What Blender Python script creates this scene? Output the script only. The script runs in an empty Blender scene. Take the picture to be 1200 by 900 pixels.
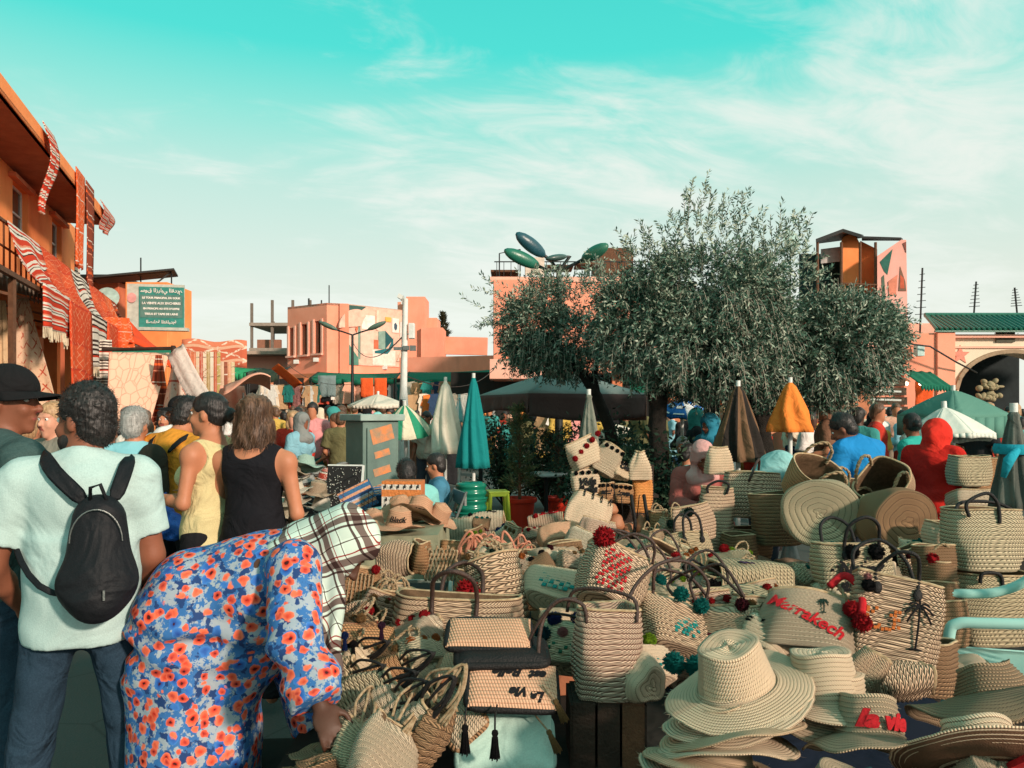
import bpy, math, random
import numpy as np
from mathutils import Vector, Matrix, Euler, noise
random.seed(7); RS = np.random.RandomState(7)
C = bpy.context.scene.collection
SC = bpy.context.scene
PI = math.pi
R = math.radians
# ------------------------------------------------------------------ camera, sky, sun, exposure
cam_d = bpy.data.cameras.new('camera'); cam = bpy.data.objects.new('camera', cam_d); C.objects.link(cam)
cam.location = (0, 0, 1.6); cam.rotation_euler = (R(90), 0, 0)
cam_d.sensor_width = 36; cam_d.lens = 27; cam_d.shift_y = 32/1200; cam_d.clip_end = 2000; cam_d.clip_start = .05
SC.camera = cam
SC.view_settings.view_transform = 'Standard'; SC.view_settings.look = 'None'
SC.view_settings.gamma = 1; SC.view_settings.exposure = 0.15
SUN_EL = R(20.5); SUN_DIR = Vector((0.67, -0.74, 0)).normalized()      # towards the sun, from behind the camera on the right
sd = bpy.data.lights.new('sun', 'SUN'); sun = bpy.data.objects.new('sun', sd); C.objects.link(sun)
sd.energy = 4.2; sd.angle = R(4.0); sd.color = (1.0, .79, .65)
v = Vector((SUN_DIR.x*math.cos(SUN_EL), SUN_DIR.y*math.cos(SUN_EL), math.sin(SUN_EL)))
sun.rotation_euler = v.to_track_quat('Z', 'Y').to_euler()

class NT:
    """small helper around a node tree"""
    def __init__(s, t): s.t = t; t.nodes.clear()
    def n(s, typ, _in=None, **kw):
        nd = s.t.nodes.new(typ)
        for k, v_ in kw.items(): setattr(nd, k, v_)
        for k, v_ in (_in or {}).items():
            sock = nd.inputs[k]
            if isinstance(v_, bpy.types.NodeSocket): s.t.links.new(v_, sock)
            else: sock.default_value = v_
        return nd
    def math(s, op, a, b=None, c=None):
        d = {0: a}
        if b is not None: d[1] = b
        if c is not None: d[2] = c
        return s.n('ShaderNodeMath', d, operation=op).outputs[0]
    def mix(s, f, a, b, bt='MIX'):
        nd = s.n('ShaderNodeMix', data_type='RGBA', blend_type=bt)
        for i, x in ((0, f), (6, a), (7, b)):
            if isinstance(x, bpy.types.NodeSocket): s.t.links.new(x, nd.inputs[i])
            else: nd.inputs[i].default_value = x if i == 0 else c4(x)
        return nd.outputs[2]
    def ramp(s, f, stops, mode='LINEAR'):
        nd = s.n('ShaderNodeValToRGB', {0: f}); cr = nd.color_ramp; cr.interpolation = mode
        while len(cr.elements) < len(stops): cr.elements.new(0.5)
        for e, (p, c) in zip(cr.elements, stops): e.position = p; e.color = c4(c)
        return nd.outputs[0]
def c4(c): return (c[0], c[1], c[2], 1) if len(c) == 3 else tuple(c)

w = bpy.data.worlds.new('World'); SC.world = w; w.use_nodes = True
T = NT(w.node_tree)
tc = T.n('ShaderNodeTexCoord'); sep = T.n('ShaderNodeSeparateXYZ', {0: tc.outputs['Generated']})
zc = sep.outputs[2]
sky = T.n('ShaderNodeTexSky', sky_type='NISHITA', sun_disc=False, sun_elevation=SUN_EL,
          sun_rotation=math.atan2(SUN_DIR.x, SUN_DIR.y), altitude=400, dust_density=2.5)
grad = T.ramp(zc, [(0.0, (.90, .86, .77)), (.16, (.74, .82, .72)), (.27, (.55, .80, .70)), (.345, (.30, .79, .68)), (.42, (.07, .74, .65)), (.8, (.02, .50, .47))])
# streaked high cloud: noise in the plane of a cloud layer
zz = T.math('ADD', T.math('MAXIMUM', zc, 0.0), .12)
cx = T.math('DIVIDE', sep.outputs[0], zz); cy = T.math('DIVIDE', sep.outputs[1], zz)
cv = T.n('ShaderNodeCombineXYZ', {0: T.math('ADD', T.math('MULTIPLY', cx, .8), T.math('MULTIPLY', cy, .55)), 1: T.math('ADD', T.math('MULTIPLY', cy, 1.5), T.math('MULTIPLY', cx, -.75)), 2: 3.7})
n1 = T.n('ShaderNodeTexNoise', {'Vector': cv.outputs[0], 'Scale': .62, 'Detail': 6.0, 'Roughness': .55, 'Distortion': .5})
n2 = T.n('ShaderNodeTexNoise', {'Vector': cv.outputs[0], 'Scale': 2.6, 'Detail': 7.0, 'Roughness': .62, 'Distortion': .8})
cl = T.math('ADD', T.math('ADD', T.math('MULTIPLY', n1.outputs[0], .68), T.math('MULTIPLY', n2.outputs[0], .32)), T.math('MULTIPLY', sep.outputs[0], .10))
clm = T.n('ShaderNodeMapRange', {0: cl, 1: .45, 2: .63, 3: 0.0, 4: .92}, interpolation_type='SMOOTHSTEP').outputs[0]
skyc = T.mix(clm, grad, (.86, .90, .82))
skyc10 = T.mix(1.0, skyc, (10, 10, 10), 'MULTIPLY')
fin = T.mix(.12, skyc10, sky.outputs[0])
bg = T.n('ShaderNodeBackground', {0: fin, 1: .10})
T.n('ShaderNodeOutputWorld', {0: bg.outputs[0]})

# ------------------------------------------------------------------ helpers: placing
def P(px, py, Y):            # a direction of sight and a distance turned into a place
    return Vector(((px-600)/900*Y, Y, 1.6+(482-py)/900*Y))
def np3(v_): return np.array((v_[0], v_[1], v_[2]), float)
def tag(o, label=None, cat=None, group=None, kind=None):
    if label: o['label'] = label
    if cat: o['category'] = cat
    if group: o['group'] = group
    if kind: o['kind'] = kind
    return o
def thing(name, label, cat, loc=(0, 0, 0), rot=(0, 0, 0), group=None, scale=1):
    o = bpy.data.objects.new(name, None); C.objects.link(o); o.empty_display_size = .1
    o.location = loc; o.rotation_euler = rot; o.scale = (scale,)*3
    return tag(o, label, cat, group)
def copy_tree(o, parent=None):
    c = o.copy(); C.objects.link(c); c.parent = parent
    for ch in o.children: copy_tree(ch, c)
    return c
def inst(name, me, parent, loc=(0, 0, 0), rot=(0, 0, 0), scale=(1, 1, 1), color=None):
    o = bpy.data.objects.new(name, me); C.objects.link(o); o.parent = parent
    o.location = loc; o.rotation_euler = rot; o.scale = scale
    if color: o.color = c4(color)
    return o
def mesh_np(name, V, F, mats, mi=None, uv=None, smooth=True):
    me = bpy.data.meshes.new(name)
    V = np.asarray(V, float)
    if isinstance(F, np.ndarray) and F.ndim == 2:
        n, k = F.shape
        me.vertices.add(len(V)); me.vertices.foreach_set('co', V.ravel())
        me.loops.add(n*k); me.loops.foreach_set('vertex_index', F.ravel().astype(np.int32))
        me.polygons.add(n); me.polygons.foreach_set('loop_start', np.arange(0, n*k, k, dtype=np.int32))
        me.update(calc_edges=True)
    else:
        me.from_pydata([tuple(x) for x in V], [], F)
    for m in mats: me.materials.append(m)
    if mi is not None and len(me.polygons) == len(mi): me.polygons.foreach_set('material_index', np.asarray(mi, np.int32))
    me.polygons.foreach_set('use_smooth', np.full(len(me.polygons), bool(smooth)))
    if uv is not None:
        ul = me.uv_layers.new(name='uv'); li = np.empty(len(me.loops), np.int32); me.loops.foreach_get('vertex_index', li)
        ul.data.foreach_set('uv', np.asarray(uv, np.float32)[li].ravel())
    if smooth and smooth != 1: me.set_sharp_from_angle(angle=R(smooth))
    me.update(); return me

class MB:
    """collects shapes; build() links them as one mesh object"""
    def __init__(s): s.v = []; s.f = []; s.m = []; s.uv = []
    def add(s, vs, fs, mi=0, uv=None):
        b = len(s.v); s.v += [tuple(x) for x in vs]; s.f += [tuple(b+i for i in f) for f in fs]
        s.m += [mi]*len(fs); s.uv += ([tuple(x) for x in uv] if uv is not None else [(0, 0)]*len(vs)); return s
    def box(s, c, d, rot=None, mi=0, taper=1.0):
        x, y, z = d[0]/2, d[1]/2, d[2]/2; M_ = rot.to_matrix() if isinstance(rot, Euler) else (rot if rot is not None else None)
        vs = []
        for k in (-1, 1):
            t = taper if k == 1 else 1
            for i, j in ((-1, -1), (1, -1), (1, 1), (-1, 1)):
                p = Vector((i*x*t, j*y*t, k*z)); p = M_ @ p if M_ is not None else p
                vs.append(p+Vector(c))
        return s.add(vs, [(3, 2, 1, 0), (4, 5, 6, 7), (0, 1, 5, 4), (1, 2, 6, 5), (2, 3, 7, 6), (3, 0, 4, 7)], mi)
    def beam(s, a, b, w_, h_=None, mi=0):
        a, b = Vector(a), Vector(b); d = b-a; L = d.length
        if L < 1e-6: return s
        q = d.to_track_quat('Z', 'Y').to_matrix()
        return s.box((a+b)/2, (w_, h_ or w_, L), q, mi)
    def tube(s, pts, r, n=8, mi=0, cap=True, uvk=None):
        pts = [Vector(p) for p in pts]; N = len(pts); rr = r if hasattr(r, '__len__') else [r]*N
        up = None; vs = []; uv = []; L = 0
        for i, p in enumerate(pts):
            t = (pts[min(i+1, N-1)]-pts[max(i-1, 0)]).normalized()
            if up is None: up = t.orthogonal().normalized()
            up = (up-t*up.dot(t)); up = up.normalized() if up.length > 1e-5 else t.orthogonal().normalized()
            sd_ = t.cross(up)
            if i: L += (p-pts[i-1]).length
            for k in range(n):
                a = 2*PI*k/n; vs.append(p+(up*math.cos(a)+sd_*math.sin(a))*rr[i]); uv.append((L, k/n))
        fs = [(i*n+k, i*n+(k+1) % n, (i+1)*n+(k+1) % n, (i+1)*n+k) for i in range(N-1) for k in range(n)]
        if cap: fs += [tuple(range(n-1, -1, -1)), tuple((N-1)*n+k for k in range(n))]
        return s.add(vs, fs, mi, uv)
    def cyl(s, a, b, r, n=12, mi=0, r2=None): return s.tube([a, b], [r, r2 if r2 is not None else r], n, mi)
    def lathe(s, prof, n=24, c=(0, 0, 0), mi=0, mod=None, M_=None, closed=False):
        vs = []; uv = []
        for j, (r, z) in enumerate(prof):
            for k in range(n):
                a = 2*PI*k/n; rr = r*(mod(a, j/(len(prof)-1)) if mod else 1)
                p = Vector((rr*math.cos(a), rr*math.sin(a), z)); p = M_ @ p if M_ is not None else p
                vs.append(p+Vector(c)); uv.append((k/n, j/(len(prof)-1)))
        m = len(prof)
        fs = [(j*n+k, j*n+(k+1) % n, (j+1)*n+(k+1) % n, (j+1)*n+k) for j in range(m-1) for k in range(n)]
        return s.add(vs, fs, mi, uv)
    def ball(s, c, r, n=12, mi=0, M_=None):
        r = r if hasattr(r, '__len__') else (r, r, r); m = max(5, n*2//3); vs = []; fs = []
        for j in range(m+1):
            t = PI*j/m
            for k in range(n):
                a = 2*PI*k/n; p = Vector((r[0]*math.sin(t)*math.cos(a), r[1]*math.sin(t)*math.sin(a), r[2]*math.cos(t)))
                p = M_ @ p if M_ is not None else p; vs.append(p+Vector(c))
        fs = [(j*n+k, (j+1)*n+k, (j+1)*n+(k+1) % n, j*n+(k+1) % n) for j in range(m) for k in range(n)]
        return s.add(vs, fs, mi)
    def prism(s, poly, a, b, mi=0):
        """polygon given as 2D points mapped by function a(p) -> front and b(p) -> back"""
        n = len(poly); vs = [a(p) for p in poly]+[b(p) for p in poly]
        return s.add(vs, [tuple(range(n)), tuple(range(2*n-1, n-1, -1))]+[(i, n+i, n+(i+1) % n, (i+1) % n) for i in range(n)], mi)
    def build(s, name, mats, parent=None, world=False, smooth=False, bevel=0, solid=0, warp=None, subd=0, label=None):
        mats = mats if isinstance(mats, (list, tuple)) else [mats]
        V = s.v
        if world and parent is not None:
            inv = parent.matrix_basis.inverted() if parent.parent is None else (parent.parent.matrix_basis @ parent.matrix_basis).inverted()
            V = [inv @ Vector(p) for p in V]
        if warp: V = [warp(Vector(p)) for p in V]
        me = mesh_np(name, V, s.f, mats, s.m, s.uv, smooth)
        o = bpy.data.objects.new(name, me); C.objects.link(o); o.parent = parent
        if subd: md = o.modifiers.new('sub', 'SUBSURF'); md.levels = md.render_levels = subd
        if solid: md = o.modifiers.new('solid', 'SOLIDIFY'); md.thickness = abs(solid); md.offset = 0 if solid > 0 else 1
        if bevel: md = o.modifiers.new('bev', 'BEVEL'); md.width = bevel; md.segments = 2; md.limit_method = 'ANGLE'
        if label: o['label'] = label
        return o
def grid(fn, nx, ny):
    """vertices, faces and uv of a sheet fn(u,v)"""
    vs = [fn(i/nx, j/ny) for j in range(ny+1) for i in range(nx+1)]; uv = [(i/nx, j/ny) for j in range(ny+1) for i in range(nx+1)]
    fs = [(j*(nx+1)+i, j*(nx+1)+i+1, (j+1)*(nx+1)+i+1, (j+1)*(nx+1)+i) for j in range(ny) for i in range(nx)]
    return vs, fs, uv

# ------------------------------------------------------------------ materials
_M = {}
def mat(name, build):
    if name in _M: return _M[name]
    m = bpy.data.materials.new(name); m.use_nodes = True; t = NT(m.node_tree); build(t); _M[name] = m; return m
def shade(t, col, rough=.8, metal=0, height=None, bump=.3, dist=.01, spec=.3, emis=None, alpha=None, trans=0):
    d = {'Base Color': col if isinstance(col, bpy.types.NodeSocket) else c4(col), 'Roughness': rough, 'Metallic': metal, 'Specular IOR Level': spec}
    if height is not None: d['Normal'] = t.n('ShaderNodeBump', {'Strength': bump, 'Distance': dist, 'Height': height}).outputs[0]
    if emis: d['Emission Color'] = c4(emis[0]); d['Emission Strength'] = emis[1]
    if trans: d['Transmission Weight'] = trans
    b = t.n('ShaderNodeBsdfPrincipled', d); t.n('ShaderNodeOutputMaterial', {0: b.outputs[0]})
def oc(t, which='Object'): return t.n('ShaderNodeTexCoord').outputs[which]
def plain(name, col, col2=None, scale=6, rough=.85, bump=.3, dist=.01, metal=0, spec=.3, detail=5, stain=0):
    """surface of slightly uneven colour"""
    def b(t):
        o = oc(t); nz = t.n('ShaderNodeTexNoise', {'Vector': o, 'Scale': scale, 'Detail': detail, 'Roughness': .6})
        c2 = col2 or tuple(x*.72 for x in col)
        f = t.n('ShaderNodeMapRange', {0: nz.outputs[0], 1: .35, 2: .68}).outputs[0]
        cc = t.mix(f, c2, col)
        if stain:
            n3 = t.n('ShaderNodeTexNoise', {'Vector': t.n('ShaderNodeMapping', {0: o, 3: (1, 1, .22)}).outputs[0], 'Scale': max(.7, scale*.9), 'Detail': 9, 'Roughness': .72})
            cc = t.mix(t.n('ShaderNodeMapRange', {0: n3.outputs[0], 1: .50, 2: .70, 3: 0.0, 4: stain}).outputs[0], cc, tuple(x*.5 for x in col))
        fine = t.n('ShaderNodeTexNoise', {'Vector': o, 'Scale': scale*9, 'Detail': 3})
        shade(t, cc, rough, metal, fine.outputs[0], bump, dist, spec)
    return mat(name, b)
def cloth(name, col, col2=None, wr=7, bump=.5, rough=.9):
    def b(t):
        o = oc(t); nz = t.n('ShaderNodeTexNoise', {'Vector': o, 'Scale': wr, 'Detail': 3, 'Distortion': .8})
        fi = t.n('ShaderNodeTexNoise', {'Vector': o, 'Scale': 220, 'Detail': 1})
        h = t.math('ADD', nz.outputs[0], t.math('MULTIPLY', fi.outputs[0], .018))
        cc = t.mix(fi.outputs[0], tuple(x*.8 for x in col), col2 or tuple(min(1, x*1.12) for x in col))
        shade(t, cc, rough, 0, h, min(1, bump*1.5), .05, .15)
    return mat(name, b)
def tinted(name, wr=7, bump=.5, rough=.9, amt=.8):
    """takes its colour from the object's own colour: shared meshes, individual dyes"""
    def b(t):
        o = oc(t); nz = t.n('ShaderNodeTexNoise', {'Vector': o, 'Scale': wr, 'Detail': 3, 'Distortion': .6})
        oi = t.n('ShaderNodeObjectInfo'); cc = t.mix(nz.outputs[0], (amt,)*3, (1.1, 1.1, 1.1))
        shade(t, t.mix(1.0, oi.outputs['Color'], cc, 'MULTIPLY'), rough, 0, nz.outputs[0], min(1, bump*1.5), .05, .15)
    return mat(name, b)
def weave(name, base, dark, k=75, gap=.5, slant=.5, bump=1.0, stripe=None, var=.25):
    """plaited palm leaf: u = metres along the row, v = row number"""
    def b(t):
        uv = oc(t, 'UV'); s_ = t.n('ShaderNodeSeparateXYZ', {0: uv}); U, V_ = s_.outputs[0], s_.outputs[1]
        o = oc(t); big = t.n('ShaderNodeTexNoise', {'Vector': o, 'Scale': 9, 'Detail': 5}); sm = t.n('ShaderNodeTexNoise', {'Vector': o, 'Scale': 130, 'Detail': 2})
        Vd = t.math('ADD', V_, t.math('MULTIPLY', big.outputs[0], .25))
        fv = t.math('FRACT', Vd); row = t.math('FLOOR', Vd)
        cell = t.math('ADD', t.math('MULTIPLY', U, float(k)), t.math('ADD', t.math('MULTIPLY', row, .5), t.math('MULTIPLY', fv, slant)))
        fu = t.math('FRACT', cell)
        hv = t.math('SINE', t.math('MULTIPLY', fv, PI)); hu = t.math('SINE', t.math('MULTIPLY', fu, PI))
        h = t.math('MULTIPLY', t.math('POWER', hv, .55), t.math('ADD', t.math('MULTIPLY', hu, .82), .18))
        wn = t.n('ShaderNodeTexWhiteNoise', {'Vector': t.n('ShaderNodeCombineXYZ', {0: t.math('FLOOR', cell), 1: row}).outputs[0]}, noise_dimensions='2D')
        g = t.n('ShaderNodeMapRange', {0: h, 1: .08, 2: gap, 3: 0.0, 4: 1.0}, interpolation_type='SMOOTHSTEP').outputs[0]
        oi = t.n('ShaderNodeObjectInfo').outputs['Random']
        b1 = t.mix(big.outputs[0], tuple(x*(1-var) for x in base), tuple(min(1, x*(1+var*.6)) for x in base))
        b1 = t.mix(t.math('MULTIPLY', wn.outputs[0], .35), b1, tuple(x*.6 for x in base))
        b1 = t.mix(t.math('MULTIPLY', t.math('POWER', t.math('FRACT', t.math('MULTIPLY', oi, 3.1)), 2.0), .75), b1, (.40, .25, .14)); b1 = t.mix(t.math('MULTIPLY', oi, .5), b1, (base[0]*.76, base[1]*.76, base[2]*.70)); b1 = t.mix(t.math('MULTIPLY', t.math('FRACT', t.math('MULTIPLY', oi, 7.3)), .35), b1, (min(.88, base[0]*1.14), min(.8, base[1]*1.14), min(.75, base[2]*1.2)))
        b1 = t.mix(t.math('MULTIPLY', sm.outputs[0], .25), b1, (base[0]*.9, base[1]*.95, base[2]*.7))
        if stripe:
            for (p, wd, sc) in stripe:
                st = t.math('COMPARE', t.math('FRACT', t.math('DIVIDE', row, float(p))), 0.0, wd); b1 = t.mix(st, b1, sc)
        cc = t.mix(g, dark, b1)
        hh = t.math('ADD', h, t.math('MULTIPLY', sm.outputs[0], .15))
        shade(t, cc, .78, 0, hh, bump, .006, .25)
    return mat(name, b)
def bands(name, stops, rep=1, axis=1, wob=.02, fringe=None, motif=None, rough=.95):
    """woven rug: bands across the sheet's uv, motif = (colour, freq u, freq v)"""
    def b(t):
        s_ = t.n('ShaderNodeSeparateXYZ', {0: oc(t, 'UV')}); o = oc(t)
        nz = t.n('ShaderNodeTexNoise', {'Vector': o, 'Scale': 3, 'Detail': 4})
        a = t.math('ADD', t.math('MULTIPLY', s_.outputs[axis], float(rep)), t.math('MULTIPLY', nz.outputs[0], wob*rep))
        cc = t.ramp(t.math('FRACT', a), stops, 'CONSTANT')
        if motif:
            fu = t.math('PINGPONG', t.math('MULTIPLY', s_.outputs[1-axis], float(motif[1])), .5); fw = t.math('PINGPONG', t.math('MULTIPLY', s_.outputs[axis], float(motif[2])), .5)
            d = t.math('ADD', fu, fw); k = t.math('COMPARE', d, .5, .07)
            kk = t.math('MULTIPLY', k, t.n('ShaderNodeMapRange', {0: t.n('ShaderNodeTexNoise', {'Vector': o, 'Scale': 9}).outputs[0], 1: .45, 2: .55}).outputs[0])
            cc = t.mix(kk, cc, motif[0])
        fi = t.n('ShaderNodeTexNoise', {'Vector': o, 'Scale': 60, 'Detail': 3}); cc = t.mix(t.math('MULTIPLY', fi.outputs[0], .4), cc, (.12, .05, .03))
        shade(t, cc, rough, 0, fi.outputs[0], .6, .02, .1)
    return mat(name, b)
def emit(name, col, s=1): return mat(name, lambda t: t.n('ShaderNodeOutputMaterial', {0: t.n('ShaderNodeEmission', {0: c4(col), 1: s}).outputs[0]}))

# ------------------------------------------------------------------ implicit surfaces (people, soft things)
def _q(a): return a
class SDF:
    def __init__(s, res=.012, k=.02, T0=None): s.res = res; s.k = k; s.p = []; s.cut = []; s.disp = None; s.fuzz = 0
    def cap(s, a, b, r0, r1=None, m=0, k=None, sub=False, flat=False, sq=None):
        s.p.append(('c', np3(a), np3(b), r0, r1 if r1 is not None else r0, m, s.k if k is None else k, sub, flat, sq)); return s
    def ell(s, c, r, m=0, k=None, sub=False, F=None): s.p.append(('e', np3(c), np.array(r, float), F, m, s.k if k is None else k, sub)); return s
    def plane(s, pt, n): s.cut.append((np3(pt), np3(Vector(n).normalized()))); return s
    def mesh(s, name, mats, smooth=True):
        h = s.res; lo = np.full(3, 1e9); hi = -lo
        for q in s.p:
            if q[0] == 'c': rr = max(q[3], q[4]); l_ = np.minimum(q[1], q[2])-rr; h_ = np.maximum(q[1], q[2])+rr
            else: rr = q[2].max(); l_ = q[1]-rr; h_ = q[1]+rr
            if q[-1] is True and q[0] == 'e' or (q[0] == 'c' and q[7]): continue
            lo = np.minimum(lo, l_); hi = np.maximum(hi, h_)
        lo -= 3*h+.01; hi += 3*h+.01; n = np.ceil((hi-lo)/h).astype(int)+1
        ax = [lo[i]+np.arange(n[i])*h for i in range(3)]
        f = np.full(n, .5, np.float32); best = np.full(n, 1e9, np.float32); mid = np.zeros(n, np.int8)
        for q in s.p:
            if q[0] == 'c': a, b, r0, r1, m, k, sub, flat, sq = q[1:]; rr = max(r0, r1); l_ = np.minimum(a, b)-rr; h_ = np.maximum(a, b)+rr
            else: c, r, F, m, k, sub = q[1:]; rr = r.max(); l_ = c-rr; h_ = c+rr
            pad = k+3*h+.02
            i0 = np.clip(((l_-pad-lo)/h).astype(int), 0, n-1); i1 = np.clip(((h_+pad-lo)/h).astype(int)+2, 1, n)
            if np.any(i1 <= i0): continue
            sl = tuple(slice(i0[i], i1[i]) for i in range(3))
            X, Y, Z = np.meshgrid(ax[0][sl[0]], ax[1][sl[1]], ax[2][sl[2]], indexing='ij', sparse=True)
            if q[0] == 'c':
                ba = b-a; L2 = max(ba @ ba, 1e-9); px, py, pz = X-a[0], Y-a[1], Z-a[2]
                tt = (px*ba[0]+py*ba[1]+pz*ba[2])/L2; t = np.clip(tt, 0, 1)
                dx, dy, dz = px-ba[0]*t, py-ba[1]*t, pz-ba[2]*t
                if sq is not None: dx = dx*sq[0]; dy = dy*sq[1]; dz = dz*sq[2]
                if flat:
                    ex, ey, ez = px-ba[0]*tt, py-ba[1]*tt, pz-ba[2]*tt
                    if sq is not None: ex = ex*sq[0]; ey = ey*sq[1]; ez = ez*sq[2]
                    d = np.sqrt(ex*ex+ey*ey+ez*ez)-(r0+(r1-r0)*t)
                    L = math.sqrt(L2); d = np.maximum(d, np.maximum(-tt, tt-1)*L)
                else: d = np.sqrt(dx*dx+dy*dy+dz*dz)-(r0+(r1-r0)*t)
            else:
                px, py, pz = X-c[0], Y-c[1], Z-c[2]
                if F is not None:
                    Fm = np.array(F); q0 = px*Fm[0, 0]+py*Fm[0, 1]+pz*Fm[0, 2]; q1 = px*Fm[1, 0]+py*Fm[1, 1]+pz*Fm[1, 2]; q2 = px*Fm[2, 0]+py*Fm[2, 1]+pz*Fm[2, 2]
                else: q0, q1, q2 = px, py, pz
                k0 = np.sqrt((q0/r[0])**2+(q1/r[1])**2+(q2/r[2])**2); k1 = np.sqrt((q0/r[0]**2)**2+(q1/r[1]**2)**2+(q2/r[2]**2)**2)+1e-6
                d = k0*(k0-1)/k1
            d = d.astype(np.float32); g = f[sl]
            if sub: f[sl] = -_smin(-g, d, k)
            else:
                f[sl] = _smin(g, d, k); bb = best[sl]; mk = d < bb; bb[mk] = d[mk]; mm = mid[sl]; mm[mk] = m
        X, Y, Z = np.meshgrid(*ax, indexing='ij', sparse=True)
        if s.disp is not None: f = f+s.disp(X, Y, Z).astype(np.float32)
        if s.fuzz: f = f+(RS.rand(*f.shape).astype(np.float32)-.5)*s.fuzz
        for (pt, nn) in s.cut: f = np.maximum(f, (X-pt[0])*nn[0]+(Y-pt[1])*nn[1]+(Z-pt[2])*nn[2])
        f[0] = f[-1] = .5; f[:, 0] = f[:, -1] = .5; f[:, :, 0] = f[:, :, -1] = .5
        S = f < 0
        if not S.any(): return bpy.data.meshes.new(name)
        cn = [(i, j, k) for i in (0, 1) for j in (0, 1) for k in (0, 1)]
        cnt = np.zeros(n-1, np.int8)
        for (i, j, k) in cn: cnt += S[i:n[0]-1+i, j:n[1]-1+j, k:n[2]-1+k]
        act = np.argwhere((cnt > 0) & (cnt < 8)); idx = np.full(n-1, -1, np.int64); idx[tuple(act.T)] = np.arange(len(act))
        fc = np.stack([f[act[:, 0]+i, act[:, 1]+j, act[:, 2]+k] for (i, j, k) in cn], 1)
        acc = np.zeros((len(act), 3)); ct = np.zeros(len(act))
        for a in range(8):
            for b in range(a+1, 8):
                if sum(abs(cn[a][i]-cn[b][i]) for i in range(3)) != 1: continue
                cr = (fc[:, a] < 0) != (fc[:, b] < 0); fa = fc[cr, a]; fb = fc[cr, b]; t = (fa/(fa-fb))[:, None]
                acc[cr] += np.array(cn[a])*(1-t)+np.array(cn[b])*t; ct[cr] += 1
        V = lo+h*(act+acc/ct[:, None]); Q = []
        for axn in range(3):
            o1, o2 = [(1, 2), (2, 0), (0, 1)][axn]
            e = [slice(None)]*3; e2 = [slice(None)]*3; e[axn] = slice(0, -1); e2[axn] = slice(1, None)
            A, B = S[tuple(e)], S[tuple(e2)]; ch = np.argwhere(A != B)
            if not len(ch): continue
            fl = A[tuple(ch.T)]
            def cell(d1, d2):
                c_ = ch.copy(); c_[:, o1] += d1; c_[:, o2] += d2; return idx[tuple(c_.T)]
            q = np.stack([cell(-1, -1), cell(0, -1), cell(0, 0), cell(-1, 0)], 1); q[~fl] = q[~fl][:, ::-1]; Q.append(q)
        Q = np.concatenate(Q); Q = Q[(Q >= 0).all(1)]
        # one relaxation pass takes off the lattice steps
        nb = np.zeros_like(V); dg = np.zeros(len(V))
        for a, b in ((0, 1), (1, 2), (2, 3), (3, 0)):
            np.add.at(nb, Q[:, a], V[Q[:, b]]); np.add.at(nb, Q[:, b], V[Q[:, a]]); np.add.at(dg, Q[:, a], 1); np.add.at(dg, Q[:, b], 1)
        V = V*.55+nb/np.maximum(dg, 1)[:, None]*.45
        vm = mid[tuple(act.T)]
        return mesh_np(name, V, Q, mats, vm[Q[:, 0]], None, smooth)
    def obj(s, name, mats, parent, smooth=True):
        o = bpy.data.objects.new(name, s.mesh(name, mats if isinstance(mats, (list, tuple)) else [mats], smooth)); C.objects.link(o); o.parent = parent; return o
def _smin(a, b, k):
    h = np.clip(.5+.5*(b-a)/k, 0, 1); return b*(1-h)+a*h-k*h*(1-h)
def text_mesh(s, size=1, extr=.004, shear=0, offset=0, align='CENTER'):
    cu = bpy.data.curves.new('lettering', 'FONT'); cu.body = s; cu.size = size; cu.extrude = extr; cu.shear = shear; cu.align_x = align; cu.align_y = 'CENTER'; cu.offset = offset
    cu.resolution_u = 3; o = bpy.data.objects.new('lettering', cu); C.objects.link(o)
    bpy.context.view_layer.update(); me = bpy.data.meshes.new_from_object(o.evaluated_get(bpy.context.evaluated_depsgraph_get()))
    bpy.data.objects.remove(o); return me
def lettering(s, size, m, parent, place, extr=.003, shear=0, offset=0, name='lettering', sub=0):
    """place(Vector(x, y, height)) -> local position"""
    me = text_mesh(s, size, extr, shear, offset)
    for v_ in me.vertices: v_.co = place(Vector(v_.co))
    me.materials.clear(); me.materials.append(m)
    o = bpy.data.objects.new(name, me); C.objects.link(o); o.parent = parent; return o
# ================================================================== THE SETTING
def center_obj(o):
    me = o.data; n = len(me.vertices); a = np.empty(n*3, np.float32); me.vertices.foreach_get('co', a); a = a.reshape(-1, 3)
    c = a.mean(0); c[2] = a[:, 2].min(); me.vertices.foreach_set('co', (a-c).ravel()); me.update(); o.location = Vector([float(x) for x in c]); return o
def top(mb, name, mats, label, cat, group=None, kind=None, **kw):
    o = center_obj(mb.build(name, mats, None, **kw)); return tag(o, label, cat, group, kind)

def ground_mat(t):
    o = oc(t); n = t.n('ShaderNodeTexNoise', {'Vector': o, 'Scale': .5, 'Detail': 8, 'Roughness': .65}); f = t.n('ShaderNodeTexNoise', {'Vector': o, 'Scale': 90, 'Detail': 3})
    vo = t.n('ShaderNodeTexVoronoi', {'Vector': o, 'Scale': 1.1}, feature='DISTANCE_TO_EDGE'); crack = t.n('ShaderNodeMapRange', {0: vo.outputs[0], 1: 0.0, 2: .012, 3: .5, 4: 1.0}).outputs[0]
    c = t.mix(n.outputs[0], (.035, .05, .048), (.09, .105, .095)); c = t.mix(t.math('MULTIPLY', f.outputs[0], .5), c, (.12, .12, .105))
    c = t.mix(crack, (.03, .03, .03), c); shade(t, c, .8, 0, f.outputs[0], .5, .008)
g = MB().add([(-400, -60, 0), (400, -60, 0), (400, 1200, 0), (-400, 1200, 0)], [(0, 1, 2, 3)]).build('ground', [mat('ground_asphalt', ground_mat)]); g['kind'] = 'structure'

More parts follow.
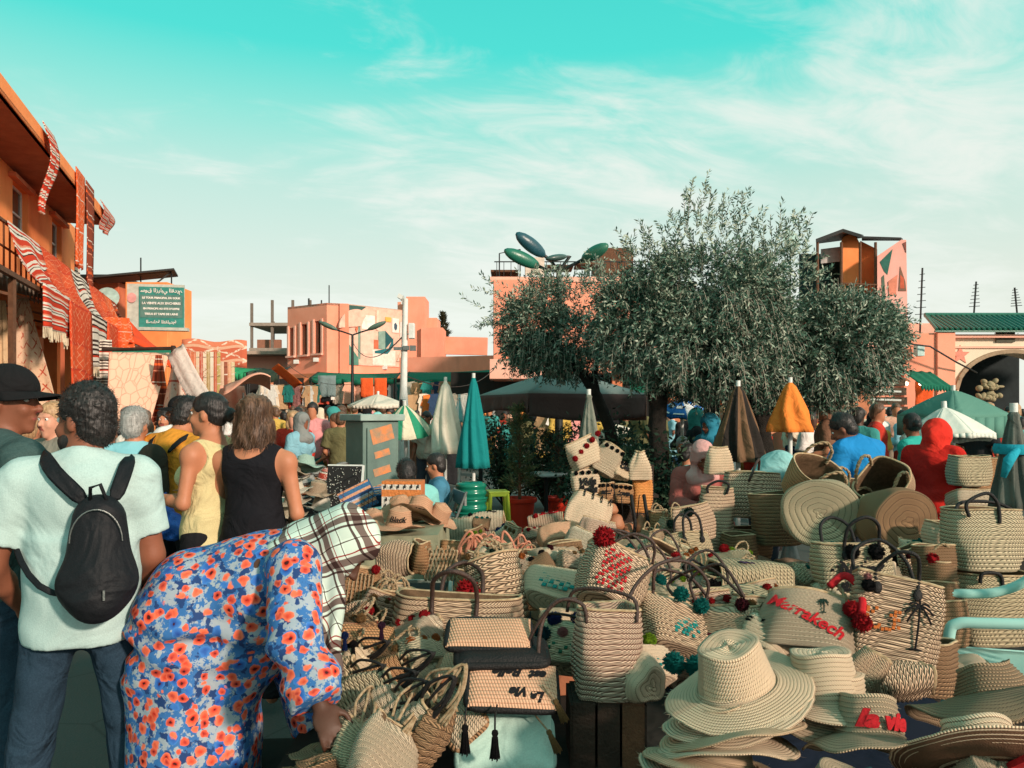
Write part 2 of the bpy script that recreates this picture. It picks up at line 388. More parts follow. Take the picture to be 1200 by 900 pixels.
orange_w = plain('orange_plaster', (.94, .33, .11), (.86, .26, .08), 1.2, .9, .4, .01, stain=.3)
orange_t = plain('orange_trim', (.72, .25, .12), None, 2, .9, .3)
pink_w = plain('salmon_plaster', (.88, .36, .24), (.80, .29, .18), .8, .9, .35, .01, stain=.4)
pink_l = plain('pale_salmon_plaster', (.86, .47, .36), (.78, .40, .30), .9, .9, .35, stain=.2)
red_w = plain('red_plaster', (.66, .17, .08), None, 1, .9, .3)
cream_w = plain('cream_plaster', (.80, .70, .54), (.70, .60, .45), .7, .9, .3, .01, stain=.3)
dark_in = plain('painted_interior_shade', (.022, .020, .018), None, 2, .9)  # near-black colour stands in for the shade inside the shops
dark_wood = plain('dark_wood', (.05, .028, .018), (.025, .015, .01), 12, .7, .5)
brown_wood = plain('brown_wood', (.16, .07, .035), (.09, .04, .02), 14, .75, .6)
grey_metal = plain('grey_metal', (.22, .24, .23), None, 20, .45, .2, metal=.6)
white_metal = plain('white_paint', (.72, .74, .70), (.6, .62, .58), 12, .55, .2)
dark_metal = plain('dark_metal', (.03, .035, .035), None, 20, .5, .2, metal=.4)
glass_d = plain('dark_glass', (.03, .05, .05), (.02, .03, .035), 3, .12, .05, spec=.6)
green_awn = cloth('green_awning', (.015, .14, .085), None, 2)
green_tile = plain('glazed_green_tile', (.02, .16, .10), (.012, .10, .07), 14, .35, .3, spec=.6)
brick_m = plain('bare_brick', (.34, .15, .09), (.26, .12, .08), 9, .9, .7)

def wall_cells(mb, o, u, w_, h, t, holes, mi=0, nrm=None):
    """rectangular wall with openings; o = lower corner, u = direction, t = thickness behind the face"""
    o = Vector(o); u = Vector(u).normalized(); n_ = nrm or Vector((u.y, -u.x, 0)); z = Vector((0, 0, 1))
    xs = sorted({0, w_, *[a for q in holes for a in (q[0], q[2])]}); zs = sorted({0, h, *[a for q in holes for a in (q[1], q[3])]})
    for i in range(len(xs)-1):
        for j in range(len(zs)-1):
            cx_, cz_ = (xs[i]+xs[i+1])/2, (zs[j]+zs[j+1])/2
            if any(q[0] < cx_ < q[2] and q[1] < cz_ < q[3] for q in holes): continue
            for back in (0, 1):
                b = -n_*t*back; p = [o+u*xs[i]+z*zs[j]+b, o+u*xs[i+1]+z*zs[j]+b, o+u*xs[i+1]+z*zs[j+1]+b, o+u*xs[i]+z*zs[j+1]+b]
                mb.add(p, [(0, 1, 2, 3)] if not back else [(3, 2, 1, 0)], mi)
    for q in list(holes)+[(0, 0, w_, h)]:
        a = [o+u*q[0]+z*q[1], o+u*q[2]+z*q[1], o+u*q[2]+z*q[3], o+u*q[0]+z*q[3]]
        for i in range(4): mb.add([a[i], a[(i+1) % 4], a[(i+1) % 4]-n_*t, a[i]-n_*t], [(0, 1, 2, 3)], mi)
def window(parent, o, u, q, fm, t=.18, bars=1, n_=None):
    o = Vector(o); u = Vector(u).normalized(); n_ = n_ or Vector((u.y, -u.x, 0)); z = Vector((0, 0, 1))
    cen = lambda a, b: o+u*a+z*b-n_*t
    m = MB(); rot = Matrix((u, n_, z)).transposed(); w_, h = q[2]-q[0], q[3]-q[1]; mx, mz = (q[0]+q[2])/2, (q[1]+q[3])/2
    fw = .06
    m.box(cen(mx, q[1]+fw/2), (w_, .06, fw), rot); m.box(cen(mx, q[3]-fw/2), (w_, .06, fw), rot)
    m.box(cen(q[0]+fw/2, mz), (fw, .06, h-2*fw), rot); m.box(cen(q[2]-fw/2, mz), (fw, .06, h-2*fw), rot)
    for k in range(bars): m.box(cen(mx, q[1]+h*(k+1)/(bars+1)), (w_-2*fw, .05, .05), rot)
    f = m.build('window', fm, parent, world=True)
    MB().box(cen(mx, mz)-n_*.02, (w_-fw, .012, h-fw), rot).build('pane', glass_d, f, world=True)
    return f

# ---------------------------------------------------------- left: carpet building along the street
dU = Vector((-.3162, .9487, 0)); dN = Vector((.9487, .3162, 0)); zU = Vector((0, 0, 1))
def L(s, o, z): return Vector((-12, 16, 0))+dU*s+dN*o+zU*z
b = thing('carpet_building', 'two storey orange plastered building with deep eaves hung with carpets at the left edge', 'building', L(0, 0, 0))
m = MB(); wins = [(17.3, 2.1, 18.8, 3.6), (21.6, 2.2, 22.9, 3.6)]
wall_cells(m, L(-12, 0, 4.35), dU, 25.5, 4.0, .35, wins, 0)
m.box(L(.75, -4.6, 6.3), (8, 25.4, 3.9), Matrix((dN, dU, zU)).transposed())
m.build('wall', [orange_w], b, world=True)
for q in wins: window(b, L(-12, 0, 4.35), dU, q, white_metal, bars=1)
RB = Matrix((dN, dU, zU)).transposed()
for s_ in (1.8, 5.9, 10.2): MB().box(L(s_, .09, 8.0), (.18, 2.0, .12), RB).build('window_hood', orange_t, b, world=True)
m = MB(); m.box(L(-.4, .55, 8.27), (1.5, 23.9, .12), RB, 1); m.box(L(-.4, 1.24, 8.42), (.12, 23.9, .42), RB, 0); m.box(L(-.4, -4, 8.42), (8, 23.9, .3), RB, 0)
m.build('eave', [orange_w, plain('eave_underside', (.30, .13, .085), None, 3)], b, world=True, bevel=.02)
m = MB(); m.box(L(.4, .65, 4.45), (1.3, 25, .3), RB); m.build('balcony_slab', orange_w, b, world=True, bevel=.02)
m = MB()
for i in range(60): m.beam(L(-11+i*.42, 1.24, 4.6), L(-11+i*.42, 1.24, 5.62), .03)
m.beam(L(-11.5, 1.24, 5.64), L(13.2, 1.24, 5.64), .06); m.beam(L(-11.5, 1.24, 5.1), L(13.2, 1.24, 5.1), .035)
m.build('balcony_railing', brown_wood, b, world=True)
for i in range(9): MB().box(L(-10.5+i*3, -.2, 2.15), (.4, .45, 4.3), RB).build('pillar', orange_w, b, world=True)
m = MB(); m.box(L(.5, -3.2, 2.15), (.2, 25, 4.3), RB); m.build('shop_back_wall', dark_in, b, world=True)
m = MB(); 
for i in range(5): m.beam(L(-4+i*.95, 1.0, 8.6), L(-4+i*.95, 1.0, 9.0), .025)
m.beam(L(-4, 1.0, 9.0), L(-.2, 1.0, 9.0), .03); m.build('roof_railing', dark_metal, b, world=True)
m = MB(); m.beam(L(13.5, .4, 6.6), L(13.5, 3.2, 7.05), .08); m.box(L(14.0, 1.9, 6.85), (2.9, 1.6, .07), RB @ Euler((0, -.16, 0)).to_matrix()); m.beam(L(13.5, 3.2, 7.0), L(13.5, 2.5, 6.4), .05)
m.build('lean_to_roof', dark_metal, b, world=True)
dish = thing('satellite_dish', 'grey satellite dish on the end wall of the orange carpet building', 'satellite dish', L(13.4, 1.0, 5.9))
MB().lathe([(0, .10), (.18, .08), (.32, .03), (.40, 0), (.41, .01), (.3, .06), (0, .14)], 20, M_=Euler((R(75), 0, R(20))).to_matrix()).build('bowl', plain('dish_paint', (.35, .5, .45)), dish, smooth=40)
MB().beam((0, 0, 0), (0, .25, -.5), .05).build('bracket', dark_metal, dish)
MB().beam((0, -.05, 0), (.05, -.45, .1), .02).build('receiver_arm', dark_metal, dish)

# --- rugs thrown over the balcony rail and pulled out to a beam over the stalls
W_, RD, BK, OR, CR, PK = (.78, .72, .62), (.62, .045, .018), (.03, .02, .018), (.75, .12, .03), (.70, .50, .36), (.75, .28, .17)
rug_mats = {
 'stripes': bands('rug_white_stripe', [(0, W_), (.10, RD), (.16, W_), (.22, BK), (.26, W_), (.34, RD), (.50, PK), (.56, W_), (.62, RD), (.70, W_), (.76, BK), (.80, RD)], 4),
 'red': bands('rug_red_plain', [(0, (.70, .07, .02)), (.3, (.62, .05, .02)), (.34, (.75, .10, .03)), (.7, (.58, .045, .02)), (.74, (.72, .08, .025))], 3, motif=((.8, .3, .16), 6, 22)),
 'bw': bands('rug_zebra', [(0, W_), (.12, BK), (.2, W_), (.27, BK), (.34, W_), (.42, BK), (.5, W_), (.6, BK), (.66, RD), (.72, W_), (.85, BK), (.9, W_)], 4),
 'orange': bands('rug_orange', [(0, OR), (.4, (.82, .16, .05)), (.46, PK), (.5, OR), (.9, W_), (.93, OR)], 3, motif=((.85, .40, .25), 5, 16)),
 'brown': bands('rug_brown', [(0, (.30, .06, .03)), (.2, W_), (.24, (.30, .06, .03)), (.4, OR), (.5, (.20, .04, .025)), (.7, PK), (.75, (.3, .06, .03))], 4)}
beam_o = 3.3
def rug(s0, s1, b0, b1, kind, drop, label, fr=True):
    def fn(u, v_):
        k = .55
        if v_ < k:
            t = v_/k; a = L(s0+(s1-s0)*u, 1.28, 5.68); c = L(b0+(b1-b0)*u, beam_o, 3.5)
            p = a.lerp(c, t); p.z -= .35*math.sin(PI*t)*(.7+.3*math.sin(u*9+s0)); p += dN*.05*math.sin(u*14+s0)*t
        else:
            t = (v_-k)/(1-k); p = L(b0+(b1-b0)*u, beam_o+.04+.05*math.sin(u*12+s0*3)*t, 3.5-drop*t*(1-.03*math.sin(u*4)))
        return p
    mb = MB(); mb.add(*[grid(fn, 10, 34)[i] for i in (0, 1)], 0, grid(fn, 10, 34)[2])
    o = top(mb, 'striped_rug', rug_mats[kind], label, 'rug', 'rugs pulled out from the balcony rail over the stalls', smooth=True, solid=.02)
    if fr:
        m2 = MB()
        for i in range(40):
            p = fn(i/39, 1); m2.beam(p-o.location, p-o.location+Vector((.01*math.sin(i*5), 0, -.16-.04*math.sin(i*3))), .012)
        m2.build('fringe', cloth('fringe_wool', (.72, .6, .42)), o)
    return o
rug(.0, 2.6, -6.0, -4.3, 'stripes', .65, 'leftmost draped rug over the stalls, white red and black stripes with a fringe')
rug(2.5, 5.9, -4.35, -2.5, 'red', 1.55, 'long plain red rug hanging lowest over the first stall', True)
rug(5.8, 8.4, -2.45, -.9, 'bw', 1.05, 'black and white striped rug between two red rugs over the stalls')
rug(8.3, 10.8, -.85, 1.6, 'red', 1.15, 'second plain red rug just right of the zebra striped rug')
rug(10.7, 12.4, 1.6, 3.4, 'orange', 1.0, 'bright orange rug at the far end of the draped row')
rug(12.3, 13.3, 3.4, 4.8, 'brown', .9, 'brown banded rug last in the draped balcony row')
# rugs over the eave
def eave_rug(s0, s1, z0, z1, kind, label, wob=.1, o_=1.34):
    def fn(u, v_): return L(s0+(s1-s0)*(u-.5)*(1-.35*wob*4*v_)+(s0+s1)/2-s0*0 if False else s0+(s1-s0)*(.5+(u-.5)*(1-wob*v_)), o_+.05*math.sin(u*11+s0)*v_+wob*.2*math.sin(v_*5), z0+(z1-z0)*v_)
    mb = MB(); a = grid(fn, 10, 20); mb.add(a[0], a[1], 0, a[2])
    return top(mb, 'eave_rug', rug_mats[kind], label, 'rug', 'rugs hung over the eave of the orange building', smooth=True, solid=.025)
eave_rug(2.6, 3.7, 8.75, 6.6, 'stripes', 'bunched red and white rug hanging highest from the eave', .75)
eave_rug(6.3, 7.5, 8.75, 5.9, 'orange', 'left one of the two long patterned rugs down the eave', .1)
eave_rug(7.7, 8.9, 8.75, 5.5, 'brown', 'right one of the two long patterned rugs down the eave, white and brown blocks', .05)
eave_rug(10.0, 12.3, 8.75, 7.9, 'stripes', 'short crumpled rug on the far tip of the eave', .5)
eave_rug(10.5, 11.1, 7.9, 4.6, 'bw', 'narrow black and white rug hanging by the far corner of the orange building', .0, .5)
eave_rug(-3.2, -1.0, 8.75, 8.3, 'brown', 'folded brown rug lying over the eave edge near the left side', .1)
# stall beam and posts under the rugs
m = MB(); m.beam(L(-10, beam_o-.08, 3.43), L(9, beam_o-.08, 3.43), .07)
for s_ in (-7, -3.05, .75, 4.6, 8.6): m.beam(L(s_, beam_o-.1, 0), L(s_, beam_o-.1, 3.4), .07); m.beam(L(s_, 0, 4.2), L(s_, beam_o-.1, 3.45), .05)
top(m, 'timber_stall', brown_wood, 'wooden posts and beam carrying the rugs over the carpet stalls', 'stall')
# canvas awning over first stall
def fn(u, v_): return L(-9+5*u, .2+2.9*v_, 4.25-.75*v_-.08*math.sin(PI*v_)+.03*math.sin(u*25)*v_)
a = grid(fn, 30, 6); mb = MB(); mb.add(a[0], a[1], 0, a[2])
for i in range(22):
    p = fn(i/22, 1); q = fn((i+1)/22, 1); mb.add([p, q, (p+q)/2-zU*.22-0*dN, ], [(0, 1, 2)])
top(mb, 'canvas_awning', cloth('dirty_canvas', (.16, .12, .09), None, 2), 'dirty canvas awning with a ragged scalloped edge over the leftmost stall', 'awning', smooth=True, solid=.01)
# hanging carpets in the first stall
def hang(c, w0, w1, h, kindm, label, ang=0, name='hanging_carpet', grp='carpets hanging in the stalls under the rugs', fold=.05, nx=12, ny=18, seed=0, cat='carpet'):
    ca, sa = math.cos(ang), math.sin(ang); c = Vector(c)
    def fn(u, v_):
        ww = w0+(w1-w0)*v_; x = (u-.5)*ww; y = fold*math.sin(u*16+seed)*(.4+.6*v_)+.02*math.sin(v_*8+seed+u*3)
        return c+Vector((x*ca-y*sa, x*sa+y*ca, -h*v_))
    a = grid(fn, nx, ny); mb = MB(); mb.add(a[0], a[1], 0, a[2])
    return top(mb, name, kindm, label, cat, grp, smooth=True, solid=.015)
floral_rug = bands('rug_cream_floral', [(0, (.68, .46, .30)), (.5, (.64, .42, .28)), (.52, (.74, .52, .36))], 2, motif=((.45, .06, .03), 4, 9))
hang(P(27, 350, 12.3), .15, 1.15, 2.1, floral_rug, 'cream rug with scattered red motifs hanging cone shaped in the dark first stall', .3)
hang(P(2, 352, 12), .1, .45, 2.2, cloth('tan_cloth', (.55, .38, .22)), 'narrow tan cloth hanging at the far left edge of the first stall', .3)
hang(P(118, 398, 15.5), .4, .45, 1.5, rug_mats['bw'], 'small striped rug hanging behind the long red rug', .3)
# second building behind, orange with sign
b = thing('orange_annex', 'lower orange building behind the teal sign with a thin dark roof slab', 'building', (-16.4, 33, 0))
m = MB(); m.box((-19.4, 34.5, 3.5), (6.0, 5, 7.0)); m.build('wall', red_w, b, world=True, bevel=.02)
m = MB(); m.box((-19.2, 34.2, 7.08), (6.4, 6.2, .13)); m.build('roof', dark_metal, b, world=True)
m = MB(); m.box((-13.85, 30.2, 3.2), (1.6, 2.2, 6.6)); m.build('tower', orange_w, b, world=True, bevel=.02)
m = MB(); m.beam((-14.5, 30, 6.4), (-14.5, 30, 7.6), .04); m.beam((-13.3, 30, 6.4), (-13.3, 30, 7.0), .04); m.build('aerial', dark_metal, b, world=True)
# sign
sg = thing('market_sign', 'teal and white sign board with rows of French and Arabic lettering above the red tarpaulin', 'sign', P(181, 384, 25))
sgx = Vector((.985, .17, 0)); sgR = Matrix((sgx, Vector((-.17, .985, 0)), zU)).transposed()
def SL(x, z, o=0): return sg.location+sgR @ Vector((x, -o, z))
m = MB(); m.box(SL(.05, .7), (1.75, .08, 1.42), sgR); m.box(SL(.05, -.05), (2.0, .3, .1), sgR); m.build('board', plain('sign_grey', (.5, .55, .48)), sg, world=True)
m = MB(); m.box(SL(.23, .66, .05), (1.38, .02, 1.32), sgR); m.build('panel', plain('sign_teal', (.04, .26, .22)), sg, world=True)
m = MB(); m.box(SL(.23, .69, .065), (1.30, .012, .74), sgR); m.build('text_field', plain('sign_field', (.10, .22, .19)), sg, world=True)
m = MB(); m.lathe([(0, 0), (.14, 0), (.16, .02), (.0, .03)], 20, c=SL(-.67, .95, .06), M_=Euler((R(90), 0, 0)).to_matrix()); m.build('emblem', plain('emblem_rose', (.75, .4, .38)), sg, world=True)
wt = plain('sign_white', (.8, .82, .76)); 
def sgp(cx_, cz_): return lambda p: sgR @ Vector((cx_+p.x, -.075-p.z, cz_+p.y))
for i, s_ in enumerate(['LE TOUR PRINCIPAL DU SOUK', 'LA VENTE AUX ENCHERES', 'EN PRINCIPE AU SITE D’OFFRE', 'TISSUS ET TAPIS DE LAINE']):
    lettering(s_, [.085, .1, .082, .088][i], wt, sg, sgp(.23, .96-i*.175), .004, 0, .004)
lettering('ﺳﻮﻕ ﺍﻟﺰﺭﺍﺑﻲ ﺍﻟﻘﺪﻳﻢ', .17, wt, sg, sgp(.23, 1.2), .004, 0, .003)
lettering('ﺍﻟﺼﻨﺎﻋﺔ ﺍﻟﺘﻘﻠﻴﺪﻳﺔ', .14, wt, sg, sgp(.23, .18), .004, 0, .003)
# red tarpaulin
def fn(u, v_):
    a = P(146, 372, 19).lerp(P(215, 412, 22), u); c = P(152, 402, 17.5).lerp(P(222, 447, 20), u)
    a.z -= .35*math.sin(PI*u); c.z += .38*math.sin(PI*u)*.6
    p = a.lerp(c, v_); p.z += .06*math.sin(v_*9+u*3); p.y += .3*math.sin(PI*v_)-.4*u*v_; return p
a = grid(fn, 24, 14); mb = MB(); mb.add(a[0], a[1]); top(mb, 'red_tarpaulin', cloth('red_canvas', (.72, .075, .02), None, 2), 'bright red orange tarpaulin sagging below the teal sign', 'tarpaulin', smooth=True, solid=.01)
hang(P(122, 385, 18), 1.0, .7, 1.3, bands('rug_cream_border', [(0, CR), (.08, (.5, .1, .05)), (.14, CR), (.8, PK), (.86, CR)], 1, 0, motif=((.6, .2, .1), 3, 8)), 'cream bordered rug tilted left of the red tarpaulin', .2)
hang(P(137, 342+30, 17.5), .5, .9, 1.1, rug_mats['orange'], 'small orange rug standing on end by the cream bordered rug', .4)
# peach quilt leaning, white drapes
def quilt(t):
    uv = oc(t, 'UV'); vo = t.n('ShaderNodeTexVoronoi', {'Vector': uv, 'Scale': 7.0}, feature='DISTANCE_TO_EDGE'); ln = t.n('ShaderNodeMapRange', {0: vo.outputs[0], 1: 0.0, 2: .05}).outputs[0]
    shade(t, t.mix(ln, (.68, .36, .24), (.80, .46, .32)), .9, 0, ln, .6, .02)
def fn(u, v_):
    a = P(128, 413, 14.5).lerp(P(198, 414, 15.5), u); c = P(122, 470, 13).lerp(P(176, 480, 13.6), u); c.z -= .3; p = a.lerp(c, v_); p.z -= .05*math.sin(PI*v_); p.y += .04*math.sin(u*9+v_*2); return p
a = grid(fn, 20, 20); mb = MB(); mb.add(a[0], a[1], 0, a[2]); top(mb, 'peach_quilt', mat('peach_quilting', quilt), 'peach coloured quilted spread stretched sloping beside the draped rugs', 'quilt', smooth=True, solid=.03)
hang(P(186, 416, 14.6), .1, .55, 1.75, rug_mats['brown'], 'brown rug hanging folded at the right edge of the peach quilt', .2, seed=3)
whc = cloth('white_blanket', (.72, .62, .55), None, 4)
hang(P(208, 418, 14.2), .15, .85, 1.8, bands('rug_white_red', [(0, (.72, .60, .50)), (.45, (.74, .62, .52)), (.5, (.5, .12, .08)), (.54, (.72, .6, .5))], 2, motif=((.5, .15, .1), 3, 5)), 'white blanket with red marks hanging wide at its foot right of the peach quilt', .1, seed=1)
def fn(u, v_):
    a = P(205, 410, 14); c = P(255, 492, 12.5); p = a.lerp(c, v_); p.x += (u-.5)*.28; p.z += (u-.5)*.22-.12*math.sin(PI*v_); p.y += .03*math.sin(u*9); return p
a = grid(fn, 6, 16); mb = MB(); mb.add(a[0], a[1]); top(mb, 'white_drape', whc, 'white cloth pulled diagonally down from the stall pole', 'cloth', smooth=True, solid=.02)
m = MB(); m.cyl(P(203, 405, 14.3), Vector((P(203, 405, 14.3).x, 14.3, 0)), .04); m.cyl(P(120, 410, 15.2), P(206, 408, 15.2), .035); m.cyl(P(205, 425, 14.2), P(250, 478, 13), .03)
top(m, 'timber_stall', dark_wood, 'thin dark poles holding the quilt and the white drapes', 'stall')
# bright green edge cloth behind
def fn(u, v_):
    a = P(120, 407, 16).lerp(P(212, 409, 18), u); a.z -= .28*v_; a.y -= .5*v_; return a
a = grid(fn, 10, 3); mb = MB(); mb.add(a[0], a[1]); top(mb, 'narrow_green_awning', green_awn, 'narrow green awning strip under the red tarpaulin', 'awning', smooth=True, solid=.01)
# row of tall rugs standing farther down the street
cols = [(.62, .2, .1), (.7, .55, .38), (.5, .1, .06), (.72, .6, .45), (.42, .3, .12), (.66, .62, .5), (.55, .15, .08), (.5, .42, .16), (.7, .5, .35), (.3, .1, .06), (.68, .35, .2), (.6, .5, .3)]
for i, c in enumerate(cols):
    w2 = tuple(x*.5 for x in c)
    mt = bands('far_rug_%d' % i, [(0, c), (.3, w2), (.36, c), (.7, (.7, .6, .5)), (.76, c)], 5, i % 2, motif=((.75, .6, .45) if i % 3 else (.3, .05, .03), 3, 20))
    nm = ['brick red', 'tan', 'dark red', 'cream', 'olive', 'ivory', 'rust red', 'mustard green', 'sand', 'maroon', 'salmon', 'straw coloured'][i]
    hang(P(218+i*4.3, 412 if i < 8 else 424, 21+.35*i), .5, .52, 2.9, mt, f'{nm} patterned rug in the row hanging behind the white drapes', .25, name='tall_rug', grp='tall rugs hanging down the street', seed=i, nx=6, ny=6)
def fn(u, v_):
    return P(213, 398, 26)+Vector((2.0*u, .6*u, -.95*v_+.05*math.sin(u*9)))
a = grid(fn, 12, 5); mb = MB(); mb.add(a[0], a[1], 0, a[2]); top(mb, 'cross_rug', bands('cross_rug', [(0, (.68, .22, .12)), (.2, (.75, .45, .3)), (.3, (.62, .15, .08)), (.7, (.75, .45, .3)), (.8, (.6, .15, .08))], 1, 1, motif=((.8, .7, .55), 2, 2)), 'orange rug with a pale cross hanging high above the row of tall rugs', 'rug', smooth=True, solid=.02)

# ---------------------------------------------------------- far shops, scaffold building
b = thing('low_shop_house', 'small salmon shop house with flat roof and shuttered window behind the stalls', 'building', (-17, 45, 0))
m = MB(); wall_cells(m, (-17.6, 46, 0), (1, -.05, 0), 4.4, 4.9, .3, [(1.0, 3.1, 1.7, 4.2), (2.1, 3.2, 2.9, 4.2)]); m.box((-15.4, 49, 2.4), (4.2, 5, 4.8)); m.build('wall', pink_l, b, world=True)
window(b, (-17.6, 46, 0), (1, -.05, 0), (2.1, 3.2, 2.9, 4.2), white_metal); window(b, (-17.6, 46, 0), (1, -.05, 0), (1.0, 3.1, 1.7, 4.2), white_metal)
m = MB(); m.box((-15.4, 48, 5.0), (5.0, 7, .18)); m.build('roof', plain('slab', (.5, .36, .28)), b, world=True)
b = thing('unfinished_building', 'unfinished brick upper floors with bare concrete slabs and tall bare posts', 'building', (-14.3, 50, 0))
m = MB()
for z in (4.0, 5.5, 7.1): m.box((-14.6, 51, z), (4.0, 5, .2))
m.build('slab', plain('raw_concrete', (.35, .28, .23)), b, world=True)
m = MB()
for x in (-16.5, -15.2, -13.9, -12.8): m.box((x, 48.7, 4.3), (.15, .15, 8.7 if x > -16 else 8.3))
for x in (-16.5, -12.8): m.box((x, 53, 3.9), (.2, .2, 7.8))
m.build('post', plain('raw_post', (.2, .16, .13)), b, world=True)
m = MB(); m.box((-15.2, 49.2, 3.4), (1.6, .3, 1.5)); m.box((-13.4, 49.4, 6.2), (1.0, .3, 1.0)); m.box((-15.6, 49.4, 5.9), (1.5, .3, .6)); m.box((-13.5, 49.3, 5.0), (1.2, .3, 1.2)); m.build('brick_infill', brick_m, b, world=True)
m = MB(); m.box((-13.6, 48.9, 6.95), (1.4, .06, .55)); m.build('white_banner', plain('banner', (.8, .8, .75)), b, world=True)

# ---------------------------------------------------------- centre: building with the painted wall
cA = P(383, 482, 40); cB = P(337, 482, 41.7); cD = P(408, 482, 40.4); cE = P(476, 482, 43)
for q in (cA, cB, cD, cE): q.z = 0
Hc = 7.25; z0 = 3.55
b = thing('mural_building', 'salmon pink flat roofed building with three slit windows and a painted geometric wall', 'building', cA)
m = MB(); u1 = (cA-cB); w1 = u1.length; u1.normalize()
holes = [(w1*.05, 4.6-z0, w1*.17, 6.1-z0), (w1*.36, 4.62-z0, w1*.52, 6.25-z0), (w1*.70, 4.65-z0, w1*.86, 6.35-z0)]
wall_cells(m, cB+zU*z0, u1, w1, Hc-z0, .4, holes)
u2 = (cD-cA).normalized(); wall_cells(m, cA+zU*z0, u2, (cD-cA).length*.97, Hc-z0, .4, [])
u3 = (cE-cD).normalized(); m.box((cD+cE)/2+zU*(z0+Hc)/2+Vector((u3.y, -u3.x, 0))*-2.05+Vector((0, 0, -.01)), ((cE-cD).length, 4, Hc-z0), Matrix((u3, Vector((-u3.y, u3.x, 0)), zU)).transposed())
for f_ in (0, .32, .64): m.box(cA.lerp(cD, .72+f_*.35)+zU*(z0+Hc)/2-Vector((0, .04+f_*.05, 0)), (.2, .25, Hc-z0-.03), mi=0)
m.build('wall', pink_w, b, world=True)
m = MB(); poly = [cB, cA, cD, cE, cE+Vector((-1, 6, 0)), cB+Vector((1, 7, 0))]
m.prism(poly, lambda p: p+zU*(Hc+.0), lambda p: p+zU*(Hc-.12)); m.build('roof', plain('roof_dust', (.6, .4, .3)), b, world=True)
for q in holes:
    window(b, cB+zU*z0, u1, q, brown_wood, .3, 0)
    mm_ = MB(); n_ = Vector((u1.y, -u1.x, 0)); rot = Matrix((u1, n_, zU)).transposed(); mm_.box(cB+zU*(z0+q[1]-.06)+u1*(q[0]+q[2])/2+n_*.06, (q[2]-q[0]+.3, .2, .1), rot)
    for xx in (q[0]-.08, q[2]+.08): mm_.box(cB+zU*(z0+(q[1]+q[3])/2)+u1*xx+n_*.02, (.12, .08, q[3]-q[1]+.2), rot)
    mm_.build('sill', pink_l, b, world=True)
m = MB(); m.prism([cB+Vector((-.5, -.6, 0)), cA+Vector((0, -.9, 0)), cD+Vector((.2, -.9, 0)), cE+Vector((0, -.9, 0)), cE, cD, cA, cB], lambda p: p+zU*z0, lambda p: p+zU*(z0-.22)); m.build('canopy_slab', orange_t, b, world=True)
m = MB(); tw = P(487, 482, 42.5); m.box((tw.x, tw.y+1, 5.9), (1.05, 2, 4.1)); m.box((tw.x-.8, tw.y+1.6, 7.2), (.7, 1.2, 1.2)); m.box((tw.x+.7, tw.y+2, 4.9), (.8, 2, 4)); m.build('stair_tower', pink_w, b, world=True, bevel=.02)
m = MB(); m.cyl((cA.x, cA.y+.5, Hc), (cA.x, cA.y+.5, Hc+1.0), .03); m.cyl((cA.x-1.6, cA.y+2.5, Hc), (cA.x-1.6, cA.y+2.5, Hc+.6), .05); m.cyl((cA.x-.9, cA.y+2.5, Hc), (cA.x-.9, cA.y+2.5, Hc+.5), .04); m.build('aerial', dark_metal, b, world=True)
m = MB()
for k in range(9): q_ = cA.lerp(cE, .12+.1*k); m.tube(smooth([q_+Vector((0, -.5, z0-.05)), q_+Vector((.2, -.55, z0-.22)), q_+Vector((.5, -.5, z0-.05))]), .015, 4) if False else None
for q_, z_ in ((cB.lerp(cA, .75), 4.3), (cB.lerp(cA, .25), 4.25), (cA.lerp(cE, .72), 4.0)): MB().box(q_+Vector((0, -.12, z_)), (.28, .2, .22)).build('wall_light', white_metal, b, world=True, bevel=.02)
# painted wall: flat colour fields of thin paint
nM = Vector((u3.y, -u3.x, 0)); Wm = (cE-cD).length; Hm = Hc-z0-.55
def mp(x, z, o): return cD+u3*(x*Wm)+zU*(z0+.5+z*Hm)+nM*o
mur = [((.86, .52, .40), [(.01, 0), (.99, 0), (.99, 1), (.01, 1)]), ((.05, .12, .10), [(.01, 1), (.30, 1), (.18, .9), (.08, .78), (.01, .66)]), ((.10, .26, .20), [(.01, 0), (.17, 0), (.17, .12), (.10, .22), (.01, .35)]),
 ((.22, .33, .26), [(.16, .1), (.20, .1), (.20, .85), (.16, .75)]), ((.86, .82, .74), [(.22, .62), (.44, .62), (.44, .86), (.22, .86)]), ((.88, .58, .46), [(.20, .2), (.42, .2), (.42, .6), (.20, .6)]),
 ((.88, .76, .66), [(.40, .02), (.80, .02), (.80, .28), (.40, .28)]), ((.25, .38, .32), [(.50, .3), (.62, .3), (.62, .62), (.50, .6)]), ((.62, .16, .08), [(.42, .3), (.5, .3), (.5, .45), (.42, .45)]),
 ((.02, .10, .11), [(.62, .3), (.76, .48), (.62, .62)]), ((.02, .16, .18), [(.44, .22), (.66, .22), (.76, .35), (.76, .5), (.68, .32), (.44, .26)]), ((.80, .45, .10), [(.62, .78), (.72, .78), (.72, .86), (.62, .86)]),
 ((.86, .82, .74), [(.74, .6), (.86, .6), (.86, .85), (.74, .85)]), ((.06, .10, .14), [(.77, .68), (.79, .64), (.82, .66), (.83, .73), (.80, .78), (.77, .75)]), ((.86, .84, .78), [(.88, .5), (.97, .5), (.97, .8), (.88, .8)]),
 ((.88, .62, .48), [(.46, .62), (.5, .62), (.5, .96), (.46, .96)]), ((.16, .24, .18), [(.90, .36), (.97, .14), (.99, .16), (.94, .36)]), ((.80, .62, .48), [(.82, .1), (.96, .1), (.9, .3)]), ((.70, .2, .1), [(.11, .60), (.14, .70), (.15, .62), (.13, .55)])]
